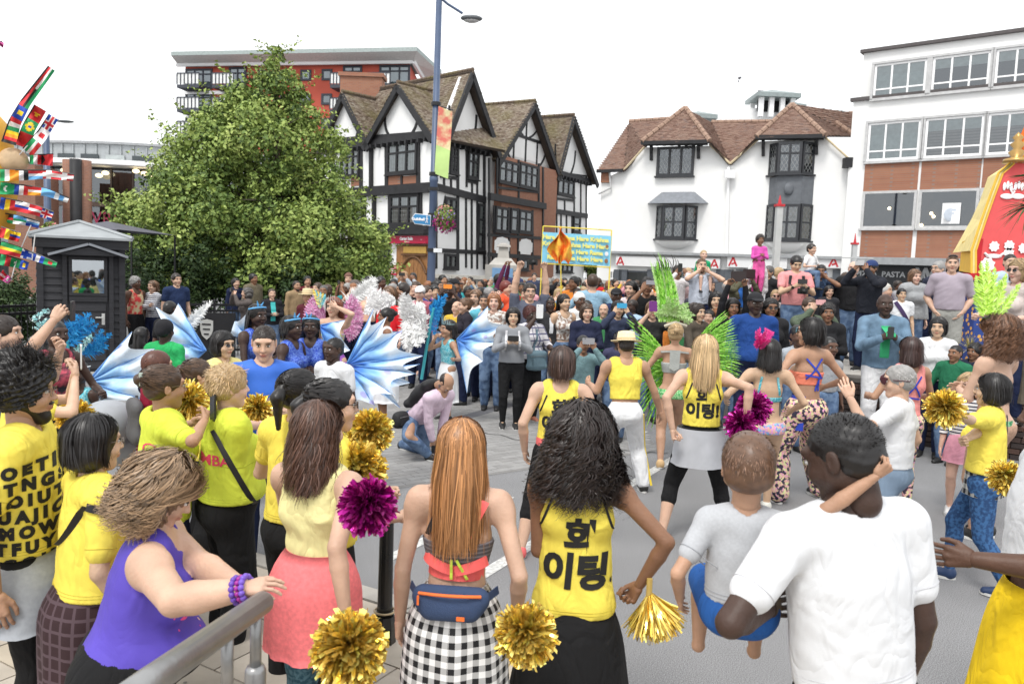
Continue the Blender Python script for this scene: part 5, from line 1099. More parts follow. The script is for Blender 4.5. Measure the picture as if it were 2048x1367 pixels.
print('buildings',time.time()-T0)
BLUEP=mat('blue_grey_paint',(.07,.10,.17),.4,var=.15,vscale=2,bump=.1)
def leafcloud(name,pts,nrmls,size,cols,parent,rs=None,rough=.55):
 """many small folded leaves at the given points"""
 k=len(pts);r=RNG;a=r.normal(size=(k,3));n_=nrmls+a*.55;n_/=np.linalg.norm(n_,axis=1)[:,None]
 t=np.cross(n_,r.normal(size=(k,3)));t/=np.linalg.norm(t,axis=1)[:,None]+1e-9;b=np.cross(n_,t);s_=size*r.uniform(.45,1.35,(k,1))
 V=np.stack([pts-t*s_,pts-b*s_*.62+n_*s_*.18,pts+t*s_*1.05-n_*s_*.2,pts+b*s_*.62+n_*s_*.18],1).reshape(-1,3)
 F=(np.arange(k)*4)[:,None]+np.array([[0,1,2,3]]);F=np.vstack([F[:,[0,1,2]],F[:,[0,2,3]]])
 o=mesh_obj(name,V,F,attr_mat('leaf_%d_%d'%(int(cols[0][1]*999),int(cols[-1][1]*999)),cols,rough,spec=.3),parent);set_attr(o,np.repeat(np.clip(.45+.22*r.normal(size=k)if rs is None else rs,0,1),4));o['kind']='stuff';return o
GREEN=[(.05,.085,.022),(.12,.19,.045),(.22,.30,.07),(.31,.39,.10),(.38,.44,.13)]
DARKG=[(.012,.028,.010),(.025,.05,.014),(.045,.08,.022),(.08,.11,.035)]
def branchy(g,base,top,r0,n,spread,hfrom=.2,z0=0,L=None,rng=None):
 base=np.array(base,float);top=np.array(top,float);g.tube([base,base+(top-base)*.5+(.06,.03,0),top],[r0,r0*.6,r0*.08],8);ends=[]
 for i in range(n):
  q=hfrom+(.95-hfrom)*i/n;p=base+(top-base)*q;a=i*2.4+rng.uniform(-.3,.3);l=L(q)*rng.uniform(.7,1);e=p+np.array([math.cos(a)*l,math.sin(a)*l,l*rng.uniform(.05,.45)])
  g.tube([p,(p+e)/2+(0,0,.08*l),e],[r0*.35*(1-q)+.015,r0*.2*(1-q)+.01,.006],5);ends.append((p,e))
 return ends
rng=np.random.default_rng(3);TD=25.
sil=[(92,551,556),(125,530,578),(160,508,598),(190,452,620),(230,408,648),(280,360,690),(310,290,720),(350,315,700),(390,250,725),(430,235,760),(470,225,790),(510,240,795),(545,250,780),(575,300,740)]
tr=empty('lime_tree',label='broad conical lime tree in full green leaf behind the black railings',cat='tree')
bx=at(545,500,TD)[0];zT=at(553,95,TD)[2]
g=MB();ends=branchy(g,(bx,TD,0),(at(553,110,TD)[0],TD,zT-.2),.24,46,1,.16,L=lambda q:4.6*(1-q)**.8+.3,rng=rng)
g.build('trunk',mat('bark',(.09,.075,.055),.95,var=.3,vscale=9,bump=.6,bscale=25),tr)
ys=[s_[0]for s_ in sil];lx=[s_[1]for s_ in sil];rx_=[s_[2]for s_ in sil]
P_,N_,Rs=[],[],[]
nc=560
for i in range(nc):
 y=rng.uniform(0,1)**.62*480+95;l,r_=np.interp(y,ys,lx),np.interp(y,ys,rx_);c=(l+r_)/2;hw_=(r_-l)/2/FPX*TD*.96;C3=at(c,y,TD)
 a=rng.uniform(0,2*PI);rr=math.sqrt(rng.uniform(.12,1))*hw_*rng.uniform(.88,1.0);cr=rng.uniform(.25,.7)*(.3+.7*min(1,hw_/2.5));rr=min(rr,max(hw_-cr*rng.uniform(.2,1.0),0));ctr=C3+np.array([math.cos(a)*rr,math.sin(a)*rr*.75,0]);k=min(520,int(150*(cr/.42)**2))
 v=rng.normal(size=(k,3));v/=np.linalg.norm(v,axis=1)[:,None];q=ctr+v*cr*np.array([1,1,.8])*rng.uniform(.55,1.08,(k,1))*(1+.25*wob(v,3.5,i))[:,None];P_.append(q)
 nn_=v*.8+np.array([0,-.25,.35]);N_.append(nn_);tone=.44+.15*rng.normal();Rs.append(np.clip(tone+.16*rng.normal(size=k),0,1))
 if rng.uniform()<.45:q2=ctr+np.array([math.cos(a),math.sin(a)*.7,rng.uniform(-.1,.9)])*np.linspace(cr*.6,cr*.9+.5,22)[:,None]+rng.normal(size=(22,3))*.05;P_.append(q2);N_.append(np.tile([0,0,1.],(22,1)));Rs.append(np.full(22,.7))
leafcloud('crown',np.vstack(P_),np.vstack(N_),.066,GREEN,tr,np.concatenate(Rs))
def bush(name,label,x0,x1,y0,y1,d,n,cols,size=.05,grp=None,depth=1.,seed=1,stems=True,cat='shrub',dens=1.):
 rg=np.random.default_rng(seed);a,b=at(x0,y1,d),at(x1,y0,d);c=(a+b)/2;R_=np.array([abs(b[0]-a[0])/2,depth,abs(b[2]-a[2])/2]);zb=max(a[2],.05)
 E=empty(name,(0,0,0),label=label,cat=cat,group=grp);P_,N_,S_=[],[],[]
 for i in range(n):
  v=rg.normal(size=3);v/=np.linalg.norm(v);ctr=c+v*R_*rg.uniform(.35,.92);ctr[2]=max(ctr[2],zb+.1);cr=rg.uniform(.14,.3)*min(1.4,R_[0]);k=int(70*dens)
  w=rg.normal(size=(k,3));w/=np.linalg.norm(w,axis=1)[:,None];P_.append(ctr+w*cr*rg.uniform(.5,1,(k,1)));N_.append(w*.6+(0,-.1,.6));S_.append(np.clip(.42+.14*rg.normal()+.16*rg.normal(size=k),0,1))
 leafcloud('foliage',np.vstack(P_),np.vstack(N_),size,cols,E,np.concatenate(S_))
 g=MB()
 for i in range(7):q=c+np.array([rg.uniform(-.6,.6)*R_[0],rg.uniform(-.5,.5)*depth,rg.uniform(0,.4)*R_[2]]);g.tube([(c[0]+rg.uniform(-.3,.3)*R_[0],c[1]+rg.uniform(-.2,.2),0),q],[.03,.008],5)
 g.build('stem',mat('bark'),E)
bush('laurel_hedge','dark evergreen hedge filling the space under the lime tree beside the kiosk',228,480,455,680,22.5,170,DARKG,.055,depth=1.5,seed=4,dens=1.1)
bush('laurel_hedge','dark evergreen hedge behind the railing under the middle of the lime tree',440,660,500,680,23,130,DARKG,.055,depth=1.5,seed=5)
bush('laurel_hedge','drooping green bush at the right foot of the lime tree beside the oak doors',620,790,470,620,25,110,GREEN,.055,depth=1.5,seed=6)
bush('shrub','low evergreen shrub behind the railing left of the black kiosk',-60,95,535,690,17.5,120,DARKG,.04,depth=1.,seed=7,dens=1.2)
for i,(x0,x1,y0,y1,d)in enumerate([(1150,1215,500,560,52),(-60,60,470,560,60)]):bush('far_tree',['small green bush seen past the end of the timber building','green tree tops far behind the brick wing at the left'][i],x0,x1,y0,y1,d,50,GREEN,.1,depth=2,seed=20+i,cat='tree')
RAILM=mat('black_iron',(.014,.014,.016),.4,var=.2,bump=.1)
def railing(name,A,B,label,h=1.15,n=None,grp='black iron railings'):
 E=empty(name,label=label,cat='railing',group=grp);A=np.array(A,float);B=np.array(B,float);L=np.linalg.norm(B-A);n=n or int(L/.13);d=(B-A)/L
 for z in(h,h-.14,.12):g=MB();g.beam((*A,z),(*B,z),.05,.05,(0,0,1));g.build('rail',RAILM,E)
 for i in range(n+1):
  p=A+(B-A)*i/n;g=MB();post=i%14==0;r=.03 if post else .011
  g.lathe([(r,0),(r,h+(.12 if post else .05)),(r*.3,h+(.16 if post else .10))],(p[0],p[1],0),8 if post else 6);g.build('post' if post else 'bar',RAILM,E)
 return E
pA,pB,pC=at(250,640,17)[:2],at(600,640,19)[:2],at(790,620,22)[:2]
railing('iron_railing',pA,pB,'black iron railing between the kiosk and the lime tree behind the costumed dancers');railing('iron_railing',pB,pC,'black iron railing run behind the pink winged dancer below the bush');railing('iron_railing',at(-60,640,14)[:2],at(78,640,15.5)[:2],'black iron railing at the far left in front of the low shrub')
bp0,bp1=at(395,640,16.2),at(470,640,16.6);g=MB();g.prism([(bp0[0],bp0[1],.1),(bp1[0],bp1[1],.1),(bp1[0],bp1[1],1.1),(bp0[0],bp0[1],1.1)],(0,.04,0));br_=tag(g.build('railing_panel',RAILM),'solid black railing panel carrying a silver shield crest','panel')
c=at(412,640,16.1);SH=[(-.13,.17),(0,.2),(.13,.17),(.13,-.02),(.09,-.14),(0,-.22),(-.09,-.14),(-.13,-.02)];g=MB();g.prism([(c[0]+a,c[1]+.05,.78+b)for a,b in SH],(0,-.02,0));g.build('crest',mat('silver',(.55,.55,.53),.4,metal=.5),br_)
for i in range(3):g=MB();g.box(c[0]-.09+.02*i,c[0]+.09-.02*i,c[1]+.015,c[1]+.028,.86-.1*i,.89-.1*i);g.build('crest_band',RAILM,br_)
KB=mat('black_boards',(.022,.022,.026),.6,var=.35,vscale=2.5,stretch=(.6,.6,14),bump=.3,bscale=18);KD=14.
ka,kb=at(90,690,KD),at(240,700,KD);kx0,kx1=ka[0],kb[0];kz=lambda y:at(170,y,KD)[2];ky=KD;kt=kz(497);kbz=.12
K=empty('boarded_kiosk',label='black boarded kiosk with pyramid lead roof, glazed half door and small porch gable',cat='kiosk')
g=MB();g.box(kx0+.02,kx1-.02,ky+.02,ky+1.6,kbz,kt);g.build('wall',KB,K);g=MB();g.box(kx0-.15,kx1+.15,ky-.12,ky+1.8,0,kbz);g.build('plinth',CONC,K)
dx0,dx1=at(138,600,KD)[0],at(212,600,KD)[0];nb=17;hb_=(kt-kbz)/nb
for i in range(nb):
 for(a,b)in((kx0,dx0-.04),(dx1+.04,kx1)):
  g=MB();z=kbz+hb_*i;g.prism([(a,ky-.004,z),(a,ky-.045,z),(a,ky-.018,z+hb_*.99),(a,ky-.004,z+hb_*.99)],(b-a,0,0));g.build('board',KB,K)
 g=MB();z=kbz+hb_*i;g.prism([(kx0+.015,ky,z),(kx0-.03,ky,z),(kx0-.004,ky,z+hb_*.99),(kx0+.015,ky,z+hb_*.99)],(0,1.6,0));g.build('board',KB,K)
for x in(kx0-.02,kx1-.08):g=MB();g.box(x,x+.1,ky-.075,ky-.047,kbz,kt);g.build('corner_post',KB,K)
g=MB();g.box(kx0-.08,kx1+.08,ky-.12,ky+1.7,kt,kt+.16);g.build('eaves_board',KB,K)
dzm,dzt=kz(598),kz(512)
g=MB();g.box(dx0-.07,dx0,ky-.09,ky,kbz,dzt+.07);g.box(dx1,dx1+.07,ky-.09,ky,kbz,dzt+.07);g.box(dx0,dx1,ky-.09,ky,dzt,dzt+.07);g.build('door_frame',KB,K)
door=MB();door.box(dx0,dx1,ky-.03,ky-.006,kbz,dzt);door=door.build('door',KB,K);nbd=8;hh_=(dzm-kbz-.12)/nbd
for i in range(nbd):g=MB();z=kbz+.06+hh_*i;g.prism([(dx0+.05,ky-.031,z),(dx0+.05,ky-.06,z),(dx0+.05,ky-.038,z+hh_*.96),(dx0+.05,ky-.031,z+hh_*.96)],(dx1-dx0-.1,0,0));g.build('door_board',KB,door)
g=MB();g.box(dx0+.03,dx1-.03,ky-.075,ky-.031,dzm-.04,dzm+.05);g.build('door_rail',KB,door)
FK=Fac((dx0,ky-.035),(dx1,ky-.035));gl2=glass_mat('reflective_glass',(.5,.55,.55),.35)
window(FK,.03,dx1-dx0-.03,dzm+.06,dzt-.02,1,(1,),K,KB,.05,.05,back=mat('kiosk_interior',(.06,.07,.05),.8,pat='noise',c2=(.16,.18,.17),ps=5),sill=False,glass=gl2)
g=MB();g.box(dx1-.12,dx1-.07,ky-.07,ky-.061,dzm-.45,dzm-.25);g.tube([(dx1-.095,ky-.1,dzm-.32),(dx1-.22,ky-.1,dzm-.32)],.011,6);g.build('door_handle',mat('silver'),door)
for x in(dx0-.25,dx1+.25):pass
zg0,zg1=kz(510),kz(496)
g=MB();xm=(dx0+dx1)/2;g.prism([(dx0-.2,ky-.3,zg0),(dx1+.2,ky-.3,zg0),(xm,ky-.3,zg1+.02)],(0,.28,0));g.build('porch_gable',KB,K)
for sg in(-1,1):g=MB();e_=dx0-.28 if sg<0 else dx1+.28;g.beam((e_,ky-.16,zg0-.03),(xm,ky-.16,zg1+.05),.4,.04,(0,0,1));g.build('porch_roof',LEAD,K)
rx0,rx1,ry0,ry1=kx0-.13,kx1+.13,ky-.2,ky+1.75;zr0,zr1=kt+.162,kz(446);ap_=((rx0+rx1)/2,(ry0+ry1)/2,zr1)
LR=mat('kiosk_lead',(.30,.32,.33),.5,metal=.2,var=.1,vscale=4)
for A_,B_ in(((rx0,ry0),(rx1,ry0)),((rx1,ry0),(rx1,ry1)),((rx1,ry1),(rx0,ry1)),((rx0,ry1),(rx0,ry0))):
 g=MB();g.add([(*A_,zr0),(*B_,zr0),ap_,(*A_,zr0+.04),(*B_,zr0+.04),(ap_[0],ap_[1],ap_[2]+.04)],[(0,1,2),(3,4,5),(0,1,4,3),(1,2,5,4),(2,0,3,5)]);g.build('roof_panel',LR,K);g=MB();g.tube([(*A_,zr0+.05),(ap_[0],ap_[1],ap_[2]+.05)],.035,6);g.build('roof_hip',LR,K)
_pv=Vector((kx0*.5+kx1*.5,ky,0));_R=Matrix.Rotation(math.radians(31),4,'Z');K.matrix_world=Matrix.Translation(_pv)@_R@Matrix.Translation(-_pv)
gz_c=at(*Z1(460,968),19);t0_=at(*Z1(395,1012),18.5);t1_=at(*Z1(640,985),18.5);g=MB();g.add([(t0_[0],18,t0_[2]),(t1_[0],18,t0_[2]),(t1_[0],21,t0_[2]),(t0_[0],21,t0_[2]),(gz_c[0]+.15,19.4,gz_c[2]),(t0_[0],18,t0_[2]-.3),(t1_[0],18,t0_[2]-.3)],[(0,1,4),(1,2,4),(2,3,4),(3,0,4),(5,6,1,0)]);GZ=empty('pop_up_gazebo',label='dark grey canopy of a pop up gazebo behind the black kiosk',cat='gazebo');g.build('canopy',mat('gazebo_cloth',(.09,.09,.11),.8,fold=.3),GZ)
for x,y in((t0_[0],18),(t1_[0],18),(t0_[0],21),(t1_[0],21)):g=MB();g.box(x-.02,x+.02,y-.02,y+.02,0,t0_[2]);g.build('leg',RAILM,GZ)
def basket(E_label,x,y,d,r,seed,hook=None):
 c=at(x,y,d);E=empty('hanging_basket',label=E_label,cat='hanging basket',group='hanging flower baskets');rg=np.random.default_rng(seed)
 g=MB();g.lathe([(r*.2,-r*.55),(r*.5,-r*.35),(r*.6,-r*.1),(r*.55,-.08*r)],c,12);g.build('basket',mat('basket_dark',(.03,.02,.015),.9),E)
 k=1500;v=rg.normal(size=(k,3));v/=np.linalg.norm(v,axis=1)[:,None];q=c+v*r*rg.uniform(.55,.95,(k,1))*(.85,.85,1);leafcloud('foliage',q,v,r*.11,GREEN,E)
 for nm,col,n,cz,sp in(('pink_flowers',[(.6,.12,.16),(.75,.28,.28),(.8,.5,.45)],240,.2,.75),('purple_flowers',[(.25,.18,.5),(.4,.3,.65)],190,.05,.9),('magenta_flowers',[(.35,.01,.15),(.5,.02,.25)],330,-.5,.95)):
  v=rg.normal(size=(n,3));v/=np.linalg.norm(v,axis=1)[:,None];q=c+np.array([0,0,cz*r])+v*r*(sp*.9,sp*.9,.7)*rg.uniform(.85,1.05,(n,1));leafcloud(nm,q,v,r*.085,col,E)
 g=MB();
 for a in range(3):g.tube([c+(r*.5*math.cos(a*2.1),r*.5*math.sin(a*2.1),0),c+(0,0,r*1.6)],.008,4)
 g.build('chain',RAILM,E)
LP=empty('street_lamp',label='tall blue grey lamp post with pedestrian finger sign and festival banner',cat='street lamp',group='street lamp posts');lb=at(861,590,19.);lt=at(874,-20,19.)
g=MB();g.lathe([(.12,0),(.12,1.2),(.098,1.3),(.092,4.2),(.105,4.22),(.105,4.32),(.085,4.34),(.07,lt[2])],(lb[0],lb[1],0),16);g.build('post',BLUEP,LP,True)
for z in(at(868,208,19)[2],at(864,348,19)[2],at(866,378,19)[2],at(862,430,19)[2],at(862,500,19)[2]):g=MB();g.lathe([(.115,-.04),(.115,.04)],(lb[0],lb[1],z),14);g.build('collar',RAILM,LP)
arm=[at(874,-10,19),at(895,8,19),at(925,27,19)];g=MB();g.tube(arm,.03,6);g.build('lamp_arm',BLUEP,LP);c=at(943,37,19)
v,q=ball(c,(.26,.16,.07),14,8);g=MB();g.add(v,q);g.build('lamp_head',mat('lamp_grey',(.12,.13,.14),.4),LP,True);v,q=ball(c-(0,0,.04),(.19,.12,.06),12,6);g=MB();g.add(v,q);g.build('lamp_lens',mat('lens',(.5,.5,.5),.2),LP,True)
b0,b1=at(877,212,18.9),at(901,348,18.9);BW=b1[0]-b0[0];ban=empty('banner',label='tall printed festival banner fixed to the lamp post with green foot',cat='banner')
nb_=14;V=[];
for i in range(nb_+1):
 q=i/nb_;
 for j in(0,.5,1):V.append((b0[0]+BW*j-.05*q,18.9+.05*math.sin(q*5)*j,b0[2]+(b1[2]-b0[2])*q-.12*j))
F_=[(i*3+j,i*3+j+1,(i+1)*3+j+1,(i+1)*3+j)for i in range(nb_)for j in(0,1)]
mesh_obj('banner_cloth',V,F_,None,ban,True,mats=[mat('banner_print',(.72,.62,.35),.6,pat='noise',c2=(.62,.16,.12),ps=4.5),mat('banner_green',(.45,.62,.22),.6,var=.12,vscale=3)],midx=[1 if i>=8 else 0 for i in range(nb_)for _ in(0,1)])
g=MB();g.tube([(lb[0],18.95,b0[2]+.03),(b1[0]+.02,18.9,b0[2]-.08)],.015,6);g.build('bracket',RAILM,ban);g=MB();g.tube([(lb[0],18.95,b1[2]+.02),(b1[0],18.9,b1[2]-.1)],.015,6);g.build('bracket',RAILM,ban)
s0,s1=at(823,426,18.85),at(859,444,18.85);SBL=mat('sign_blue',(.04,.22,.45),.4,var=.03)
g=MB();zt_s,zb_s=s0[2],s0[2]-.25;P4=[(s0[0]+.08,18.85,zt_s),(s1[0]+.03,18.85,zt_s-.03),(s1[0]+.03,18.85,zb_s-.03),(s0[0]+.08,18.85,zb_s),(s0[0],18.85,(zt_s+zb_s)/2)]
fs_=g.prism(P4,(0,.03,0)).build('finger_sign',mat('sign_edge',(.75,.77,.78),.5));tag(fs_,'blue finger sign to the Guildhall with a white walking figure','sign')
pc_=np.mean(P4,0);g=MB();g.prism([pc_+(np.array(p)-pc_)*(.95,1,.86)+(0,-.001,0)for p in P4],(0,-.006,0));g.build('blue_face',SBL,fs_)
text('Guildhall',.085,WT,pc_+(-.05,-.012,0),(1,0,0),(0,0,1),fs_,bold=.004);g=MB();c=pc_+(.15,-.01,0)
v,q=ball(c+(0,0,.07),(.014,.004,.014),8,6);g.add(v,q);g.tube([c+(0,0,.05),c+(0,0,-.01)],.012,6);g.tube([c+(0,0,-.01),c+(.025,0,-.08)],.008,5);g.tube([c+(0,0,-.01),c+(-.025,0,-.08)],.008,5);g.tube([c+(0,0,.04),c+(.03,0,.0)],.006,5);g.tube([c+(0,0,.04),c+(-.03,0,.01)],.006,5);g.build('walking_figure',WT,fs_)
g=MB();g.box(lb[0]+.06,lb[0]+.26,18.8,18.83,at(876,505,19)[2],at(876,497,19)[2]);tag(g.build('parking_sign',mat('sign_edge')),'tiny white notice plate strapped to the lamp post below the flowers','sign')
basket('hanging basket of pink, purple and magenta flowers on the lamp post beside the sign',889,434,18.8,.32,4)
L2=empty('street_lamp',label='slimmer blue lamp post behind the flag costume at the left',cat='street lamp',group='street lamp posts');l2=at(97,560,22)
g=MB();g.lathe([(.11,0),(.1,2),(.075,at(98,262,22)[2])],(l2[0],l2[1],0),12);g.build('post',BLUEP,L2,True);a=at(98,262,22);b=at(118,241,22);g=MB();g.tube([a,a+(0,0,.25),b],.03,6);g.build('lamp_arm',BLUEP,L2);v,q=ball(at(130,243,22),(.25,.14,.035),12,6);g=MB();g.add(v,q);g.build('lamp_head',mat('lamp_grey'),L2,True)
basket('hanging basket of pink flowers above the kiosk roof on the left lamp post',102,470,21.5,.38,9)
for x,y0,y1,yb,d,w,lab in((1549,390,408,560,20,.075,'tall square grey stone-coloured mast with red cap and spike beside the girl in pink'),(1704,466,485,560,26,.07,'shorter pale mast with red tip and side finials before the white wall')):
 E=empty('market_mast',label=lab,cat='mast',group='red tipped street masts');c=at(x,y1,d);b=at(x,yb,d);g=MB();g.box(b[0]-w,b[0]+w,d-w,d+w,0,c[2]-.06);g.build('shaft',mat('mast_grey',(.45,.46,.46),.6,var=.06),E)
 g=MB();g.box(b[0]-w-.03,b[0]+w+.03,d-w-.03,d+w+.03,c[2]-.058,c[2]);g.build('red_collar',RA,E);g=MB();g.lathe([(.05,0),(.03,.12),(.008,at(x,y0,d)[2]-c[2])],(b[0],d,c[2]+.002),8);g.build('spike',RA,E)
 if d>24:
  g=MB();g.tube([(b[0]-.5,d-.3,c[2]-.5),(b[0]+.5,d-.3,c[2]-.5)],.02,6);g.build('side_finial',mat('mast_grey'),E)
yb_=mat('yellow_paint',(.75,.6,.08),.5);BN=empty('chant_banner',label='sky blue banner with yellow Hare Krishna chant lettering on a yellow frame',cat='banner');BD=19.5
q0,q1=at(1086,462,BD),at(1220,530,BD);bw=q1[0]-q0[0];zt_b,zb_b=q0[2]-.02,at(1086,524,BD)[2];tilt=math.tan(math.radians(-1.2))
c0_=np.array([q0[0],BD,zb_b]);c1_=np.array([q1[0],BD,zb_b+bw*tilt]);g=MB();n=14;V=[]
for i in range(n+1):
 for j in(0,1):V.append(c0_+(c1_-c0_)*i/n+(0,.02*math.sin(i*1.1),(zt_b-zb_b)*j))
mesh_obj('banner_cloth',V,[(2*i,2*i+2,2*i+3,2*i+1)for i in range(n)],mat('banner_blue',(.22,.55,.75),.7,var=.05),BN,True)
YL=mat('letter_yellow',(.75,.72,.2),.6,var=0);dirb=nrm(c1_-c0_)
for i,l_ in enumerate(('Hare Krishna Hare Krishna','Krishna Krishna Hare Hare','Hare Rama Hare Rama','Rama Rama Hare Hare')):text(l_,.145,YL,c0_+dirb*bw*.48+(0,-.03,(zt_b-zb_b)*(.84-.22*i)),dirb,(0,0,1),BN,bold=.007)
for i in range(3):
 c=c1_+(-.1,-.03,.12+.17*i);v,q=ball(c,(.045,.006,.055),10,6);g=MB();g.add(v,q);g.build('printed_figure',[mat('print_brown',(.25,.12,.06),.7),mat('print_white',(.7,.7,.72),.7),mat('print_brown')][i],BN)
ztf=at(1086,452,BD)[2]
for p in(c0_,c1_):g=MB();g.tube([(p[0],BD+.03,.3),(p[0],BD+.03,ztf+(p[2]-c0_[2]))],.018,6);g.build('frame_pole',yb_,BN)
for z in(ztf,zb_b-.03):g=MB();g.tube([(c0_[0],BD+.03,z),(c1_[0],BD+.03,z+bw*tilt)],.018,6);g.build('frame_pole',yb_,BN)
FD=17;FG=empty('orange_flag',label='orange and yellow devotional flag bunched on a pole before the blue banner',cat='flag');pb_,pt_=at(1124,640,FD),at(1121,452,FD)
g=MB();g.tube([pb_*(1,1,0)+(0,0,.9),pt_],.012,6);g.build('pole',yb_,FG)
V=[];nu,nv=26,18
outl=[(0,455,1120,1121),(.15,468,1114,1128),(.35,482,1104,1138),(.6,497,1096,1146),(.8,508,1098,1146),(1.,524,1112,1134)]
for i in range(nu):
 q=i/(nu-1);y=np.interp(q,[o[0]for o in outl],[o[1]for o in outl]);xl=np.interp(q,[o[0]for o in outl],[o[2]for o in outl]);xr=np.interp(q,[o[0]for o in outl],[o[3]for o in outl])
 for j in range(nv):w_=j/(nv-1);V.append(at(xl+(xr-xl)*w_+3*math.sin(q*9+w_*5),y+4*math.sin(w_*11+q*3)*q,FD-.05-.09*math.sin(w_*14+q*4)))
mesh_obj('flag_cloth',V,[(i*nv+j,i*nv+j+1,(i+1)*nv+j+1,(i+1)*nv+j)for i in range(nu-1)for j in range(nv-1)],mat('flag_orange',(.80,.16,.02),.7,pat='noise',c2=(.85,.50,.06),ps=5.5),FG,True)
bo=atz(768,1282,PZ);BE=empty('cast_iron_bollard',label='tall glossy black cast iron bollard with gilt rings at the kerb',cat='bollard');bd_=math.hypot(*bo[:2]);
GB=mat('gloss_black',(.012,.012,.013),.22,var=.3,bump=.15,bscale=20,spec=.5,pat='noise',c2=(.02,.018,.016),ps=4)
ht=at(765,1010,bo[1])[2];z_r=at(765,1218,bo[1])[2];rb_=(at(790,1150,bo[1])[0]-at(748,1150,bo[1])[0])/2*.78
g=MB();g.lathe([(rb_*1.45,PZ),(rb_*1.45,PZ+.10),(rb_*1.25,z_r-.03)],(bo[0],bo[1],0),8);g.build('base',GB,BE)
g=MB();g.lathe([(rb_*1.1,z_r-.0295),(rb_*.92,z_r+.03),(rb_*.85,ht-.1),(rb_*.9,ht-.06),(rb_*.6,ht),(rb_*.75,ht+.03),(rb_*.5,ht+.08),(.01,ht+.1)],(bo[0],bo[1],0),24);g.build('shaft',GB,BE,True)
for z,r_ in((z_r-.005,1.25),(ht-.08,1.0)):g=MB();th=np.linspace(0,2*PI,25);g.tube([(bo[0]+rb_*r_*math.cos(t_),bo[1]+rb_*r_*math.sin(t_),z)for t_ in th],.006,6,cap=False);g.build('gilt_ring',mat('worn_gilt',(.45,.35,.22),.45,metal=.4),BE,True)
HR=empty('steel_handrail',label='grey galvanised handrail sloping up from the bottom left corner',cat='handrail');STL=mat('galvanised_steel',(.30,.30,.30),.38,metal=.75,var=.15,vscale=9,bump=.15,bscale=60)
r0_,r1_=at(300,1362,1.62),at(524,1205,2.25);r2_=at(190,1445,1.4)
g=MB();g.tube([r2_,r0_,r1_],.034,16);v,q=ball(r1_,.034,12,8);g.add(v,q);g.build('rail',STL,HR,True)
for(p,dn)in(((r1_*.93+r0_*.07),0),((r1_*.62+r0_*.38),0)):
 g=MB();g.tube([p-(0,0,.01),p-(0,0,.2)],.016,10);g.build('support',STL,HR,True);g=MB();g.lathe([(.03,0),(.03,p[2]-.19-PZ),(.024,p[2]-.175-PZ)],(p[0],p[1],PZ),14);g.build('post',STL,HR,True)
PL=empty('brick_planter_wall',label='low dark brick retaining wall with the right hand crowd standing on top',cat='wall');GZ1=.84
w0,w1=np.array(at(1640,800,11.8)[:2]),np.array(at(2250,800,9.6)[:2]);FP=Fac(w0,w1)
g=MB();FP.box(g,0,FP.L,0,GZ1-.07,-2.2,-.115);bed=g.build('planter_soil',mat('soil',(.10,.085,.06),.95,var=.3));tag(bed,kind='structure')
BK=[mat('wall_brick_%d'%i,c,.85,var=.2,vscale=20,bump=.3,bscale=80)for i,c in enumerate([(.055,.035,.03),(.08,.045,.035),(.04,.03,.028)])]
g=MB();FP.box(g,0,FP.L,0,GZ1-.08,-.11,-.008);g.build('mortar_core',mat('mortar_dark',(.13,.12,.11),.9),PL);bmesh_b=None
for r_ in range(10):
 z=.004+r_*.076
 for i in range(int(FP.L/.225)):
  u_=i*.225+(.11 if r_%2 else 0)
  if u_>1.9 and r_*100+i>0 and u_>5:break
  if bmesh_b is None:gg=MB();gg.box(0,.215,-.1,0,0,.063);bmesh_b=gg.build('brick',BK[0],PL);me_=[bmesh_b.data,bmesh_b.data.copy(),bmesh_b.data.copy()];me_[1].materials[0]=BK[1];me_[2].materials[0]=BK[2];b_=bmesh_b
  else:b_=bpy.data.objects.new('brick',random.choice(me_));link(b_);b_.parent=PL
  p=FP.pt(u_,z,random.uniform(-.002,.002));b_.location=p;b_.rotation_euler=(0,0,math.atan2(FP.t[1],FP.t[0]))
for i in range(int(FP.L/.6)):g=MB();FP.box(g,i*.6+.004,i*.6+.596,GZ1-.068,GZ1,-.32,.03);g.build('coping_stone',mat('coping_dark',(.12,.11,.10),.85,var=.2,bump=.3),PL)
g=MB();a_,b_=at(1345,700,12.6),at(2250,700,11.2);g.prism([(a_[0],a_[1],.002),(b_[0],b_[1],.002),(b_[0]+2,b_[1]+9,.002),(a_[0],a_[1]+9,.002)],(0,0,.83));tag(g.build('raised_terrace',CONC),kind='structure')
def frond(E,base,tip,n,L,w,col,droop=.3,seed=1):
 rg=np.random.default_rng(seed)
 for i in range(n):
  d=nrm(nrm(tip)+rg.normal(size=3)*.55);t=np.linspace(0,1,6);side=nrm(np.cross(d,(0,.3,1)));P=np.array(base)+d*t[:,None]*L*rg.uniform(.7,1.05)-np.array([0,0,1])*(droop*L*t[:,None]**2)*rg.uniform(.3,1.3);ww=w*np.sin(np.clip(t*.9+.12,0,1)*PI)[:,None]
  mesh_obj('leaf',np.vstack([P-side*ww,P+(0,0,1)*ww*.4,P+side*ww]),[(k,k+1,6+k+1,6+k)for k in range(5)]+[(6+k,7+k,13+k,12+k)for k in range(5)],col,E)
YC=empty('yucca',label='yucca with spiky green fronds reaching in from the right edge',cat='plant');YM=mat('yucca_green',(.06,.11,.03),.5,var=.4,vscale=4);YD=10.
frond(YC,at(2058,412,YD),(-1,0,-.1),26,.42,.012,YM,.5,3);frond(YC,at(2072,352,YD),(-1,0,.1),18,.36,.012,YM,.3,5);g=MB();p=at(2075,400,YD);g.tube([(p[0]+.05,p[1],GZ1-.07),(p[0],p[1],p[2]),p+(0,0,.4)],[.06,.05,.04],8);g.build('trunk',mat('bark'),YC)
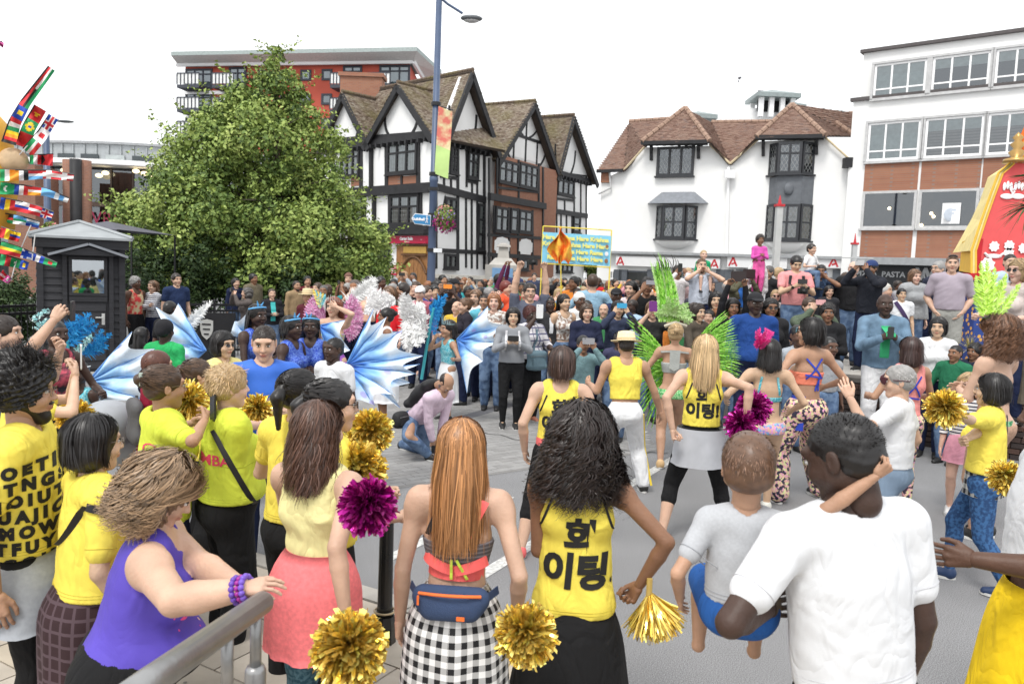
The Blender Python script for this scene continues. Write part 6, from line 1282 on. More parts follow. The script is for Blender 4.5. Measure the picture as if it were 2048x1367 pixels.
DGR=empty('dry_grass_tuft',label='pale dry grass tuft growing on the planter by the man in the polo shirt',cat='plant');frond(DGR,at(1940,700,10.9),(0,0,1),60,.38,.004,mat('dry_grass',(.42,.36,.12),.8),.5,8)
CH=empty('festival_chariot',label='tall red and yellow cloth canopied chariot with white appliques and finial',cat='chariot');CD=14.5
def cp(x,y,d=CD):return at(*((x/3.419+1850),(y/3.419+220)),d)
RC=mat('chariot_red',(.72,.10,.10),.7,var=.06,fold=.25);YC2=mat('chariot_yellow',(.78,.47,.06),.7,var=.06,fold=.25);PY=mat('chariot_pale_yellow',(.80,.66,.28),.7,fold=.2)
ridge_z=cp(650,360)[2];L_edge=[(590,362),(510,430),(450,590),(390,760),(325,960),(325,1115)];front=[cp(x,y)for x,y in L_edge];nP=len(front)
Rt_=[p+np.array([2*(cp(860,500)[0]-p[0]),0,0])for p in front]
V=front+Rt_;g=MB();g.add(V,[(i,i+1,nP+i+1,nP+i)for i in range(nP-1)]);g.build('front_cloth',RC,CH)
sideP=[cp(x,y,CD+2.6)for x,y in((565,372),(430,460),(375,620),(320,740),(190,975),(188,1110))]
g=MB();g.add(front+sideP,[(i,i+1,nP+i+1,nP+i)for i in range(nP-2)]);g.build('side_cloth',PY,CH)
g=MB();g.add([cp(325,880,CD+.6),cp(325,1115,CD+.3),cp(232,1100,CD+2),cp(255,900,CD+1.6)],[(0,1,2,3)]);g.build('side_skirt',YC2,CH)
for k_,off in enumerate((-8,6,20)):
 g=MB();pr=[cp(x+off,y,CD-.02)for x,y in L_edge]
 for a,b in zip(pr[:-1],pr[1:]):g.beam(a,b,.04,.012,(0,-1,0))
 g.build('stripe_trim',[YC2,PY,YC2][k_],CH)
g=MB();g.add([cp(345,880,CD-.03),cp(400,880,CD-.03),cp(370,1120,CD-.03),cp(340,1100,CD-.03)],[(0,1,2,3)]);g.build('pleated_panel',mat('chariot_deep_red',(.5,.01,.02),.6,fold=.6),CH)
zb1=cp(400,1118)[2];g=MB();xa=cp(300,1118)[0];g.box(xa,xa+5,CD-.06,CD+.35,zb1-.12,zb1);g.build('valance',mat('chariot_deep_red'),CH);g=MB();g.box(xa+.2,xa+5,CD+.05,CD+.6,.35,zb1-.12);g.build('cart_body',mat('cart_blue',(.02,.05,.22),.6,pat='dots',c2=(.65,.35,.08),ps=9),CH)
for dx in(.8,3):g=MB();th=np.linspace(0,2*PI,21);g.tube([(xa+dx+.45*math.cos(t_),CD-.05,.46+.45*math.sin(t_))for t_ in th],.05,6,cap=False);g.build('wheel',YC2,CH)
WA=mat('applique_white',(.85,.83,.83),.8,var=0)
def flower(x,y,r,n=8):
 c=cp(x,y,CD-.02);P=[c+(r*(1 if k%2 else .78)*math.cos(2*PI*k/(2*n)),0,r*(1 if k%2 else .78)*math.sin(2*PI*k/(2*n)))for k in range(2*n)];g=MB();g.prism(P,(0,-.01,0));g.build('applique_flower',WA,CH)
for x,y in((472,932),(575,926),(672,945),(572,975),(425,1060)):flower(x,y,.10 if y<1050 else .15)
for x,sg in((560,1),(636,-1)):
 c=cp(x,590,CD-.02);g=MB();v,q=ball(c,(.12,.012,.05),12,6);g.add(v,q);g.tube([c+(sg*.08,0,.02),c+(sg*.13,0,.09),c+(sg*.09,0,.14),c+(sg*.13,0,.13)],.016,6);g.build('applique_swan',WA,CH)
 for a in(-.5,0,.5):v,q=ball(c+(sg*.0+a*.12,0,.2-abs(a)*.05),(.03,.01,.075),8,6);g=MB();g.add(v,q);g.build('applique_petal',WA,CH)
c=cp(470,998,CD-.02);g=MB();v,q=ball(c,(.15,.012,.04),12,6);g.add(v,q);g.tube([c+(.1,0,0),c+(.19,0,.07)],.02,6);g.tube([c+(-.1,0,0),c+(-.17,0,.05)],.02,6);g.build('applique_fish',WA,CH)
c=cp(622,352);g=MB();g.lathe([(.22,-.02),(.2,.04),(.08,.07),(.14,.16),(.06,.22),(.12,.3),(.05,.36),(.09,.42),(.02,.5),(.0,.52)],c,16);g.build('finial',mat('brass',(.45,.28,.1),.35,metal=.7),CH,True)
c=cp(665,250);g=MB();g.add([c+(0,0,.35),c+(-.1,0,.05),c+(-.05,0,-.35),c+(.06,.05,-.3),c+(.1,.02,.1)],[(0,1,2,3,4)]);g.build('pennant',mat('flag_orange'),CH)
b=at(*Z4(970,18),45);g=MB();v,q=ball(b,(.09,.2,.06),8,6);g.add(v,q);g.add([b,b+(.35,.1,.15),b+(.1,-.15,0)],[(0,1,2)]);g.add([b,b+(-.3,.1,.18),b+(-.1,-.15,0)],[(0,1,2)]);g.add([b+(0,0,0),b+(-.1,0,-.22),b+(-.02,0,-.25)],[(0,1,2)]);BI=tag(g.build('pigeon',mat('bird_grey',(.2,.2,.22),.8)),'small grey bird flying above the lantern of the white hall','bird')
print('street',time.time()-T0)
FOIL={'gold':(.95,.68,.16),'magenta':(.50,.015,.30)}
def foil_mat(c):
 nm='foil_'+c
 if nm in MATS:return MATS[nm]
 col=FOIL[c];return attr_mat(nm,[tuple(v*.55 for v in col),col,tuple(min(1,v*1.3+.12)for v in col)],.25,metal=.75)
def pompom(x,y,d,r,col,label,n=1100,hang=0.,seed=1,wid=1.):
 rg=np.random.default_rng(seed);c=at(x,y,d);R_=r*d/FPX;E=empty('pom_pom',c,0,label,'pom pom','metallic pom poms')
 v=rg.normal(size=(n,3));v/=np.linalg.norm(v,axis=1)[:,None]
 if hang:v=nrm_rows(v*.6+np.array([.25,0,-1.]))
 t=np.linspace(0,1,5);L=R_*rg.uniform(.8,1.05,(n,1,1))*(1.9 if hang else 1);side=np.cross(v,rg.normal(size=(n,3)));side/=np.linalg.norm(side,axis=1)[:,None];up=np.cross(side,v)
 w=R_*.075*wid*rg.uniform(.7,1.3,(n,1,1));cur=np.clip(rg.normal(size=(n,1,1)),-1.3,1.3)*.34
 P=v[:,None]*L*t[None,:,None]+up[:,None]*cur*R_*(t**2)[None,:,None];P[...,2]-=(R_*.12*t**2)[None]
 if hang:P+=np.array([0,0,R_*.9])
 tw=rg.uniform(0,3,(n,1))+t[None]*rg.normal(size=(n,1))*2.2;S_=side[:,None]*np.cos(tw)[...,None]+up[:,None]*np.sin(tw)[...,None];ww=w*np.array([.25,.7,1,1,.75])[None,:,None]
 V=np.stack([P-S_*ww,P+S_*ww],2).reshape(-1,3);b=(np.arange(n)*10)[:,None]+(np.arange(4)*2)[None];F=np.stack([b,b+1,b+3,b+2],2).reshape(-1,4)
 o=mesh_obj('tinsel',V,F,foil_mat(col),E);set_attr(o,np.repeat(np.clip(.5+.25*rg.normal(size=n),0,1),10));o['kind']='stuff'
 g=MB();g.tube([(0,0,-.04),(0,0,.05+(R_*.9 if hang else 0))],.012,8);g.build('handle',mat('pom_handle',(.5,.35,.1),.5),E);return E
def nrm_rows(v):return v/(np.linalg.norm(v,axis=1)[:,None]+1e-9)
_B=0
pompom(740,858,4.3,46,'gold','gold pom pom held highest above the other two beside the brown haired woman',seed=1)
pompom(714,935,3.5,60,'gold','gold pom pom between the upper gold one and the magenta one',seed=2)
pompom(735,1006,2.75,60,'magenta','magenta pom pom overlapping the top of the black bollard',seed=3,n=900)
pompom(699,1288,2.6,78,'gold','large gold pom pom hanging low by the coral skirt',seed=4,n=1100,wid=1.2)
pompom(1052,1262,2.7,66,'gold','dark gold pom pom hanging between the gingham skirt and the black skirt',seed=5,n=850)
pompom(1296,1222,3.1,50,'gold','drooping gold tinsel bundle hanging right of the black skirt',hang=1,seed=6,n=800,wid=.5)
pompom(1508,812,6.4,36,'magenta','magenta pom pom held beside the turquoise bikini back',seed=7,n=500)
pompom(1483,845,6.2,34,'magenta','second magenta pom pom just below the other near the grey wrap',seed=8,n=450)
pompom(1890,812,5.2,40,'gold','gold pom pom held out between the white tee man and the yellow tee woman',seed=9,n=500)
pompom(376,800,4.9,48,'gold','loose gold tinsel pom pom between the two lime shirts',seed=10,n=600,wid=.7)
pompom(515,815,5.0,34,'gold','gold pom pom at the chest of the blonde woman in the lime shirt',seed=11,n=450)
pompom(538,872,4.6,26,'gold','small pale gold pom pom below the other by the lime shirt hem',seed=12,n=300)
pompom(150,830,5.2,38,'gold','gold pom pom half hidden behind the bearded man',seed=13,n=500)
pompom(2010,950,3.6,36,'gold','gold tinsel pom pom beside the embroidered sleeve at the right edge',seed=14,n=400)
pompom(1742,905,6.0,18,'gold','tiny gold pom pom glimpsed between the white shirts',seed=15,n=160)
def wing_mat():
 if 'wing_cloth' in MATS:return MATS['wing_cloth']
 m=attr_mat('wing_cloth',[(.035,.10,.50),(.08,.25,.68),(.30,.55,.85),(.70,.80,.90),(.80,.86,.92)],.55,spec=.35,layer='dye');t=m.node_tree;b=t.nodes['Principled BSDF'];src=b.inputs['Base Color'].links[0].from_socket
 a=[n for n in t.nodes if n.type=='ATTRIBUTE'][0];tcn=t.nodes.new('ShaderNodeTexCoord');nz_=N(t,'ShaderNodeTexNoise',Scale=4.,Detail=6.,Distortion=.8);t.links.new(tcn.outputs['Object'],nz_.inputs[0])
 ad=t.nodes.new('ShaderNodeMath');ad.operation='MULTIPLY_ADD';ad.inputs[1].default_value=.9;t.links.new(nz_.outputs[0],ad.inputs[0]);sb=t.nodes.new('ShaderNodeMath');sb.operation='SUBTRACT';sb.inputs[1].default_value=.45;t.links.new(a.outputs['Fac'],sb.inputs[0]);t.links.new(sb.outputs[0],ad.inputs[2])
 ramp=[n for n in t.nodes if n.type=='VALTORGB'][0];t.links.new(ad.outputs[0],ramp.inputs[0])
 vo=N(t,'ShaderNodeTexVoronoi',Scale=4.2);t.links.new(tcn.outputs['Object'],vo.inputs[0]);ls=t.nodes.new('ShaderNodeMapRange');ls.inputs[1].default_value=.13;ls.inputs[2].default_value=.2;ls.inputs[3].default_value=.75;ls.inputs[4].default_value=0;t.links.new(vo.outputs[0],ls.inputs[0])
 mm=t.nodes.new('ShaderNodeMix');mm.data_type='RGBA';t.links.new(ls.outputs[0],mm.inputs[0]);t.links.new(src,mm.inputs[6]);mm.inputs[7].default_value=(.42,.36,.72,1);t.links.new(mm.outputs[2],b.inputs['Base Color']);return m
def wing(label,root,tips,d0,d1,sc=.22,seed=1,base=.0):
 rg=np.random.default_rng(seed);R0=at(*root,d0);T_=[at(x,y,d1+(dd if dd else 0))for x,y,dd in[(t+(0,))[:3]for t in tips]];E=empty('costume_wing',label=label,cat='wing',group='blue painted cloth wings')
 V,F,D=[],[],[];ns,nt_=14,9
 for i in range(len(T_)-1):
  b=len(V)
  for a in range(ns+1):
   s_=a/ns
   for c in range(nt_+1):
    t_=c/nt_;k=1-sc*math.sin(PI*t_)*s_;A=R0+(T_[i]-R0)*s_*k;B=R0+(T_[i+1]-R0)*s_*k;p=A+(B-A)*t_
    p=p+np.array([0,-.09*math.sin(PI*t_)*s_+.02*math.sin(9*s_+4*t_+i),0]);V.append(p);D.append(np.clip(.08+.78*s_+base,0,1))
  for a in range(ns):
   for c in range(nt_):q=b+a*(nt_+1)+c;F.append((q,q+1,q+nt_+2,q+nt_+1))
 o=mesh_obj('wing_cloth',V,F,wing_mat(),E,True);set_attr(o,D,'dye')
 for p in T_:g=MB();g.tube([R0,(R0+p)/2+(0,-.012,0),p],[.010,.007,.003],6);g.build('wing_rib',mat('rib_blue',(.10,.25,.55),.5),E)
 return E
wing('largest blue bat wing with white tips and purple spots spread above the road',(694,728),[(747,618,.1),(773,634,.2),(805,661,.25),(846,711,.3),(832,747,.2),(790,790,0),(750,811,-.1),(704,818,-.2)],7.4,7.4)
wing('second blue wing layer peeping out below the largest wing',(720,740),[(840,728,0),(820,765,0),(800,815,0),(765,790,0)],7.9,8.0,.3,2)
wing('blue and white wing worn by the girl in the tiara',(914,678),[(976,612),(1012,650),(998,684),(966,722),(934,786)],11.3,11.1,.2,3)
wing('broad blue wing with purple spots below the kiosk door',(176,762),[(264,663,.1),(310,697,.2),(318,745,.2),(290,800,0),(205,812,-.1)],7.2,7.3,.16,4,.1)
wing('upright blue wing with pale edge behind the green shirt',(412,700),[(356,606,.1),(312,614,.2),(330,680,.2),(372,740,.2)],9.2,9.2,.2,5,.05)
wing('small blue wing point rising behind the dark haired woman in sunglasses',(500,680),[(497,622),(470,642),(458,668)],9.4,9.4,.15,6)
wing('narrow blue wing hanging at the side of the boy in the white shirt',(640,650),[(690,640),(700,700),(668,760)],9.0,8.9,.2,7)
def feather(parent,A,B,w,cols,bend=(0,0,0),n=26,soft=0.,seed=1,name='feather',lean=.7):
 rg=np.random.default_rng(seed);A=np.asarray(A,float);B=np.asarray(B,float);d=B-A;L=np.linalg.norm(d);t=np.linspace(0,1,n);P=A+d*t[:,None]+np.asarray(bend)*(np.sin(t*PI)if not soft else t**2)[:,None]
 T_=np.gradient(P,axis=0);T_/=np.linalg.norm(T_,axis=1)[:,None];s_=np.cross(T_,(0,1,0.15));s_/=np.linalg.norm(s_,axis=1)[:,None];V,F,D=[],[],[]
 sh=w*np.sin(np.clip(t*.92+.08,0,1)**(.7)*PI)**.6+w*.12
 for i in range(n):
  for sg in(-1,1):
   for rep in range(2 if soft else 1):
    l=sh[i]*rg.uniform(.8,1.1);f=L/n*(.9 if soft else 1.25);p0=P[i];e=p0+s_[i]*sg*l+T_[i]*l*lean+(rg.normal(size=3)*l*soft*.5);mid=(p0+e)/2+T_[i]*l*.1-np.array([0,0,1])*l*.1*soft
    b=len(V);tt=T_[i]*f*.55+np.array([0,rg.normal()*.2*f,0]);V+=[p0-tt,p0+tt,mid+tt*.9,e,mid-tt*.9];F+=[(b,b+1,b+2,b+4),(b+4,b+2,b+3)];D+=[.5+.22*rg.normal()]*5
 g=MB();g.tube(P,w*.035+.0015,4);b=len(V);V+=list(np.vstack(g.V));F+=[tuple(i+b for i in f)for f in g.F];D+=[.9]*len(np.vstack(g.V))
 o=mesh_obj(name,V,F,cols,parent);set_attr(o,np.clip(D,0,1));return o
GF=attr_mat('feather_green',[(.06,.25,.01),(.16,.48,.03),(.30,.62,.08),(.45,.70,.2)],.6);PGF=attr_mat('feather_palegreen',[(.25,.5,.12),(.42,.65,.22),(.62,.78,.45)],.6);LG=attr_mat('feather_lime',[(.35,.65,.04),(.5,.78,.10),(.68,.85,.3)],.6)
BF=attr_mat('feather_blue',[(.0,.10,.35),(.0,.22,.55),(.05,.38,.72)],.6);WF=attr_mat('feather_white',[(.80,.80,.79),(.86,.86,.85),(.90,.90,.88)],.7);PF=attr_mat('feather_pink',[(.55,.15,.35),(.72,.30,.55),(.8,.6,.72)],.6);HP=attr_mat('feather_hotpink',[(.6,.01,.18),(.8,.03,.3),(.85,.2,.45)],.6);TQ=attr_mat('feather_turquoise',[(.02,.3,.4),(.1,.5,.6),(.5,.75,.78)],.6);BKF=attr_mat('feather_black',[(.01,.01,.01),(.02,.02,.02)],.5)
SD=9.3
E=empty('feather_backpiece',label='wide bright green feather back wings of the samba dancer',cat='feather wings');rg=np.random.default_rng(5)
for side,root,tips in(('l',(1334,735),[(1258,632),(1262,660),(1264,690),(1266,715),(1270,742),(1275,770),(1280,800),(1285,830),(1300,858)]),('r',(1388,715),[(1450,622),(1464,640),(1470,662),(1474,686),(1477,706),(1479,726),(1479,748),(1472,765)])):
 for k in range(34):
  q=k/33*(len(tips)-1);i=min(int(q),len(tips)-2);f=q-i;tx,ty=tips[i][0]*(1-f)+tips[i+1][0]*f,tips[i][1]*(1-f)+tips[i+1][1]*f
  feather(E,at(root[0]+rg.uniform(-3,3),root[1]+(q/len(tips)-.5)*46,SD+.12),at(tx+rg.uniform(-4,4),ty,SD+.15+rg.uniform(-.1,.25)),.016,GF,(0,0,.03),16,0,k,lean=1.6)
for x,y in((1262,634),(1268,650),(1330,700),(1338,735)):feather(E,at(x+14,y+18,SD),at(x,y,SD),.03,BKF,n=10,seed=x)
E=empty('feather_headdress',label='towering pale and bright green feather headdress of the samba dancer',cat='headdress')
for k in range(22):a=k/21;feather(E,at(1318+40*a,640,SD+.05),at(1306+30*a+rg.uniform(-5,5),512+40*abs(a-.4)+rg.uniform(-6,12),SD+.1+rg.uniform(-.1,.1)),.020,GF if k%3 else PGF,(.03,0,0),18,0,k+50,lean=1.4)
for k in range(26):a=k/25*PI*1.1-.35;c=np.array((1345,628));feather(E,at(*c,SD),at(c[0]+38*math.cos(a)+rg.uniform(-6,6),c[1]-42*math.sin(a)*rg.uniform(.6,1.1),SD+rg.uniform(-.15,.15)),.030,PGF,(.02,0,-.05),18,.6,k+90)
for k in range(9):feather(E,at(1318+k*4,540,SD),at(1306+k*6,508+(k%3)*5,SD+.02),.006,BKF,(.03,0,0),10,0,k)
g=MB();g.tube([at(1330,652,SD-.05),at(1350,645,SD-.12),at(1372,652,SD-.05)],.022,8);g.build('headband',mat('bead_silver',(.55,.5,.4),.35,metal=.5,bump=.6,bscale=150),E)
HD=7.2
E=empty('feather_headdress',label='spiky lime feather headdress on the curly haired dancer at the right edge',cat='headdress')
for bx_,by_,tx,ty in((1968,628,1952,552),(1972,628,1962,525),(1978,626,1974,522),(1985,625,1990,535),(1992,626,2012,548),(2000,628,2040,568),(1975,630,1968,560),(1988,628,2002,560),(1996,630,2030,590),(1966,632,1950,590),(1982,628,1982,545)):feather(E,at(bx_,by_,HD),at(tx,ty,HD+.05),.042,LG,(0,0,0),22,.35,bx_,lean=.9)
g=MB();g.tube([at(1966,640,HD-.06),at(1990,634,HD-.13),at(2018,632,HD-.05)],.02,8);g.build('headband',mat('green_sequin',(.02,.2,.05),.35,metal=.3,bump=.8,bscale=200),E)
E=empty('feather_plume',label='bright blue ostrich plume on a staff before the kiosk',cat='feather plume',group='blue feather plumes')
for k,(x0,y0,x1,y1)in enumerate(((136,680,120,640),(136,680,145,622),(138,680,170,618),(140,675,178,632),(136,690,128,668),(138,685,160,640),(136,700,118,690),(140,690,186,640))):feather(E,at(x0,y0,8.2),at(x1,y1,8.2+.05*(k%3)),.055,BF,(.05,0,-.04),24,.8,k)
g=MB();g.tube([at(136,700,8.2)*(1,1,0)+(0,0,.4),at(136,680,8.2)],.014,6);g.build('staff',mat('turquoise_staff',(.05,.35,.4),.4),E)
E=empty('feather_plume',label='low blue ostrich plume trailing right of the blue staff',cat='feather plume',group='blue feather plumes')
for k,(x0,y0,x1,y1)in enumerate(((165,705,205,690),(165,708,222,676),(170,706,216,700),(185,700,205,668))):feather(E,at(x0,y0,8.),at(x1,y1,8.),.05,BF,(0,0,.05),22,.8,k+20)
E=empty('flower_garland',label='pale turquoise artificial flower spray beside the blue plume',cat='flower spray');P_=[]
for(x0,y0,x1,y1)in((65,640,95,620),(70,655,100,640),(155,700,185,672),(140,712,165,695),(120,700,128,720)):
 for _ in range(40):q=rg.uniform();P_.append(at(x0+(x1-x0)*q+rg.uniform(-5,5),y0+(y1-y0)*q+rg.uniform(-5,5),7.9))
P_=np.array(P_);leafcloud('petals',P_,rg.normal(size=P_.shape),.022,[(.2,.55,.6),(.5,.78,.78),(.8,.85,.82)],E)
E=empty('feather_plume',label='white ostrich plume curling right of the upright blue wing',cat='feather plume',group='white feather plumes')
for k in range(5):feather(E,at(370,662-k*2,9.4),at(405+k*3,622-k*3,9.4),.05,WF,(.04,0,.05),24,.7,k)
E=empty('feather_backpiece',label='large white feather costume train behind the white costumed girl',cat='feather wings')
for k in range(34):
 a=-1.9+k/33*3.6;r=rg.uniform(38,66);feather(E,at(812,640,11.2),at(812+math.cos(a)*r*.75,645+math.sin(a)*r,11.2+rg.uniform(-.2,.3)),.07,WF,(0,0,-.04),18,.8,k)
for k in range(14):feather(E,at(790,600,11.5),at(740-k,585+k*4,11.6),.06,WF,(0,0,.08),18,.7,k+70)
E=empty('feather_backpiece',label='white curled feather wing arching before the spectators under the bush',cat='feather wings')
for k in range(16):q=k/15;feather(E,at(690+45*q,605-20*q,13.),at(720+25*q,588-28*q,13.),.09,WF,(.05,0,.04),18,.8,k+100)
E=empty('feather_backpiece',label='pink feather fan wings of the showgirl with jewelled top',cat='feather wings')
for side in(-1,1):
 for k in range(22):a=-1.1+k/21*2.3;feather(E,at(667+side*14,640,10.8),at(667+side*(18+42*math.cos(a)),640+52*math.sin(a)-6,10.8+rg.uniform(-.1,.1)),.04,PF,(0,0,0),18,.5,k+200)
for k in range(6):feather(E,at(640,615,10.7),at(626+k*5,578+k*2,10.7),.03,TQ if k%2 else attr_mat('feather_yellow',[(.7,.5,.05),(.8,.65,.2)],.6),n=14,seed=k)
E=empty('feather_staff',label='turquoise staff topped with blue feathers held by the girl in the tiara',cat='staff');a_,b_=at(843,758,11.3),at(862,640,11.3);g=MB();g.tube([a_,b_,at(868,615,11.3)],.022,8);g.build('staff',mat('turquoise_staff'),E)
for k in range(9):feather(E,at(860,650-k*4,11.3),at(866+k*3,668-k*10,11.3),.05,BF,(.03,0,0),16,.8,k+300)
E=empty('feather_fascinator',label='hot pink feather flower on the black haired dancer',cat='headpiece')
for k in range(30):a=rg.uniform(0,2*PI);r=rg.uniform(8,20);feather(E,at(1520,692,7.2),at(1524+math.cos(a)*r*.9,678+math.sin(a)*r*1.2,7.15+rg.uniform(-.1,.1)),.022,HP,(0,0,0),12,.5,k)
for k in range(10):feather(E,at(1534,680,7.2),at(1530+k*2,655+k,7.2),.018,HP,(0,0,0),12,.4,k+40)
FE_=empty('flag_fan_costume',label='carnival flag fan of curved strips of national flags spreading from the left edge',cat='costume');FDp=7.0
FC={'r':(.62,.03,.04),'w':(.82,.82,.82),'g':(.02,.33,.12),'b':(.02,.07,.42),'k':(.02,.02,.02),'y':(.85,.62,.03),'o':(.85,.33,.03),'l':(.15,.42,.75),'m':(.55,.08,.3)}
fk=list(FC);FM=[mat('flag_'+k,FC[k],.65,var=.03,fold=.2)for k in fk]
def fcol(spec,u,v):
 k=spec[0];c=spec[1:]
 if k=='v':return c[min(int(u*len(c)),len(c)-1)]
 if k=='h':return c[min(int(v*len(c)),len(c)-1)]
 if k=='x':
  if len(c)>2 and(abs(u-.4)<.07 or abs(v-.5)<.1):return c[2]
  return c[1]if abs(u-.4)<.15 or abs(v-.5)<.2 else c[0]
 if k=='d':return c[1]if(u-.5)**2*2+(v-.5)**2<.075 else c[0]
 if k=='q':return c[2]if(u-.5)**2*2+(v-.5)**2<.03 else(c[1]if abs(u-.5)*.9+abs(v-.5)<.4 else c[0])
 if k=='t':return c[3]if u<.35*(1-abs(v-.5)*2)+.02 else c[min(int(v*3),2)]
 if k=='s':a=math.atan2(v-.5,u-.5);r=math.hypot((u-.5)*1.4,v-.5);return c[1]if r<.16+.12*math.cos(5*a)else c[0]
 if k=='c':r=math.hypot((u-.5)*1.3,v-.5);r2=math.hypot((u-.58)*1.3,v-.5);return c[1]if r<.3 and r2>.24 else c[0]
 return c[0]
def strip(pts,w0,w1,flags,dd=0.,seed=0):
 P=np.array([(x/2.53,y/2.53+60)for x,y in pts]);n=len(flags);nu,nv=12,8;q=np.linspace(0,1,len(P));ts=np.linspace(0,1,n*nu+1);X,Y=np.interp(ts,q,P[:,0]),np.interp(ts,q,P[:,1])
 for _ in range(nu//2):X[1:-1]=(X[:-2]+X[1:-1]*2+X[2:])/4;Y[1:-1]=(Y[:-2]+Y[1:-1]*2+Y[2:])/4
 dx,dy=np.gradient(X),np.gradient(Y);l=np.hypot(dx,dy)+1e-9;nx,ny=-dy/l,dx/l;w=(w0+(w1-w0)*ts)/2.53/2
 S_=None
 for f in range(n):
  V=[];
  for i in range(nu+1):
   j=f*nu+i
   for v in range(nv+1):s_=v/nv*2-1;V.append(at(X[j]+nx[j]*w[j]*s_,Y[j]+ny[j]*w[j]*s_,FDp+dd+.05*math.sin(ts[j]*9+seed)+.02*math.sin(s_*3+ts[j]*17)))
  F=[];M=[]
  for i in range(nu):
   for v in range(nv):a=i*(nv+1)+v;F.append((a,a+1,a+nv+2,a+nv+1));M.append(fk.index(fcol(flags[f],(i+.5)/nu,(v+.5)/nv)))
  o=mesh_obj('flag',V,F,None,FE_,True,mats=FM,midx=M)
 g=MB();g.tube([at(X[j]-nx[j]*w[j],Y[j]-ny[j]*w[j],FDp+dd)for j in range(0,len(X),4)],.006,5);g.build('cane',RAILM,FE_)
strip([(45,575),(75,470),(130,370),(262,195)],74,40,['vkroy','vgwr','dby','hrkg','hrwg'],0)
strip([(110,590),(150,490),(205,395)],70,66,['pr','qgyb','sry'],.1,1);strip([(140,620),(212,535),(272,440)],62,52,['hgwr','dwr','xbwr'],.05,2)
strip([(150,655),(268,658)],44,60,['vgwr','trrrk'],.12,3);strip([(0,735),(120,735),(240,730),(372,748)],60,34,['vgwo','vowk','hrwl','xrw','xrw'],.0,4)
strip([(0,800),(120,810),(230,820),(345,862)],62,26,['cgw','vbwr','hrwo','plw','vwlw'],.05,5);strip([(0,875),(100,892),(190,915),(265,942)],58,44,['vbyr','hwbr','hrwr','xbwr'],.02,6)
strip([(0,948),(100,962),(198,985)],50,34,['hkrg','hlgw','hwlb'],.08,7);strip([(0,1022),(100,1050)],54,46,['vry','hybr'],.0,8);strip([(0,1098),(90,1122),(180,1150),(285,1190)],62,26,['hgyr','hgyr','xwb','vbwb','dgr'],.04,9)
strip([(0,1160),(80,1178),(142,1195)],56,40,['vgr','sgw','dby'],.06,10);strip([(0,1232),(50,1272)],48,30,['hrwr','dmw'],.02,11);strip([(0,80),(14,62)],40,14,['pm'],.0,12)
sh_c=at(26,322,7.1);v,q=ball(sh_c,(.13,.10,.115),16,12);g=MB();g.add(v,q);g.build('shell_ball',mat('papier_mache',(.50,.36,.22),.7,var=.2,vscale=9,bump=.3),FE_,True)
g=MB();g.lathe([(.22,-.6),(.26,-.1),(.2,.3),(.05,.48)],at(-30,320,7.15),18);g.build('gold_drape',mat('gold_cloth',(.62,.34,.04),.6,fold=.8),FE_,True)
for(a,b)in(((8,345),(60,285)),((40,500),(62,450)),((22,560),(30,530)),((70,470),(64,520))):g=MB();g.tube([at(*a,7.05),at(*b,7.05)],.005,5);g.build('support_stick',mat('white_stick',(.6,.6,.6),.6),FE_)
print('costume',time.time()-T0)
import bmesh
def bvh_of(o):
 me=o.data;return BVHTree.FromPolygons([v.co[:]for v in me.vertices],[list(p.vertices)for p in me.polygons])
def decal(S,part,txt,size,c,m,bold=.004,back=True,name='lettering',lead=.85,align='CENTER',shear=0.,sx=1.,dirv=None):
 """printed lettering laid on the cloth; c = (side, up) from the chest in metres"""
 o=S.parts.get(part);
 if o is None:return
 cu=bpy.data.curves.new('letters','FONT');cu.body=txt;cu.size=size;cu.align_x=align;cu.align_y='CENTER';cu.offset=bold;cu.space_line=lead;cu.resolution_u=3;cu.shear=shear
 t=bpy.data.objects.new('letters',cu);link(t);me=bpy.data.meshes.new_from_object(t.evaluated_get(bpy.context.evaluated_depsgraph_get()));bpy.data.objects.remove(t)
 if not len(me.vertices):return
 b=bmesh.new();b.from_mesh(me);bmesh.ops.triangulate(b,faces=b.faces[:]);lim_=max(size*.08,.009)
 for _ in range(4):
  e=[e_ for e_ in b.edges if e_.calc_length()>lim_]
  if not e:break
  bmesh.ops.subdivide_edges(b,edges=e,cuts=1);bmesh.ops.triangulate(b,faces=b.faces[:])
 F3=S.F if back else-S.F;R3_=S.R if back else-S.R
 if dirv is not None:F3=nrm(dirv);R3_=nrm(np.cross(F3,(0,0,1)))
 up=S.T;tr_=bvh_of(o);o3=S.chest*S.s;bad=[]
 for v in b.verts:
  p=o3+R3_*(c[0]+v.co.x*sx)+up*(c[1]+v.co.y)-F3*.6;h=tr_.ray_cast(Vector(p),Vector(F3))
  if h[0]is None:bad.append(v)
  else:v.co=h[0]-Vector(F3)*.0045
 bmesh.ops.delete(b,geom=bad,context='VERTS');b.to_mesh(me);b.free();me.materials.clear();me.materials.append(m);me.name=name
 q=bpy.data.objects.new(name,me);link(q);q.parent=o;return q
def camdir(S):
 w=nrm((S.world(S.chest*S.s)-np.array([0,0,CAMZ]))*(1,1,0));c,s_=math.cos(S.rz),math.sin(S.rz);return np.array([c*w[0]+s_*w[1],-s_*w[0]+c*w[1],0])
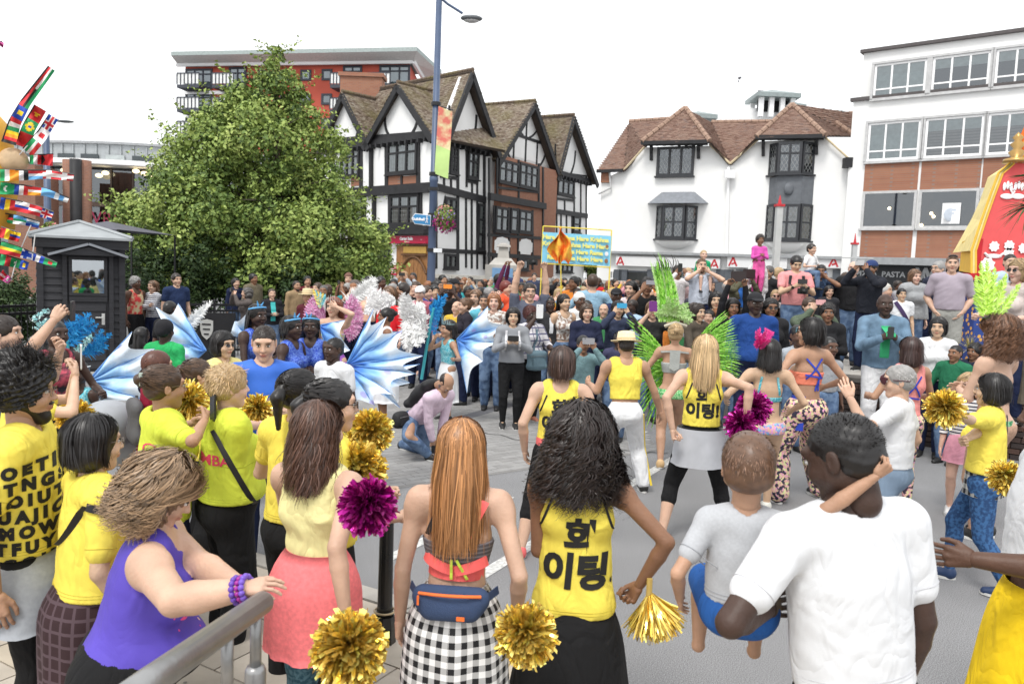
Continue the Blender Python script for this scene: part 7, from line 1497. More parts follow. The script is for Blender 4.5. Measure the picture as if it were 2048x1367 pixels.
def strap(S,a,b,out=.0,w=.022,m=None,name='strap',part=None,n=22,side='back'):
 """band laid over the torso from a to b (side, up from chest, metres), hugging the cloth"""
 tr_=[bvh_of(o)for k,o in S.parts.items()if k in('t_shirt','top','jacket','vest_top','bikini_top','skirt','trousers','leggings','bodice')]+[bvh_of(S.body)]
 F3=S.F if side=='back' else(-S.F if side=='front' else camdir(S));R3=S.R if side!='cam' else nrm(np.cross(F3,(0,0,1)));P=[]
 for t_ in np.linspace(0,1,n):
  x=a[0]+(b[0]-a[0])*t_;z=a[1]+(b[1]-a[1])*t_;p=S.chest*S.s+R3*x+S.T*z-F3*.6;ds=[h[3]for h in(q.ray_cast(Vector(p),Vector(F3))for q in tr_)if h[0]is not None]
  if ds:P.append(p+F3*(min(ds)-.006-out))
 if len(P)<3:return
 P=np.array(P);P[1:-1]=(P[:-2]+P[1:-1]+P[2:])/3-F3*.002;g=MB()
 T_=np.gradient(P,axis=0);s_=np.cross(T_,F3);s_/=np.linalg.norm(s_,axis=1)[:,None]+1e-9
 V=np.vstack([P-s_*w/2,P+s_*w/2,P+s_*w/2+F3*.004,P-s_*w/2+F3*.004]);k=len(P);F=[]
 for j in range(4):F+=[(j*k+i,j*k+i+1,((j+1)%4)*k+i+1,((j+1)%4)*k+i)for i in range(k-1)]
 return mesh_obj(name,V,F,m or mat('black_strap',(.015,.015,.018),.6),S.E)
def held(S,h,label,name='phone',size=(.075,.15,.009),col=(.02,.02,.02),cat=None,land=False,off=(0,.02,.03),screen=True,tilt=0.):
 p=(S.handR if h=='R' else S.handL)if h in 'RL' else(S.handR+S.handL)/2;p=p+S.R*off[0]+S.F*off[1]+np.array([0,0,off[2]]);w,hh,t=size
 if land:w,hh=hh,w
 E=empty(name,S.world(p),S.rz,label,cat or name);c=math.cos(tilt);s_=math.sin(tilt);g=MB();r_=.008
 out=[(-w/2+r_,-hh/2),(w/2-r_,-hh/2),(w/2,-hh/2+r_),(w/2,hh/2-r_),(w/2-r_,hh/2),(-w/2+r_,hh/2),(-w/2,hh/2-r_),(-w/2,-hh/2+r_)]
 tf=lambda x,y,z:(x,y*c-z*s_,y*s_+z*c)
 g.prism([tf(x,0,z)for x,z in out],np.array(tf(0,t,0)));g.build('body',mat('device_%d_%d_%d'%tuple(int(v*99)for v in col),col,.35,var=.02),E)
 g=MB();g.prism([tf(x*.93,-.0012,z*.95)for x,z in out],np.array(tf(0,.001,0)));g.build('screen',mat('device_screen',(.03,.035,.05),.12,var=0),E);g=MB();g.lathe([(.006,0),(.006,.001)],n=8);V=np.vstack(g.V);mesh_obj('camera_lens',[tf(x+w*.3,t+z,y+hh*.38)for x,y,z in V],g.F,mat('device_screen'),E);return E
def slr(S,label,off=(0,.03,0),flash=False,lens=.08):
 p=(S.handR+S.handL)/2+S.F*off[1]+np.array([0,0,off[2]]);E=empty('slr_camera',S.world(p),S.rz,label,'camera');m=mat('camera_black',(.018,.018,.018),.5)
 g=MB();g.box(-.068,.068,-.03,.03,-.045,.045);g.box(-.028,.028,-.025,.035,.0455,.072);g.box(-.075,-.04,.0,.045,-.045,.04);g.build('body',m,E);g=MB();V=[];g.lathe([(.032,0),(.036,.02),(.036,lens*.8),(.04,lens)],n=16);V=np.vstack(g.V);mesh_obj('lens',[(x,.03+z,y)for x,y,z in V],g.F,m,E,True);return E
def bag(S,label,c,size,col,name='handbag',rz=0,strapcol=None,ends=None):
 """soft bag on the body: top-level thing; c local metres"""
 E=empty(name,S.world(c),S.rz+rz,label,name.replace('_',' '));w,d_,h_=size;V,Q=sdf_mesh([cone((-w/2+.04,0,-h_/2+.05),(w/2-.04,0,-h_/2+.05),.05,.05,.03,(np.array([0,1.,0]),max(.3,min(1,d_/.1)))),cone((-w/2+.04,0,h_/2-.05),(w/2-.04,0,h_/2-.05),.045,.045,.05,(np.array([0,1.,0]),max(.3,min(1,d_/.1)))),ell((0,0,0),(w/2,d_/2,h_/2),.05)],.012)
 mesh_obj('bag_body',V,Q,mat('bag_%d_%d_%d'%tuple(int(v*99)for v in col),col,.7,var=.1,fold=.3,bump=.2),E,True)
 g=MB();g.tube([(-w*.4,d_*.5,h_*.22),(0,d_*.56,h_*.24),(w*.4,d_*.5,h_*.22)],.003,5);g.build('zip',mat('zip_metal',(.3,.3,.3),.4,metal=.5),E)
 g=MB();g.box(-w*.3,w*.3,d_*.45,d_*.55+.006,-h_*.3,h_*.1);g.build('pocket',mat('bag_%d_%d_%d'%tuple(int(v*99)for v in col)),E);return E
def on_shoulders_legs():pass
Yt=(.80,.66,.10);Lm=(.60,.68,.07);NAVY=(.012,.018,.05);BLK=(.012,.012,.013);JEAN=(.05,.10,.20);GRY=(.30,.31,.33)
JEANM=mat('denim_blue',(.07,.12,.22),.85,c2=(.13,.2,.32),pat='noise',ps=12,bump=.3,bscale=300,fold=.5)
SW=lambda t=0:None
INK=mat('shirt_ink',(.015,.015,.015),.8,var=0);PINK=mat('shirt_pink',(.70,.06,.13),.8,var=0)
cnt_people=0
COR=(.80,.20,.20)
n1=person(1165,822,'woman with long dark curls seen from behind in a yellow lettered vest and black skirt',h=1.64,a=6,sex='f',skin='brown',hair='curly',hc=(.022,.014,.012),hlen=.27,lod=0,top=('tank',Yt,{'o':.011,'dr':.012,'hem':-.035}),bot=('skirt',BLK,{'len':.36,'r1':.165,'waist':.02}),armL=((.03,.13,.60),(.5,-1,-.2),(-.2,.4,1),'relax'),armR=('at',1278,1170,3.15,'grip',(1,-.5,-.2),(0,.5,1)),w=1.0,seed=3)
decal(n1,'vest_top','화\n이팅!',.15,(.02,-.13),INK,.007,lead=.95,shear=.05)
for sg in(-1,1):strap(n1,(sg*.102,.10),(sg*.150,-.03),w=.010,name='armhole_binding')
n2=person(925,842,'woman with long strawberry blonde hair and gingham shirt tied at her waist',h=1.62,a=4,sex='f',skin='light',hair='long',hc='strawb',hlen=.40,lod=0,top=('bra',mat('heather_grey',(.10,.09,.10),.9,pat='hstripe',c2=(.19,.18,.19),ps=60,stretch=(1,1,1)),{'z0':.125,'z1':.185}),bot=('skirt',mat('gingham',(.80,.80,.80),.85,var=.02,pat='gingham',c2=(.012,.012,.014),ps=21,fold=.3),{'len':.20,'r1':.135,'waist':.075}),armL='down',armR=('at',1034,1228,3.0,'grip',(.4,-1,0),(0,1,0)),seed=2,foldn=7)
PKT=mat('neon_coral',(.90,.14,.13),.75,fold=.4,bump=.1)
for k,(a_,b_,w_)in enumerate((((-.15,-.115),(.15,-.13),.075),((-.145,-.075),(.0,-.12),.04),((.14,-.08),(.0,-.12),.04),((.105,.15),(.045,.02),.035),((-.05,.16),(-.11,.01),.02))):strap(n2,a_,b_,.004*k,w_,PKT if k<4 else mat('black_strap'),'tied_top' if k<4 else 'bra_strap')
for sg in(-1,1):strap(n2,(sg*.01,-.07),(sg*.03+.02,-.15),.012,.010,mat('lime_cord',(.6,.75,.08),.7),'cord',n=10)
fp_c=n2.P*n2.s+n2.T*(.11)-n2.F*.155;FPK=empty('waist_bag',n2.world(fp_c),n2.rz,'navy waist bag with orange zip over the gingham shirt','waist bag')
V,Q=sdf_mesh([cone((-.10,0,.015),(.10,0,.015),.045,.045,.03,(np.array([0,1.,0]),.75)),cone((-.07,-.01,-.025),(.07,-.01,-.025),.045,.045,.03,(np.array([0,1.,0]),.75))],.006);mesh_obj('bag_body',V,Q,mat('navy_canvas',(.035,.06,.13),.8,bump=.4,bscale=250,var=.15),FPK,True)
g=MB();g.tube([(-.115,-.035,.04),(-.06,-.05,.043),(0,-.055,.044),(.06,-.05,.043),(.115,-.035,.04)],.006,6);g.build('zip',mat('orange_zip',(.75,.16,.03),.6),FPK);g=MB();g.box(.03,.06,-.062,-.058,-.045,-.03);g.build('logo_patch',mat('orange_zip'),FPK);g=MB();g.box(-.118,-.11,-.05,-.045,.0,.035);g.build('zip_puller',mat('orange_zip'),FPK)
for sg in(-1,1):g=MB();g.beam((sg*.12,0,.01),(sg*.165,.09,.02),.03,.004,(0,-1,0));g.build('waist_strap',mat('navy_canvas'),FPK)
n3=person(640,806,'woman with wavy dark brown hair in a cream vest and coral skirt',h=1.64,a=22,sex='f',skin='light',hair='wavy',hc=(.085,.04,.025),hlen=.25,lod=0,top=('tanktight',(.80,.74,.36),{'hem':.07,'o':.008}),bot=('skirt',mat('coral_marl',(.85,.20,.21),.9,var=.12,vscale=60,fold=.4),{'len':.15,'r1':.112,'waist':.10,'under':mat('teal_marl',(.03,.09,.13),.85,c2=(.1,.2,.25),pat='noise',ps=60)}),armL=((.05,.19,.66),(1,-.5,-.4),(-.2,.3,1),'grip'),armR=('at',690,1222,2.85,'grip',(.2,-1,0),(0,1,0)),w=1.08,seed=4,head=(8,0))
strap(n3,(-.05,.17),(-.02,.08),.002,.014,name='bra_strap',n=8);strap(n3,(.05,.17),(.02,.08),.002,.014,name='bra_strap',n=8)
PV=mat('purple_vest',(.09,.06,.42),.7,c2=(.75,.12,.25),pat='dots',ps=0.01,fold=.35)
n4=person(356,936,'woman with frizzy blonde curls and orange flower leaning on the handrail',d=2.7,a=72,sex='f',skin='light',hair='curlbob',hc='ash',lod=0,w=1.75,bust=1.6,top=('tank',mat('purple_vest2',(.085,.055,.40),.7,fold=.35,bump=.1,bscale=200),{'o':.007,'dr':.004,'hem':-.12}),bot=('trousers',BLK),armR=('at',484,1178,2.3,'relax',(1,-.4,-.6),(-.7,.3,.5)),armL=('at',512,1196,2.5,'relax',(.6,-.4,-1),(-.3,0,1)),head=(0,16),lean=(0,12),seed=5)
g=MB();
for k in range(7):a_=k*.9;v,q=ball((.078+.008*math.cos(a_),.02+.022*math.cos(a_),.075+.018*math.sin(a_)),(.010,.02,.015),8,6);g.add(v,q)
g.V=[n4.hv(np.vstack(g.V))];g.build('orange_flower',mat('orange_petal',(.85,.33,.04),.7,fold=.4),n4.E,True)
wr=n4.lim['R'][2]*n4.s;hd=n4.hdR;b_=[]
for k,(o_,c_i,r_)in enumerate(((-.015,(.12,.05,.35),.010),(.002,(.30,.02,.25),.008),(.016,(.16,.08,.45),.010))):
 g=MB();sd=nrm(np.cross(hd,(0,0,1)));up_=np.cross(sd,hd)
 for q_ in range(14):a_=2*PI*q_/14;v,q=ball(wr+hd*o_+(sd*math.cos(a_)+up_*math.sin(a_))*.036,r_,8,6);g.add(v,q)
 g.build('bead_bracelet',mat('bead_%d'%k,c_i,.25,var=.1),n4.E,True)
g=MB()
for k in range(30):v,q=ball((0,0,0),.004,5,4)
dots=[]
trv=bvh_of(n4.parts['vest_top']);rr_=np.random.default_rng(4);g1,g2=MB(),MB()
for k in range(110):
 x=rr_.uniform(-.2,.25);z=rr_.uniform(-.34,.10);p=n4.chest*n4.s+n4.F*(.7)+n4.R*(x)+np.array([0,0,z]);h_=trv.ray_cast(Vector(p),Vector(-n4.F))
 if h_[0]is None:continue
 r_=rr_.uniform(.003,.008);c=np.array(h_[0]);n_=np.array(h_[1]);v,q=ball((0,0,0),(r_,r_,r_*1.6),6,4);v=v-np.outer(v@n_,n_)*.85;(g1 if k%3 else g2).add(v+c,q)
o=g1.build('printed_splash',mat('splash_pink',(.8,.08,.25),.7),n4.parts['vest_top']);o['kind']='stuff';o=g2.build('printed_splash',mat('splash_cream',(.75,.55,.35),.7),n4.parts['vest_top']);o['kind']='stuff'
n5=person(1662,832,'man in a plain white tee seen from behind carrying a toddler on his arm',d=2.4,a=-14,sex='m',skin='deep',hair='crop',hc=(.010,.008,.008),lod=0,w=1.04,top=('tee',mat('white_cotton',(.66,.67,.69),.9,var=.02,fold=.55,bump=.1,bscale=300),{'o':.012,'dr':.01,'sl':.62}),bot=('trousers',BLK),gz=PZ*0,armL=('elb',1482,1215,2.2,1600,1190,2.6,'relax'),armR='down',lean=(-5,4),head=(-28,16),hs=1.05,seed=6)
TOD=n5
n6=person(1500,868,'toddler in a grey tee and blue shorts carried with arm round the man in white',d=2.46,a=10,sex='c',skin='tan',hair='short',hc=(.16,.085,.05),lod=0,seated=True,h=1.15,hs=1.12,legs='sit',top=('tee',mat('grey_marl',(.42,.43,.45),.9,var=.06,vscale=120,fold=.5),{'sl':.6}),bot=('shorts',(.02,.09,.30),{'t1':.9}),armL=((.16,.02,.52),(.5,-1,0),(0,1,0),'relax'),armR=('at',1752,950,2.26,'grip',(.1,-.8,.1),(.2,-.4,1)),shoes=None,seed=7,group='children')
GT=mat('gold_braid',(.55,.38,.16),.5,metal=.3,pat='noise',c2=(.8,.7,.55),ps=60,bump=.8,bscale=90)
n7=person(2118,770,'performer in gold braided white top and yellow wrap cut by the right edge',d=3.1,a=-66,sex='m',skin='dark',hair='crop',hc='black',lod=0,top=('tee',mat('white_cotton'),{'sl':.5,'hem':.06}),bot=('skirt',(.82,.56,.015),{'len':.28,'r1':.15,'waist':.03}),armL=('at',1948,1118,2.95,'relax',(.3,-.6,-1),(-.2,.5,1)),armR='down',w=1.08,seed=8,foldn=6)
for nm in 'L':sh,e,_,_,_=n7.lim[nm];p=(sh*.5+e*.5)*n7.s;d_=nrm(e-sh);g=MB();g.tube([p-d_*.02,p+d_*.035],.066,16,cap=False);g.build('gold_armband',GT,n7.E,True)
strap(n7,(-.2,-.14),(.2,-.14),.004,.07,GT,'gold_sash',side='back')
tid={'R':'F',}
n8=person(48,728,'bearded man with dark afro, round glasses and yellow tee covered in black letters',d=3.25,a=72,sex='m',skin='tan',hair='afro',hc='black',lod=0,beard='black',glasses='clear',top=('tee',Yt,{'o':.014,'dr':.012,'sl':.62}),bot=('skirt',mat('grey_sweatshirt',(.33,.35,.38),.9,var=.08,vscale=50,fold=.5),{'len':.14,'r1':.15,'waist':.025,'under':BLK}),armR=((.16,-.02,.50),(.3,-1,0),(0,1,0),'relax'),armL=((.1,.2,.6),(.5,-1,0),(0,1,0),'relax'),w=1.05,seed=9)
cam_dir=np.array([math.cos(-n8.rz)*0,0,0])
for r_i,(row,z_)in enumerate((('OETI',.07),('ITNGS',.005),('MOIUT',-.06),('UAJIC',-.125),('YMOWL',-.19),('TFUYC',-.255),('JCOIM',-.32),('TIMTE',-.38))):
 dv=np.array([-math.sin(n8.rz+PI/2)*0-1,0,0]);wdir=np.array([math.sin(math.radians(10)),1,0]);loc=camdir(n8)
 decal(n8,'t_shirt',' '.join(row+row[1]),.064,(.05+.01*(r_i%2),z_),INK,.005,dirv=loc,sx=1.0)
n9=person(188,834,'woman with black bob and glasses in a yellow tee with black shoulder strap',h=1.56,a=48,sex='f',skin='asian',hair='bob',hc='black',lod=0,glasses='clear',top=('tee',Yt,{'sl':.7,'dr':.016,'o':.014}),bot=('skirt',mat('dark_plaid',(.03,.012,.015),.85,pat='plaid',c2=(.08,.05,.06),ps=20,fold=.4),{'len':.22,'r1':.118,'waist':.07,'under':BLK}),armR=((.15,.06,.52),(.3,-1,0),(0,1,0),'relax'),armL='bent',w=1.15,seed=10)
strap(n9,(-.12,-.08),(-.02,.115),.004,.03,side='cam');strap(n9,(-.02,.115),(.11,.09),.004,.03,side='cam')
n10=person(330,733,'woman with brown hair clipped up wearing a lime tee and facing right',d=4.2,a=50,sex='f',skin='tan',hair='bun',hc='brown',lod=0,glasses='clear',top=('tee',Lm,{'sl':.8,'o':.016,'dr':.018,'hem':-.05}),bot=('trousers',NAVY),armR=('at',408,842,4.1,'phone'),armL=('at',385,845,4.6,'grip'),seed=11)
decal(n10,'t_shirt','ZUMBA',.075,(-.07,-.06),PINK,.002,dirv=camdir(n10));decal(n10,'t_shirt','O',.10,(-.065,.01),PINK,-.001,dirv=camdir(n10))
held(n10,'R','small black phone held by the woman with clipped hair','phone')
strap(n10,(-.14,-.2),(.14,-.2),.003,.008,name='waist_cord')
g=MB();g.box(.02,.03,-.14,-.115,.02,.09);g.V=[n10.hv(np.vstack(g.V))];g.build('hair_clip',mat('clip_pale',(.5,.6,.55),.4),n10.E)
n11=person(458,734,'woman with short blonde hair and lime tee crossed by a black bag strap',d=4.3,a=52,sex='f',skin='pale',hair='messy',hc='blonde',lod=0,w=1.25,top=('tee',Lm,{'sl':.75,'o':.016,'dr':.018}),bot=('trousers',BLK),armR=('at',520,880,4.35,'grip'),armL=('at',515,850,4.9,'grip'),seed=12)
decal(n11,'t_shirt','ZUMBA',.075,(-.11,-.05),PINK,.002,dirv=camdir(n11));strap(n11,(-.07,.11),(.15,-.30),.004,.03,side='cam')
n13=person(600,742,'woman with black ponytail and yellow tee behind the brown haired woman',d=3.9,a=25,sex='f',skin='light',hair='pony',hc='black',lod=0,top=('tee',Yt),bot=('trousers',BLK),arms='bent',seed=13)
n14=person(668,762,'second black haired woman with sunglasses turned right beside the ponytail',d=3.6,a=70,sex='f',skin='light',hair='pony',hc='black',lod=1,glasses='sun',top=('tee',Yt),bot=('trousers',BLK),arms='bent',seed=14)
def seams(S,part,hem=None,sleeves=None,col=None):
 o=S.parts[part];tr_=bvh_of(o);m=mat('seam_%d_%d_%d'%tuple(int(c*99)for c in col),col,.9,var=.02)
 def ring(c,ax,r0):
  ax=nrm(ax);u=nrm(np.cross(ax,(.3,.1,.9)if abs(ax[2])<.8 else(1,0,0)));v=np.cross(ax,u);P=[]
  for a in np.linspace(0,2*PI,49):
   d=u*math.cos(a)+v*math.sin(a);h=tr_.ray_cast(Vector(c+d*r0),Vector(-d))
   if h[0]is not None and(Vector(c)-h[0]).length<r0:P.append(np.array(h[0])+d*.0012)
  if len(P)>30:P=np.array(P);P[1:-1]=(P[:-2]+P[1:-1]*2+P[2:])/4;g=MB();g.tube(P,.0016,4,cap=False);g.build('hem_seam',m,o)
 if hem is not None:
  for q in(0,.012):ring((S.P+S.T*hem)*S.s+np.array([0,0,q]),S.T,.5)
 if sleeves:
  for nm in 'RL':sh,e,_,_,_=S.lim[nm];ring((sh+(e-sh)*sleeves)*S.s,e-sh,.13)
for S_,p_,h_,sl__,c_ in((n1,'vest_top',-.022,None,(.55,.44,.05)),(n3,'vest_top',.085,None,(.6,.55,.25)),(n5,'t_shirt',.04,.60,(.5,.5,.52)),(n6,'t_shirt',.035,.56,(.3,.31,.33)),(n8,'t_shirt',.035,.58,(.5,.4,.05)),(n9,'t_shirt',.035,.66,(.5,.4,.05)),(n10,'t_shirt',-.035,.75,(.4,.46,.04)),(n11,'t_shirt',.035,.7,(.4,.46,.04)),(n13,'t_shirt',.035,.5,(.5,.4,.05)),(n7,'t_shirt',.075,.46,(.5,.5,.52)),(n4,'vest_top',-.10,None,(.05,.03,.3))):seams(S_,p_,h_,sl__,c_)
m1=person(1125,696,'dancer with brown bob in yellow lettered vest, coral wrap and black leggings',d=6.0,a=4,sex='f',skin='light',hair='bobw',hc=(.06,.032,.024),lod=0,legs='wide',w=1.15,top=('tank',Yt,{'dr':.01,'hem':.04}),bot=('capri',BLK),armL=((.15,.0,.52),(.6,-1,0),(0,1,0),'relax'),armR=((.16,.12,.6),(.6,-1,0),(0,1,0),'relax'),shoes=(.8,.15,.15),seed=15)
decal(m1,'vest_top','화\n이팅!',.13,(0,-.06),INK,.006,lead=.95)
for sg in(-1,1):strap(m1,(sg*.10,.10),(sg*.148,-.03),w=.012,name='armhole_binding')
V=[];g=MB();wz=m1.P*m1.s+m1.T*.05;
def wrap(S,col,z0,z1,r0,r1,a0=-2.2,a1=.9,name='waist_wrap',sq=.8,nf=6,seed=0):
 nn,rows=26,10;V=[]
 for i in range(rows+1):
  q=i/rows
  for j in range(nn+1):
   th=a0+(a1-a0)*j/nn;r=(r0+(r1-r0)*q)*(1+.05*q*math.sin(nf*th+seed));c=S.P*S.s*np.array([1,1,0])+np.array([0,0,S.P[2]*S.s+z0+(z1-z0)*q])
   V.append(c+S.R*r*math.sin(th)-S.F*r*sq*math.cos(th))
 F=[(i*(nn+1)+j,i*(nn+1)+j+1,(i+1)*(nn+1)+j+1,(i+1)*(nn+1)+j)for i in range(rows)for j in range(nn)]
 return mesh_obj(name,V,F,col,S.E,True)
wrap(m1,mat('coral_wrap',(.85,.17,.17),.8,fold=.4),.10,-.34,.17,.19,-1.6,.2)
m2=person(1252,668,'man in pale straw hat and sleeveless yellow top dancing with legs wide apart',d=8.0,a=-6,sex='m',skin='tan',hair='crop',hc='dark',hat=('straw',(.80,.66,.42)),lod=0,legs='wide',lean=(0,8),top=('tanktight',Yt,{'strap':.09,'o':.012}),bot=('trousers',(.75,.76,.78)),armL=('at',1178,766,8.2,'relax',(.2,-.4,-1),(0,.5,1)),armR=('at',1326,840,8.1,'relax',(.5,-1,0),(0,1,0)),seed=16)
for k,(c_i,off_)in enumerate((((.02,.06,.35),0),((.8,.6,.05),.018))):
 hj,kn,an=[p*m2.s for p in m2.lg['R']];o_=m2.R*(.105-off_*.4)-m2.F*off_;o2=m2.R*(.078-off_*.3)-m2.F*off_;g=MB()
 for a_,b_ in((hj+o_,kn+o2),(kn+o2,an+o2*.95)):g.beam(a_,b_,.02,.012,m2.R-m2.F)
 g.build('side_stripe',mat('stripe_%d'%k,c_i,.7),m2.E)
m3=person(1412,672,'dancer with long blonde hair in yellow lettered vest, grey wrap and black leggings',d=6.5,a=8,sex='f',skin='light',hair='long',hc='blonde',hlen=.30,lod=0,legs='wide',top=('tank',Yt,{'dr':.008,'hem':.05}),bot=('capri',BLK),armL=('at',1345,858,6.3,'grip',(.6,-.9,-.2),(0,.6,1)),armR=('at',1492,840,6.2,'grip',(.6,-1,0),(0,.6,1)),shoes=(.02,.03,.08),seed=17)
decal(m3,'vest_top','화\n이팅!',.13,(0,-.07),INK,.006,lead=.95)
for sg in(-1,1):strap(m3,(sg*.095,.10),(sg*.138,-.03),w=.012,name='armhole_binding')
wrap(m3,mat('grey_wrap',(.42,.43,.46),.9,fold=.5),.07,-.24,.19,.225,-PI,PI)
m4=person(1352,648,'samba dancer seen from behind in pale halter bra and green sequined briefs',d=9.2,a=8,sex='f',skin='tan',hair='bun',hc='blonde',lod=0,legs='step',top=('bra',mat('silver_cloth',(.40,.42,.40),.4,metal=.2,bump=.5,bscale=120),{'z0':.13,'z1':.20}),bot=('brief',mat('green_sequin2',(.04,.30,.08),.4,metal=.3,pat='noise',c2=(.35,.6,.3),ps=50,bump=.6,bscale=150),{'waist':.02}),armL=((.28,.10,.72),(.2,-.4,-1),(0,.6,1),'relax'),armR=((.22,.05,.52),(.4,-1,0),(0,1,0),'relax'),shoes=(.6,.4,.2),seed=18)
g=MB();c=m4.chest*m4.s-m4.F*.13+np.array([0,0,.03]);g.add([c+m4.R*x+np.array([0,0,z])for x,z in((-.06,.13),(.06,.13),(.055,-.08),(0,-.11),(-.055,-.08))],[(0,1,2,3,4)]);g.build('back_plate',mat('silver_cloth'),m4.E)
for sg in(-1,1):strap(m4,(sg*.05,.14),(sg*.16,.13),.004,.02,mat('silver_cloth'),'shoulder_harness',n=12)
TQC=mat('turquoise_sequin',(.05,.38,.48),.4,metal=.2,pat='noise',c2=(.3,.6,.65),ps=60);PRT=mat('kaleidoscope_print',(.65,.3,.45),.75,pat='print',c2=(.2,.5,.6),ps=50,fold=.3)
m5=person(1541,680,'dancer with straight black hair in a turquoise bikini top and bright print leggings',d=7.3,a=6,sex='f',skin='asian',hair='long',hc='black',hlen=.16,lod=0,legs='step',top=('bra',TQC,{'z0':.13,'z1':.155}),bot=('brief',PRT,{'waist':.02}),armL=((.20,.10,.64),(.6,-.9,-.2),(0,.6,1),'relax'),armR=((.16,.1,.6),(.6,-.9,-.2),(0,.6,1),'relax'),shoes=(.6,.6,.55),seed=19)
for sg in(-1,1):strap(m5,(sg*.07,.12),(sg*.10,-.05),.002,.02,TQC,'bikini_strap',n=12)
OR=(.85,.25,.16);BLU=mat('royal_strap',(.03,.06,.45),.7);PR2=mat('splinter_print',(.70,.35,.35),.8,pat='print',c2=(.03,.03,.06),ps=38,fold=.3)
m6=person(1622,638,'masked dancer with black bob, orange top with crossed blue straps and splinter print leggings',d=7.9,a=-16,sex='f',skin='tan',hair='bobw',hc='black',lod=0,legs='wide',top=('bra',OR,{'z0':.12,'z1':.185}),bot=('loose',PR2,{'waist':.045}),armL=((.18,.10,.66),(.6,-.9,-.2),(0,.6,1),'relax'),armR=((.18,.1,.62),(.6,-.9,-.2),(0,.6,1),'relax'),head=(-40,0),seed=20)
for a_,b_ in(((-.09,.12),(.09,-.08)),((.09,.12),(-.09,-.08)),((-.1,-.04),(.1,-.07)),((.04,-.06),(.06,-.2)),((.05,-.06),(.02,-.2))):strap(m6,a_,b_,.004,.018,BLU,'crossed_strap',n=12)
wrap(m6,mat('royal_cloth',(.02,.05,.38),.75,fold=.4),.12,-.22,.15,.19,-2.6,-.6)
g=MB();g.prism([(-.075,.085,.03),(-.03,.11,.035),(0,.12,.02),(.03,.11,.035),(.075,.085,.04),(.06,.1,-.01),(.02,.11,-.01),(-.02,.11,-.01),(-.06,.1,-.01)],(0,.006,0));g.V=[m6.hv(np.vstack(g.V))];g.build('eye_mask',mat('mask_dark',(.02,.03,.05),.4,pat='noise',c2=(.1,.25,.3),ps=60),m6.E)
m7=person(1797,732,'grey haired man in a white tee and denim shorts with carnival mask pointing left',d=5.8,a=-52,sex='m',skin='light',hair='short',hc='grey',lod=0,legs='wide',top=('tee',mat('white_cotton'),{'o':.013,'dr':.014}),bot=('shorts',mat('denim_pale',(.16,.22,.30),.85,fold=.5,bump=.2)),armL=('at',1700,795,5.6,'relax',(.3,-.3,-1),(0,.3,1)),armR=((.17,.03,.53),(.3,-1,0),(0,1,0),'relax'),head=(-20,5),shoes=(.02,.02,.02),seed=21)
for nm in 'RL':hj,kn,an=[p*m7.s for p in m7.lg[nm]];g=MB();d_=nrm(kn-an);g.tube([an-d_*.02,an+d_*.11],[.045,.046],12);g.build('sock',mat('white_sock',(.78,.78,.76),.9,bump=.3),m7.E,True)
g=MB();g.prism([(-.085,.08,.035),(-.03,.11,.04),(0,.12,.02),(.03,.11,.04),(.085,.08,.05),(.06,.1,-.015),(.02,.11,-.01),(-.02,.11,-.01),(-.06,.1,-.015)],(0,.008,0));g.tube([(-.085,.05,.02),(-.085,-.06,.01),(0,-.12,.01),(.085,-.06,.01),(.085,.05,.02)],.004,5);g.V=[m7.hv(np.vstack(g.V))];g.build('eye_mask',mat('mask_wine',(.06,.01,.02),.5),m7.E)
m8=person(1985,750,'woman with black bob in a yellow tee and patterned blue leggings stepping left',d=5.7,a=-55,sex='f',skin='asian',hair='bob',hc='black',lod=0,legs='step',w=1.1,glasses='clear',top=('tee',Yt,{'sl':.75,'o':.014,'dr':.012,'hem':.03}),bot=('leggings',mat('blue_linework',(.015,.05,.14),.8,pat='noise',c2=(.04,.12,.28),ps=45,fold=.3)),armL=('at',1900,822,5.3,'grip',(.5,-.4,-1)),armR=('at',1912,895,5.4,'grip',(.6,-.8,-.5)),shoes=(.02,.04,.1),seed=22)
strap(m8,(.02,.15),(.13,-.1),.004,.03);wrap(m8,mat('check_shirt',(.5,.5,.48),.85,pat='gingham',c2=(.015,.015,.02),ps=14,fold=.5),.05,-.12,.16,.17,-2.8,2.8)
m9=person(2000,640,'dancer with long curly brown hair and green sequined bikini at the right edge',d=6.9,a=-30,sex='f',skin='light',hair='curly',hc=(.15,.07,.035),hlen=.17,lod=0,w=1.15,top=('bra',mat('green_sequin3',(.03,.25,.08),.35,metal=.3,pat='noise',c2=(.3,.6,.35),ps=50),{'z0':.12,'z1':.15}),bot=('leggings',mat('fishnet_tan',(.42,.26,.18),.7,var=.2,vscale=60),{'waist':.0}),armL='clasp',armR='clasp',seed=23)
wrap(m9,mat('green_sequin3'),.04,-.03,.185,.19,-PI,PI,'sequin_belt',nf=0)
m10=person(1822,676,'woman with straight brown hair and salmon top with crossed blue straps',d=7.6,a=-8,sex='f',skin='tan',hair='long',hc=(.05,.025,.022),hlen=.13,lod=0,top=('tank',(.85,.32,.30),{'dr':0}),bot=('leggings',PR2),arms='bent',seed=24)
for a_,b_ in(((-.07,.1),(.08,-.1)),((.07,.1),(-.08,-.1)),((-.08,-.1),(.08,-.12))):strap(m10,a_,b_,.004,.016,BLU,'crossed_strap',n=12)
m11=person(1027,617,'smiling woman with black bob in a grey sweatshirt and black trousers standing in the road',d=11,a=178,sex='f',skin='asian',hair='bob',hc='black',lod=0,top=('long',mat('grey_sweat',(.25,.26,.28),.9,var=.05,fold=.4),{'o':.016}),bot=('leggings',BLK),arms='chestphone',shoes=(.015,.015,.015),seed=25)
held(m11,'M','black phone held in both hands by the woman in the grey sweatshirt',land=True)
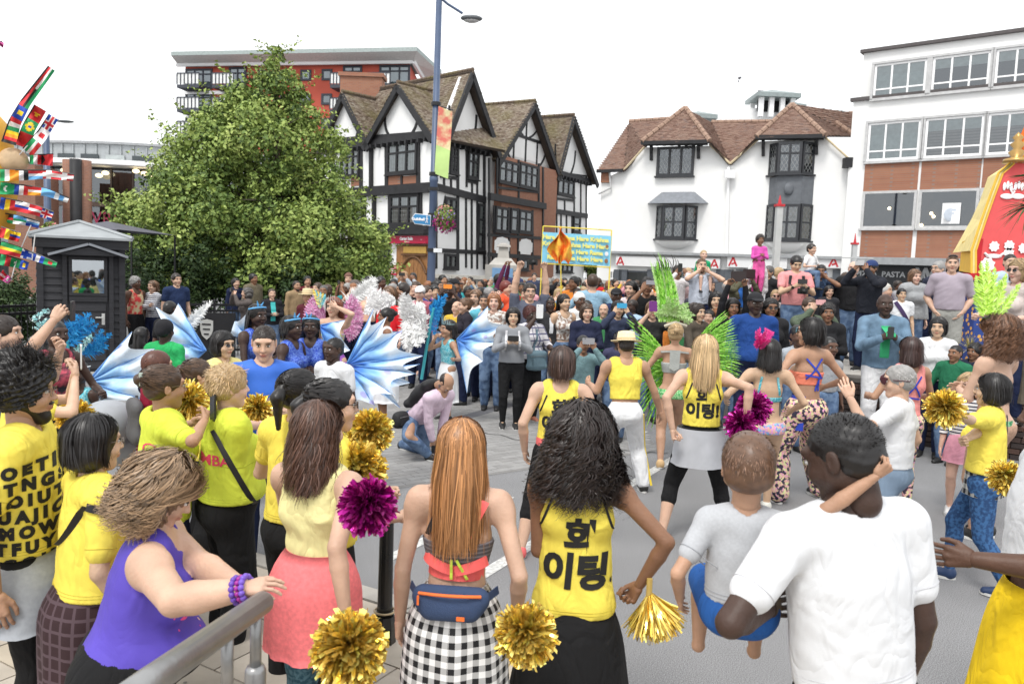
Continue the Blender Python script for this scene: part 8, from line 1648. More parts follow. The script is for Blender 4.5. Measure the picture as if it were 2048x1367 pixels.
for sg in(-1,1):strap(m11,(sg*.085,.15),(sg*.10,-.12),.003,.03,mat('white_strap',(.6,.6,.62),.7),'rucksack_strap',side='front')
PLD=mat('check_white_blouse',(.62,.60,.62),.85,pat='plaid',c2=(.12,.12,.2),ps=11,fold=.4)
m12=person(1062,614,'woman with auburn cropped hair in a checked blouse raising a white tablet phone',d=11.6,a=150,sex='f',skin='deep',hair='curlyshort',hc=(.10,.025,.02),lod=0,w=1.3,glasses='clear',top=('tee',PLD,{'sl':1.1,'dr':.02}),bot=('trousers',BLK),armR='photo',armL='bent',shoes=(.55,.22,.14),seed=26)
held(m12,'R','large white phone held up by the woman in the checked blouse',size=(.11,.2,.01),col=(.8,.8,.8));bag(m12,'blue grey shoulder bag hanging at the checked blouse woman',m12.P*m12.s+m12.F*.2-m12.R*.02+np.array([0,0,.02]),(.32,.1,.28),(.12,.19,.23));strap(m12,(-.06,.14),(.05,-.22),.01,.03,mat('bag_strap',(.1,.16,.2),.7),side='front')
m13=person(905,760,'balding bearded photographer in a pale pink shirt crouching over his camera',d=8.9,a=125,sex='m',skin='tan',hair='bald',hc='dark',lod=0,legs='kneel',beard='dgrey',lean=(0,48),head=(0,35),top=('long',(.66,.52,.62),{'o':.014}),bot=('jeans',JEANM),armR=((.02,.28,.52),(.6,-.6,-.2),(0,.3,1),'phone'),armL=((.02,.28,.52),(.6,-.6,-.2),(0,.3,1),'phone'),seed=27,h=1.7)
slr(m13,'black camera held low by the crouching photographer');bag(m13,'black camera rucksack on the back of the crouching photographer',m13.chest*m13.s-m13.F*.17-m13.T*.05,(.32,.2,.46),(.02,.02,.022),'rucksack').rotation_euler=(-.8,0,m13.rz);bag(m13,'small black camera bag hanging beside the crouching photographer',m13.P*m13.s+m13.R*.28+np.array([0,0,.02]),(.2,.14,.18),(.02,.02,.022),'camera_bag')
strap(m13,(.03,.16),(.14,-.1),.004,.03,name='bag_strap')
m14=person(1167,672,'man with moustache and glasses crouching with phone held sideways',d=9.9,a=172,sex='m',skin='brown',hair='short',hc='black',lod=1,legs='lunge',glasses='clear',top=('long',(.16,.26,.28)),bot=('trousers',(.03,.03,.035)),arms='photo',seed=28);held(m14,'M','grey phone held sideways by the crouching man with moustache',land=True,col=(.3,.3,.32))
WTT=mat('white_costume',(.75,.76,.78),.8,fold=.4)
m15=person(897,641,'young girl in a sparkling tiara drinking, wearing a white and turquoise costume',d=11.4,a=235,sex='c',skin='tan',hair='braids',hc='black',hlen=.12,lod=0,top=('tank',TQC),bot=('skirt',WTT,{'len':.34,'r1':.13}),armL=((.30,.1,.66),(.2,-.5,-.8),(0,.2,1),'grip'),armR=((.02,.14,.86),(.8,0,-1),(-.3,0,1),'grip'),seed=29,group='children')
def tiara(S,m,n=9,r=.09,z=.07,h=.05,name='tiara'):
 g=MB()
 for k in range(n):a_=-1.2+2.4*k/(n-1);p=np.array([r*math.sin(a_),r*math.cos(a_)*1.05-.01,z]);g.tube([p,p+(0,.01,h*(1.5-abs(a_))*.8+.01)],[.006,.002],5)
 g.tube([(r*math.sin(a_),r*math.cos(a_)*1.05-.01,z)for a_ in np.linspace(-1.9,1.9,15)],.005,5);g.V=[S.hv(np.vstack(g.V))];g.build(name,m,S.E)
tiara(m15,mat('sparkle',(.45,.65,.68),.2,metal=.6),h=.12)
m16=person(668,596,'showgirl with long auburn hair, jewelled bra and pink feather wings',d=10.4,a=195,sex='f',skin='light',hair='wavy',hc=(.22,.07,.04),hlen=.2,lod=0,top=('bra',mat('jewel_bra',(.35,.3,.5),.3,metal=.4,pat='print',c2=(.6,.5,.2),ps=30),{'z0':.13,'z1':.20}),bot=('skirt',(.35,.12,.5),{'len':.25}),armL=((.06,.08,.93),(.9,0,-.5),(-.3,0,1),'relax'),armR='down',seed=30);tiara(m16,mat('silver'),h=.07)
BSQ=mat('royal_sequin',(.015,.05,.42),.35,metal=.25,pat='noise',c2=(.12,.22,.6),ps=70,bump=.5,bscale=200);HB_=mat('headband_blue',(.1,.35,.65),.5)
def band(S,ht=.05):
 g=MB();g.tube([(.085*math.sin(a_),.09*math.cos(a_)-.01,.075+.02*math.cos(a_))for a_ in np.linspace(-1.8,1.8,15)],.010,6);g.tube([(.03,.05,.11),(.05,.06,.11+ht)],[.014,.003],5);g.tube([(.0,.06,.11),(-.015,.08,.11+ht*.8)],[.012,.003],5);g.V=[S.hv(np.vstack(g.V))];g.build('headband',HB_,S.E)
for(x,y,d,a,lab,ar,hl)in((515,610,8.5,125,'girl with long dark braids and blue headband behind the blue sequin group','clasp',.3),(584,633,8.0,105,'girl in profile in a royal blue sequined leotard with blue headband','bent',.08),(622,632,8.3,172,'girl with two front braids and royal blue sequined dress looking at camera','clasp',.28)):
 s_=person(x,y,lab,d=d,a=a,sex='f',skin='deep',hair='braids',hc='black',hlen=hl,lod=0,top=('tank',BSQ,{'dr':0,'hem':-.02,'fz':.0}),bot=('skirt',BSQ,{'len':.1,'r1':.12}),arms=ar,seed=int(x),group='girls in royal blue sequins');band(s_)
m17=person(668,676,'boy with cropped hair in a white shirt standing before the big blue wing',d=7.2,a=215,sex='m',skin='deep',hair='crop',hc='black',lod=0,top=('tee',mat('white_cotton')),bot=('trousers',(.7,.7,.72)),arms='down',seed=31,group='children')
m21=person(446,665,'woman in dark sunglasses and pale yellow top looking right',d=6.8,a=118,sex='f',skin='asian',hair='bob',hc='black',lod=0,glasses='sun',top=('tee',(.78,.68,.28)),bot=('trousers',NAVY),seed=32)
m12b=person(528,654,'man with short black hair in a bright blue running tee looking down',d=5.6,a=158,sex='m',skin='light',hair='crop',hc='dark',lod=0,top=('tee',mat('blue_sport',(.03,.13,.55),.6,fold=.45),{'o':.009,'dr':.004}),bot=('jeans',NAVY),arms='clasp',head=(8,14),seed=33)
m22=person(330,640,'person seen from behind in a green tee with black satin head wrap',d=8,a=8,sex='f',skin='deep',hair='crop',hc='black',hat=('scarf',(.012,.012,.015)),lod=1,top=('tee',(.03,.40,.12)),bot=('trousers',BLK),seed=34)
m23=person(8,633,'man at the left edge reaching out to photograph with a small black camera phone',d=5.6,a=78,sex='m',skin='light',hair='short',hc='dark',lod=0,top=('tee',(.06,.10,.19)),bot=('trousers',BLK),armR=('at',108,640,5.5,'phone',(.5,-.3,-1),(-.2,0,1)),armL=((.03,.20,.85),(.5,-.3,-1),(-.2,0,1),'phone'),seed=35);held(m23,'R','dark phone with open flap held out by the man at the left edge',off=(0,.05,-.02),size=(.07,.14,.012))
m24=person(44,702,'person with dark hair half hidden behind the bearded man',d=4.6,a=60,sex='f',skin='light',hair='short',hc='black',lod=1,top=('tee',Yt),bot=('trousers',BLK),armR='photo',armL='photo',seed=36);held(m24,'M','pale phone held up beside the gold pom pom at the left',col=(.6,.6,.6))
m25=person(158,723,'small child with white tiara in turquoise dress under the blue plume',d=7.0,a=182,sex='c',skin='deep',hair='crop',hc='black',lod=1,top=('tank',TQC),bot=('skirt',TQC),seed=37,group='children');tiara(m25,mat('sparkle2',(.7,.75,.78),.4),h=.02)
m26=person(316,703,'person with short reddish brown hair and maroon jacket carrying a dark rucksack',d=5.5,a=55,sex='m',skin='light',hair='short',hc=(.12,.04,.025),lod=1,top=('jacket',(.22,.01,.03)),bot=('trousers',BLK),seed=38);bag(m26,'dark grey rucksack on the maroon jacket',m26.chest*m26.s-m26.F*.14-np.array([0,0,.06]),(.28,.08,.30),(.10,.10,.105),'rucksack')
m27=person(398,720,'dark haired woman behind the loose gold tinsel',d=5.4,a=60,sex='f',skin='tan',hair='bun',hc='brown',lod=1,top=('tee',Yt),bot=('trousers',BLK),armR='photo',seed=39)
m28=person(112,640,'costumed girl in pink and black print beside the blue plume',d=6.4,a=120,sex='f',skin='deep',hair='crop',hc='black',lod=1,top=('tank',mat('pink_black_print',(.5,.08,.12),.8,pat='noise',c2=(.02,.02,.03),ps=14)),bot=('trousers',BLK),arms='bent',seed=40)
m29=person(772,617,'girl in white carnival costume with hair swept into a bun',d=10.6,a=255,sex='f',skin='brown',hair='bun',hc='black',lod=1,top=('tank',WTT),bot=('skirt',WTT,{'len':.3}),seed=41,group='children')
m30=person(1940,748,'little blonde girl in striped top and pink frilly skirt',d=7.6,a=215,sex='c',skin='pale',hair='long',hlen=.12,hc='blonde',lod=0,gz=0,top=('long',mat('navy_stripe_kid',(.78,.78,.78),.85,pat='hstripe',c2=(.03,.03,.06),ps=30)),bot=('skirt',(.75,.35,.45),{'len':.16}),seed=42,shoes=(.7,.7,.7),group='children')
print('near people',time.time()-T0)
bagS=at(215,830,5.6);PC=empty('pushchair',(bagS[0],bagS[1],0),.5,'grey and black folded pushchair standing behind the left group','pushchair')
V,Q=sdf_mesh([ell((0,0,bagS[2]-.05),(.2,.16,.16),.05),cone((-.15,0,bagS[2]-.25),(.15,.05,bagS[2]-.3),.1,.1,.05)],.02);mesh_obj('seat_cover',V,Q,mat('pushchair_grey',(.35,.37,.4),.8,fold=.7),PC,True)
V,Q=sdf_mesh([ell((.2,.1,bagS[2]-.06),(.07,.09,.11),.05),ell((.15,.12,bagS[2]-.2),(.1,.1,.09),.05)],.02);mesh_obj('hood',V,Q,mat('pushchair_black',(.05,.04,.035),.7,fold=.7),PC,True)
for sg in(-1,1):g=MB();g.tube([(sg*.2,-.2,.15),(sg*.2,.0,bagS[2]-.2),(sg*.2,.2,bagS[2]+.1)],.012,6);g.build('frame_tube',RAILM,PC);g=MB();th=np.linspace(0,2*PI,17);g.tube([(sg*.22,-.22+.1*math.cos(t_),.115+.1*math.sin(t_))for t_ in th],.014,6,cap=False);g.build('wheel',RAILM,PC)
CK=mat('black_iron');STR=mat('breton_stripe',(.70,.70,.72),.85,pat='hstripe',c2=(.05,.07,.14),ps=24);FLR=mat('floral_white',(.72,.70,.66),.85,pat='noise',c2=(.25,.16,.12),ps=22,fold=.3);DNM=mat('denim_jacket',(.13,.21,.30),.85,var=.25,vscale=9,fold=.5,bump=.3,bscale=200);REDP=mat('red_flame_print',(.6,.05,.05),.8,pat='noise',c2=(.6,.5,.3),ps=13);RPL=mat('red_plaid',(.35,.02,.05),.85,pat='plaid',c2=(.05,.02,.03),ps=12)
PPF=mat('grey_puffer',(.30,.31,.32),.55,var=.1,fold=.6,bump=.4,bscale=20)
TL=[]
def sp(x,y,d,a,sex,skin,hair,hc,top,tcol,arms,label,**kw):
 gz=kw.pop('gz',None);z=at(x,y,d)[2]
 if gz is None:gz=.83 if z>2.02 and x>1330 and d>12 else 0.
 lod=kw.pop('lod',1 if d<14.5 else 2);ph=kw.pop('ph',None);bot=kw.pop('bot',None)or('jeans',JEANM if(x%3)else NAVY)
 S=person(x,y,label,d=d,a=a,sex=sex,skin=skin,hair=hair,hc=hc,top=(top,tcol)if not isinstance(tcol,list)else(top,tcol[0],tcol[1]),bot=bot,arms=arms,lod=lod,gz=gz,seed=x,**kw)
 if ph:held(S,'M' if ph[0]=='m' else 'R',ph[1],land=ph[0]=='m',col=ph[2]if len(ph)>2 else(.03,.03,.03),name=ph[3]if len(ph)>3 else 'phone',size=ph[4]if len(ph)>4 else(.075,.15,.009))
 return S
G=(.28,.29,.31);WH=(.74,.74,.75);NV=(.02,.035,.09)
k1=sp(271,554,16.5,110,'m','dark','curlyshort','grey','tank',REDP,'down','older man with white hair in a red patterned sleeveless vest by the kiosk',lod=1,bot=('trousers',BLK))
sp(306,562,16.7,205,'f','light','wavy','lbrown','long',STR,'fold','woman with wavy brown hair and folded arms in a navy striped top',lod=1,hlen=.12)
sp(353,547,16.6,130,'m','light','short','dark','tee',NV,'down','man in a dark navy polo shirt standing in front of the hedge',lod=1)
sp(341,602,10.5,20,'m','dark','crop','black','tee',BLK,'down','person with black hair just above the upright blue wing',lod=1)
sp(285,655,9.3,20,'f','deep','braids','black','tee',BLK,'down','person with braided hair and white beads beside the broad blue wing',lod=1)
for(x,y,d,a,sex,sk,hr,hc,tp,col,ar,lab,ph)in((472,556,20,130,'f','light','wavy','black','jacket',NAVY,'down','woman in dark clothes almost hidden in the shade of the lime tree',None),(507,547,20,120,'m','brown','short','black','jacket',(.14,.12,.08),'down','man in an olive jacket under the lime tree looking right',None),(493,576,17,235,'f','light','curlbob','dgrey','jacket',(.10,.085,.08),'photo','woman in a taupe jacket raising a camera under the lime tree',('m','black compact camera held up by the woman in taupe',BLK,'camera',(.08,.11,.04))),(544,577,17,150,'f','light','crop','brown','jacket',(.02,.02,.025),'clasp','woman with cropped brown hair in a black jacket over teal top',None),(593,561,19,130,'m','tan','crop','dark','jacket',(.30,.21,.12),'down','bearded man in a tan jacket before the hedge',None),(615,552,20,150,'m','tan','short','black','tee',(.10,.01,.02),'down','man in a maroon top standing behind the straw hat',None),(647,570,16,175,'m','brown','crop','dgrey','long',(.45,.42,.40),'down','man with grey cropped hair and pale shirt facing the parade',None),(697,547,20,170,'m','light','short','dark','tee',RPL,'down','man with a brown beanie and red checked shirt near the bush',None),(709,560,17,240,'m','brown','short','black','tee',BLK,'photo','man in a black tee and flat cap raising a phone',('m','black phone raised by the man in the flat cap')),(738,553,17,150,'m','deep','crop','black','tee',(.15,.42,.55),'down','man in black cap and light blue tee by the bush',None),(762,553,17,130,'f','dark','short','black','long',(.40,.02,.08),'bent','woman with black hair in a crimson top near the oak doors',None),(788,558,18.5,180,'f','brown','bun','black','tee',(.1,.1,.12),'down','woman in glasses and dark top in front of the red plaque',None),(808,543,20,180,'m','tan','short','lbrown','long',(.38,.43,.48),'photo','man in a grey hoodie and tan cap before the oak doors',('m','dark phone held by the man in the grey hoodie')),(826,545,20.5,190,'m','brown','crop','black','long',(.5,.52,.55),'photo','second grey topped person photographing beside the oak doors',None),(779,574,14.4,200,'c','pale','long','lbrown','long',(.70,.02,.03),'down','child with long fair hair in a bright red cardigan',None),(805,566,14.6,250,'f','tan','wavy','dark','tee',WH,'down','woman with long dark hair in a white tee looking left',None),(840,573,14.4,185,'m','pale','short','grey','long',(.42,.13,.18),'down','older man in white cap and dusty pink shirt',None),(853,572,15.4,110,'m','light','short','brown','jacket',(.02,.05,.22),'chestphone','man in a royal blue jacket looking down by the lamp post',('r','small phone held by the man in the royal blue jacket')),(876,560,17,120,'f','tan','bun','black','jacket',BLK,'down','woman in black with a topknot right of the lamp post',None),(886,550,21,140,'m','tan','short','black','tee',G,'down','dark haired man seen over the topknot near the stone wall',None),(899,566,14.2,180,'f','deep','crop','black','tee',BLK,'photo','woman in a black tee holding an orange phone',('m','orange phone held sideways in front of the black tee',(.8,.25,.03))),(910,558,17,110,'m','brown','crop','black','tee',NV,'down','man in a dark baseball cap behind the orange phone',None),(930,597,12.8,250,'f','light','bun','lbrown','jacket',(.025,.022,.03),'bent','blonde haired woman in a black jacket looking left behind the girl in the tiara',None),(952,580,13.6,200,'f','light','bob','lbrown','tee',WH,'down','woman with sandy bob in a white top behind the blue wing',None),(969,588,13.2,185,'f','tan','bun','dark','tee',(.12,.42,.52),'down','smiling woman in a turquoise scarf behind the blue wing',None),(989,588,12.4,182,'f','pale','bob','ginger','long',FLR,'down','woman with ginger bob and white floral blouse',None),(1013,562,15.5,120,'f','light','short',(.2,.03,.02),'jacket',(.80,.10,.04),'down','woman with short red hair in a coral jacket',None),(1000,548,20,110,'f','brown','wavy','black','long',(.10,.02,.06),'raise','woman in a maroon top with one arm up by the stone memorial',None),(1031,540,24,180,'m','light','crop','dgrey','tee',(.04,.05,.12),'down','man in dark polo standing on the ledge by the memorial',None),(1069,546,24,180,'m','light','short','dark','jacket',(.04,.05,.09),'down','man in suit jacket standing on the wall behind the raised camera',None),(1100,593,12.8,165,'m','deep','crop','black','jacket',(.035,.035,.038),'down','man in a charcoal zipped hoodie over white tee',None),(1129,589,12.8,150,'f','asian','long','black','tanktight',FLR,'down','woman with long black hair in a floral crop top and jeans',None),(1160,586,13.2,160,'f','dark',None,None,'tee',(.72,.72,.72),'down','woman in a white lace headscarf and white blouse smiling',None),(1174,609,11.8,172,'f','light','bob','brown','jacket',(.018,.022,.05),'clasp','woman with brown hair in a navy padded jacket and grey scarf',None),(1186,549,15.2,5,'m','light','short','brown','long',(.25,.40,.52),'out','man seen from behind in a pale denim shirt with arms spread',None),(1148,553,17.5,220,'m','brown','short','black','long',(.85,.28,.05),'bent','devotee in an orange robe reaching left',None),(1139,562,18.2,190,'f','brown','bun','black','long',(.80,.30,.10),'down','second devotee in orange behind the long black hair',None),(1237,603,12.2,178,'f','asian','bobw','black','jacket',(.04,.05,.09),'photo','woman with black fringe in a slate jacket photographing with a blue phone',('m','bright blue phone held sideways by the woman with black fringe',(.05,.35,.6))),(1233,577,14.2,190,'m','dark','crop','black','tee',(.02,.03,.08),'down','man in a black cap and navy tee looking down',None),(1263,563,14.4,215,'f','light','wavy','black','tee',(.70,.62,.64),'chestphone','woman with long black hair in a pale pink top',('r','dark phone held low by the woman in pale pink')),(1294,557,14.2,180,'m','brown','curlyshort','black','tee',BLK,'photo','man with black curls and glasses holding a grey phone',('m','grey phone held by the man with black curls',(.3,.3,.33))),(1306,604,11.9,180,'f','light','bob','lbrown','tee',(.03,.03,.03),'photo','woman hidden behind a purple tablet in black floral top',('m','purple tablet raised in front of a face',(.16,.03,.2),'tablet',(.15,.22,.012))),(1238,665,10.4,190,'f','deep','bun','black','tee',(.05,.05,.1),'down','woman with dark hair peering behind the straw hat dancer',None),(1396,608,11.6,145,'f','asian','bobw','dark','jacket',(.08,.065,.05),'chestphone','woman with dark wavy hair checking her phone by the green feathers',('r','small phone in the hands of the woman with dark wavy hair')),(1392,576,13.6,195,'m','light','short','dark','tee',(.06,.06,.08),'down','man with dark hair and glasses in a charcoal top',None),(1433,585,12.9,190,'f','asian','bobw','black','tank',FLR,'chestphone','woman with black fringe in a pale patterned top',('r','white phone held by the woman in the pale patterned top',(.7,.7,.7))),(1466,598,11.8,180,'f','brown','bob','black','long',(.015,.015,.018),'raise','smiling woman in black raising a dark tablet overhead',('m','black tablet held high over the smiling woman',(.03,.02,.02),'tablet',(.15,.22,.012))),(1512,586,10.6,182,'m','deep','crop','black','long',(.015,.055,.22),'down','large man in a cobalt blue jumper and black cap',None),(1543,598,11.6,180,'f','brown','wavy','black','jacket',(.02,.02,.022),'down','woman in sunglasses and black cardigan beside the cobalt jumper',None),(1552,580,13.2,190,'c','pale','short','blonde','tee',WH,'down','fair haired child peering over the woman in sunglasses',None),(1620,595,12.2,175,'f','light','short','brown','jacket',(.10,.13,.09),'photo','woman in olive jacket holding a pink phone over her face',('m','pale pink phone held sideways by the woman in olive',(.75,.4,.4))),(1659,572,13.0,180,'f','light','wavy','black','jacket',(.03,.03,.035),'down','woman with long black curls and stern look in a black jacket',None),(1657,608,11.4,195,'f','brown','curlyshort','black','jacket',(.018,.018,.02),'clasp','woman with swept back hair and hairband in black leather jacket',None),(1598,650,10.2,170,'c','dark','crop','black','jacket',(.35,.38,.42),'down','boy in grey hooded top over bright cyan tee',None),(1660,674,9.8,170,'c','dark','crop','black','long',(.3,.31,.33),'down','boy with cropped hair in a grey top beside the masked dancer',None),(1772,588,10.6,192,'m','deep','bald','black','jacket',DNM,'chestphone','man in a denim jacket, green tee and white jeans holding up a phone',('r','black phone in the hand of the man in the denim jacket')),(1804,577,12.2,185,'m','asian','short','black','tee',(.70,.71,.73),'down','man with black hair and white tee with dark sash',None),(1878,636,10.2,215,'f','asian','bobw','black','tee',WH,'down','woman with black bob in a white tee and dotted cardigan',None),(1912,690,9.8,240,'m','brown','crop','black','jacket',(.02,.14,.07),'bent','person in a green jacket with white stripes sitting on the wall',None),(1950,688,10.2,240,'f','brown','curlyshort','black','jacket',(.02,.025,.05),'clasp','person in dark jacket clapping beside the green headdress',None),):
 opt={}
 if 'cap' in lab.split()and 'flat' not in lab:opt['hat']=('cap',(.7,.7,.7)if 'white cap' in lab else((.35,.22,.12)if 'tan cap' in lab else(.015,.015,.02)))
 if 'flat cap' in lab:opt['hat']=('cap',(.12,.10,.09))
 if 'beanie' in lab:opt['hat']=('beanie',(.16,.08,.06))
 if 'headscarf' in lab:opt['hat']=('scarf',(.65,.66,.66));hr,hc='crop','black'
 if 'sunglasses' in lab:opt['glasses']='sun'
 elif 'glasses' in lab:opt['glasses']='clear'
 if 'bearded' in lab:opt['beard']='black'
 if 'white jeans' in lab:opt['bot']=('trousers',(.7,.7,.71));opt['shoes']=(.25,.02,.04)
 if 'navy padded' in lab or 'sunglasses and black' in lab:opt['bot']=('trousers',NAVY)
 if 'cobalt' in lab:opt['w']=1.2;opt['gz']=0.
 if 'sitting' in lab or 'dotted' in lab:opt['gz']=0.
 if x>1700 and d<11:opt['gz']=0.
 if sex=='c':opt['group']='children'
 if x in(1031,1069):opt['gz']=.55
 S=sp(x,y,d,a,sex,sk,hr,hc,tp,col,ar,lab,ph=ph,**opt)
 if x==1772:
  for q in(-.02,.02):strap(S,(q,.14),(q,-.28),.002,.075,mat('green_tee',(.04,.38,.16),.85),'green_tee_front',side='front')
 if x==1878:wrap(S,mat('dotted_cardigan',(.02,.02,.03),.85,pat='dots',c2=(.6,.6,.6),ps=38),.3,-.05,.2,.22,-2.2,2.2,'dotted_cardigan')
 if x==1100:strap(S,(0,.15),(0,-.1),.004,.06,mat('white_cotton'),'white_tee_front',side='front')
 if x==544:strap(S,(0,.15),(0,-.25),.004,.10,mat('teal_top',(.05,.4,.4),.85),'teal_top_front',side='front')
 if x==1598:strap(S,(0,.13),(0,-.2),.004,.12,mat('cyan_tee',(.03,.45,.65),.85),'cyan_tee_front',side='front')
 if x==1804:strap(S,(.1,.15),(-.13,-.2),.004,.06,mat('sash_purple',(.05,.03,.09),.85),'sash',side='front')
sp(615,580,16.6,180,'c','tan','crop','black','tee',(.1,.02,.03),'down','child under a wide straw hat before the maroon top',hat=('straw',(.60,.50,.30)),group='children')
pm=sp(1060,567,12.8,172,'m','light','short','dark','tee',(.10,.11,.15),((.10,.08,1.17),(1,.1,-.3),(-1,0,.2),'phone'),'photographer in a slate shirt holding a camera high over the crowd',lod=0,glasses='clear',w=1.2);slr(pm,'black camera held high in both hands above the photographer in slate');strap(pm,(-.1,.15),(.1,-.15),.004,.04,side='front')
for(x,y,d,a,sex,sk,hr,hc,tp,col,ar,lab,ph,o_)in((1355,531,14.2,175,'m','brown','short','dark','long',(.72,.68,.68),'photo','man in a white shirt photographing with a black phone on the terrace',('r','black phone held upright by the man in the white shirt'),{}),(1377,536,14.4,185,'f','pale','short','blonde','tee',(.70,.50,.50),'down','pale blonde woman beside the white shirted phone holder',None,{}),(1404,517,13.2,178,'m','light','crop','lbrown','tee',(.50,.54,.62),'shoulder','bearded man in a pale grey tee carrying a child on his shoulders',None,{'beard':'lbrown','lod':0}),(1478,543,13.6,160,'f','tan','bun','dgrey','jacket',(.10,.095,.06),'photo','woman with grey tied hair and khaki jacket over blue top',('m','dark brown tablet held up by the woman in khaki',(.03,.015,.015),'tablet',(.16,.24,.012)),{}),(1538,532,14.2,235,'m','tan','short','dgrey','jacket',(.015,.015,.02),'down','older man in sunglasses and black jacket facing left on the terrace',None,{'glasses':'sun'}),(1559,535,15.0,90,'f','light','bun','blonde','tee',WH,'down','blonde bun seen from the side behind the man in pink',None,{}),(1595,513,12.9,182,'m','asian','short','black','tee',(.72,.30,.30),'chestphone','man in a salmon pink tee with rucksack looking at his phone',('m','black phone held by the man in the salmon pink tee'),{'lod':0,'head':(0,22)}),(1643,530,13.6,200,'m','brown','short','black','tee',(.02,.035,.07),'shoulder','man in navy carrying a boy in white on his shoulders',None,{}),(1693,545,14.5,170,'f','light','wavy','brown','jacket',(.1,.08,.08),'down','brown haired woman between the stern woman and the cap wearing man',None,{}),(1708,523,13.4,205,'m','pale','bald','white','jacket',(.015,.015,.02),'down','white haired man with glasses in black behind the raised phone',None,{'glasses':'clear','lod':1}),(1743,521,12.5,235,'m','brown','short','black','jacket',(.018,.02,.028),'photo','man in a navy cap and black jacket photographing to the left',('m','silver phone held out by the man in the navy cap',(.5,.5,.5)),{'hat':('cap',(.02,.04,.13)),'lod':0}),(1831,540,12.9,175,'f','pale','bobw','lbrown','puffer',PPF,'down','smiling older woman in a quilted grey jacket',None,{'lod':1}),(1878,523,13.2,250,'m','light','short','grey','jacket',(.03,.035,.06),'down','grey haired man in glasses and navy blazer looking left',None,{'glasses':'clear','lod':1}),(1906,511,12.2,205,'m','light','crop','lbrown','tee',[mat('mauve_polo',(.36,.31,.36),.85,fold=.4),{'sl':.75}],'pocket','man in a mauve grey polo shirt with hands at his pockets',None,{'lod':0,'w':1.12,'bot':('shorts',(.3,.3,.28))}),(2022,508,12.4,190,'m','light','crop','dark','tee',(.40,.50,.62),'chestphone','balding man in a pale blue shirt beside the chariot',None,{'lod':1}),(2040,520,10.2,250,'f','pale','bobw','blonde','tee',(.55,.48,.45),'bent','blonde woman in sunglasses and beige top at the right edge',None,{'glasses':'sun','lod':0,'gz':.5}),):
 S=sp(x,y,d,a,sex,sk,hr,hc,tp,col,ar,lab,ph=ph,**o_)
 if x==1595:
  for sg in(-1,1):strap(S,(sg*.10,.16),(sg*.13,-.12),.004,.045,side='front',name='rucksack_strap')
  slr(S,'black camera hanging at the chest of the man in pink',(0,.04,-.12))
 if x==1906:g=MB();g.tube([(-.05,.05,.1),(-.03,.075,.11),(0,.08,.113),(.03,.075,.11),(.05,.05,.1)],.012,6);g.V=[S.hv(np.vstack(g.V))];g.build('sunglasses',mat('sunglass',(.012,.012,.014),.12),S.E)
 if x==1478:strap(S,(0,.13),(0,-.2),.004,.12,mat('blue_top',(.03,.15,.5),.85),'blue_top_front',side='front')
 if x==1538:strap(S,(0,.14),(0,-.2),.004,.12,mat('white_cotton'),'white_shirt_front',side='front')
def kid(x,y,d,a,skin,hair,hc,top,bot,label,h=1.05,legs='sit',**kw):return person(x,y,label,d=d,a=a,sex='c',skin=skin,hair=hair,hc=hc,top=top,bot=bot,lod=1,legs=legs,seated=True,h=h,seed=x,group='children',**kw)
kid(1408,500,13.3,178,'pale','crop','blonde',('long',(.02,.33,.14)),('shorts',(.3,.3,.3)),'fair child in a green top riding on the shoulders of the bearded man',.95)
kid(1624,488,13.7,150,'light','short','dark',('tee',WH),('jeans',JEANM),'boy in a white tee and blue jeans riding on shoulders',1.05,arms='bent')
lf=sp(1512,545,13.6,182,'m','brown','crop','black','long',(.70,.70,.70),((.05,.08,1.12),(1,.1,-.3),(-1,0,.2),'grip'),'person in white lifting the little girl in pink high in the air',lod=1)
kid(1521,470,13.5,180,'brown','curlyshort','dark',('long',(.62,.10,.40)),('trousers',(.75,.12,.36)),'little girl in a pink jacket and magenta trousers lifted above the crowd',1.0,'stand',arms='clasp')
COLS=[('white',(.72,.72,.72)),('cream',(.68,.62,.5)),('light grey',(.5,.5,.52)),('sky blue',(.3,.5,.68)),('peach',(.75,.45,.32)),('black',(.015,.015,.017)),('navy',(.02,.035,.1)),('red',(.55,.03,.03)),('grey',(.3,.3,.32)),('pale blue',(.35,.48,.6)),('beige',(.5,.42,.32)),('orange',(.75,.25,.05)),('purple',(.2,.06,.28)),('green',(.06,.25,.1)),('pink',(.72,.35,.4)),('denim',(.12,.2,.32)),('mustard',(.6,.4,.05)),('teal',(.04,.28,.3))]
HR_=[('dark short','short','black'),('grey short','short','grey'),('brown bobbed','bob','brown'),('blonde bobbed','bobw','blonde'),('long black','long','black'),('long brown','wavy','brown'),('cropped','crop','dark'),('auburn','bob','ginger'),('tied back','bun','dark'),('thinning grey','bald','grey'),('curly dark','curlyshort','black'),('white','short','white')]
SKS=['pale','light','light','tan','brown','dark','asian','deep']
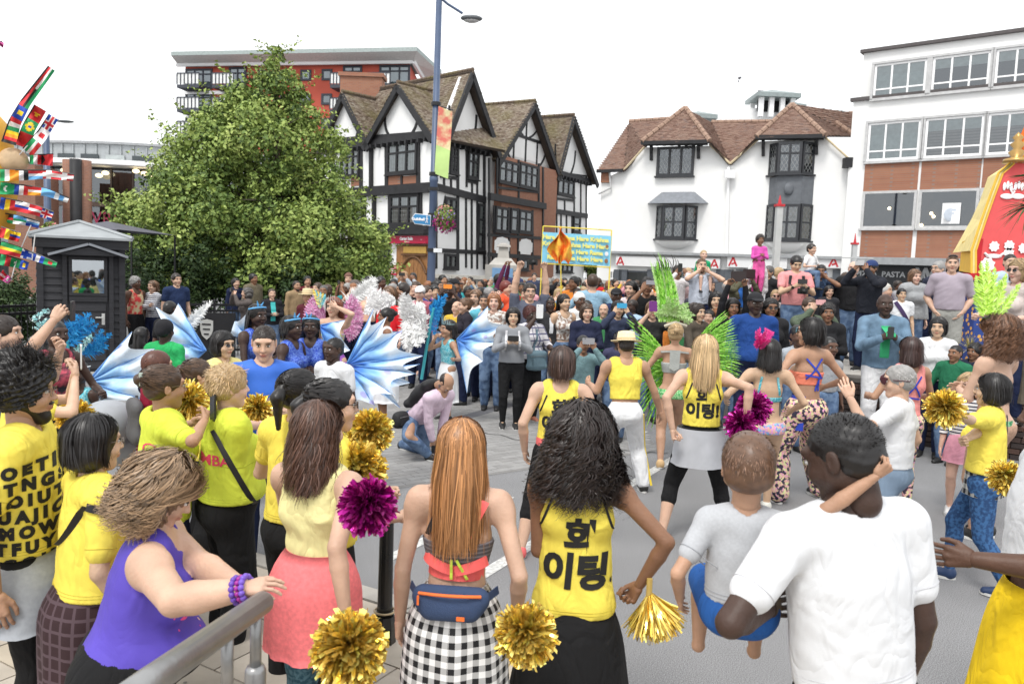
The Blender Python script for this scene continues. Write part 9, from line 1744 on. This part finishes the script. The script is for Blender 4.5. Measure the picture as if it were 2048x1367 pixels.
rg=np.random.default_rng(21);used=set();LM=[(868,'near the lamp post'),(905,'before the stone wall'),(960,'left of the memorial'),(1005,'in front of the memorial'),(1045,'right of the memorial'),(1100,'left of the blue banner'),(1150,'under the blue banner'),(1215,'at the right end of the blue banner'),(1270,'before the white framed door'),(1330,'before the first shop sign'),(1400,'before the grey shopfront'),(1470,'near the tall mast'),(1560,'right of the tall mast'),(1660,'before the last shopfront'),(1760,'under the restaurant sign'),(1860,'near the chariot')]
fill=[]
for i in range(74):
 row=i%3;x=872+(i//3)*(455/25)+rg.uniform(-7,7)+row*5;y=(556,563,573)[row]+rg.uniform(-4,5)+(x-1024)*.008;fill.append((x,y,(25,20.5,16.8)[row]+rg.uniform(-1,1)))
for i in range(16):fill.append((1325+i*32+rg.uniform(-8,8),562+rg.uniform(-6,8),15.6+rg.uniform(-.5,1.2)))
for i in range(14):fill.append((640+i*18+rg.uniform(-6,6),566+rg.uniform(-6,8),17+rg.uniform(-.8,1.2)))
for i in range(10):fill.append((905+i*44+rg.uniform(-10,10),604+rg.uniform(-6,6),13.8+rg.uniform(-.4,.6)))
for i in range(12):fill.append((1330+i*28+rg.uniform(-8,8),612+rg.uniform(-10,10),12.9+rg.uniform(-.3,.3)))
for i,(x,y,d)in enumerate(fill):
 lm=min(LM,key=lambda q:abs(q[0]-x))[1]
 if x<850:lm='by the foot of the bush' if x<780 else 'in front of the oak doors'
 for _ in range(40):
  c=COLS[rg.integers(len(COLS))];h_=HR_[rg.integers(len(HR_))];lab='%s haired spectator in %s %s'%(h_[0],c[0],lm)
  if lab not in used:break
 used.add(lab);fem=h_[1]in('bob','bobw','long','wavy','bun');gz=0.
 z=at(x,y,d)[2]
 if x>1345 and d>12.6:gz=.0 if z<2.3 else .83
 if z-gz>1.9 and gz==0:d=d*(2.2-1.72)/max(2.2-z,.05)if z<2.1 else d;d=min(max(d,12),27)
 person(x,y,lab,d=d,a=180+rg.uniform(-60,60),sex='f' if fem else 'm',skin=SKS[rg.integers(8)],hair=h_[1],hc=h_[2],top=(('tee','long','jacket')[rg.integers(3)],c[1]),bot=('jeans',NAVY),arms=('down','down','clasp','photo','fold')[rg.integers(5)],lod=2,gz=gz,seed=1,group='spectators in the packed crowd')
print('all people',time.time()-T0,'tris',sum(len(o.data.polygons)for o in SC.objects if o.type=='MESH'))
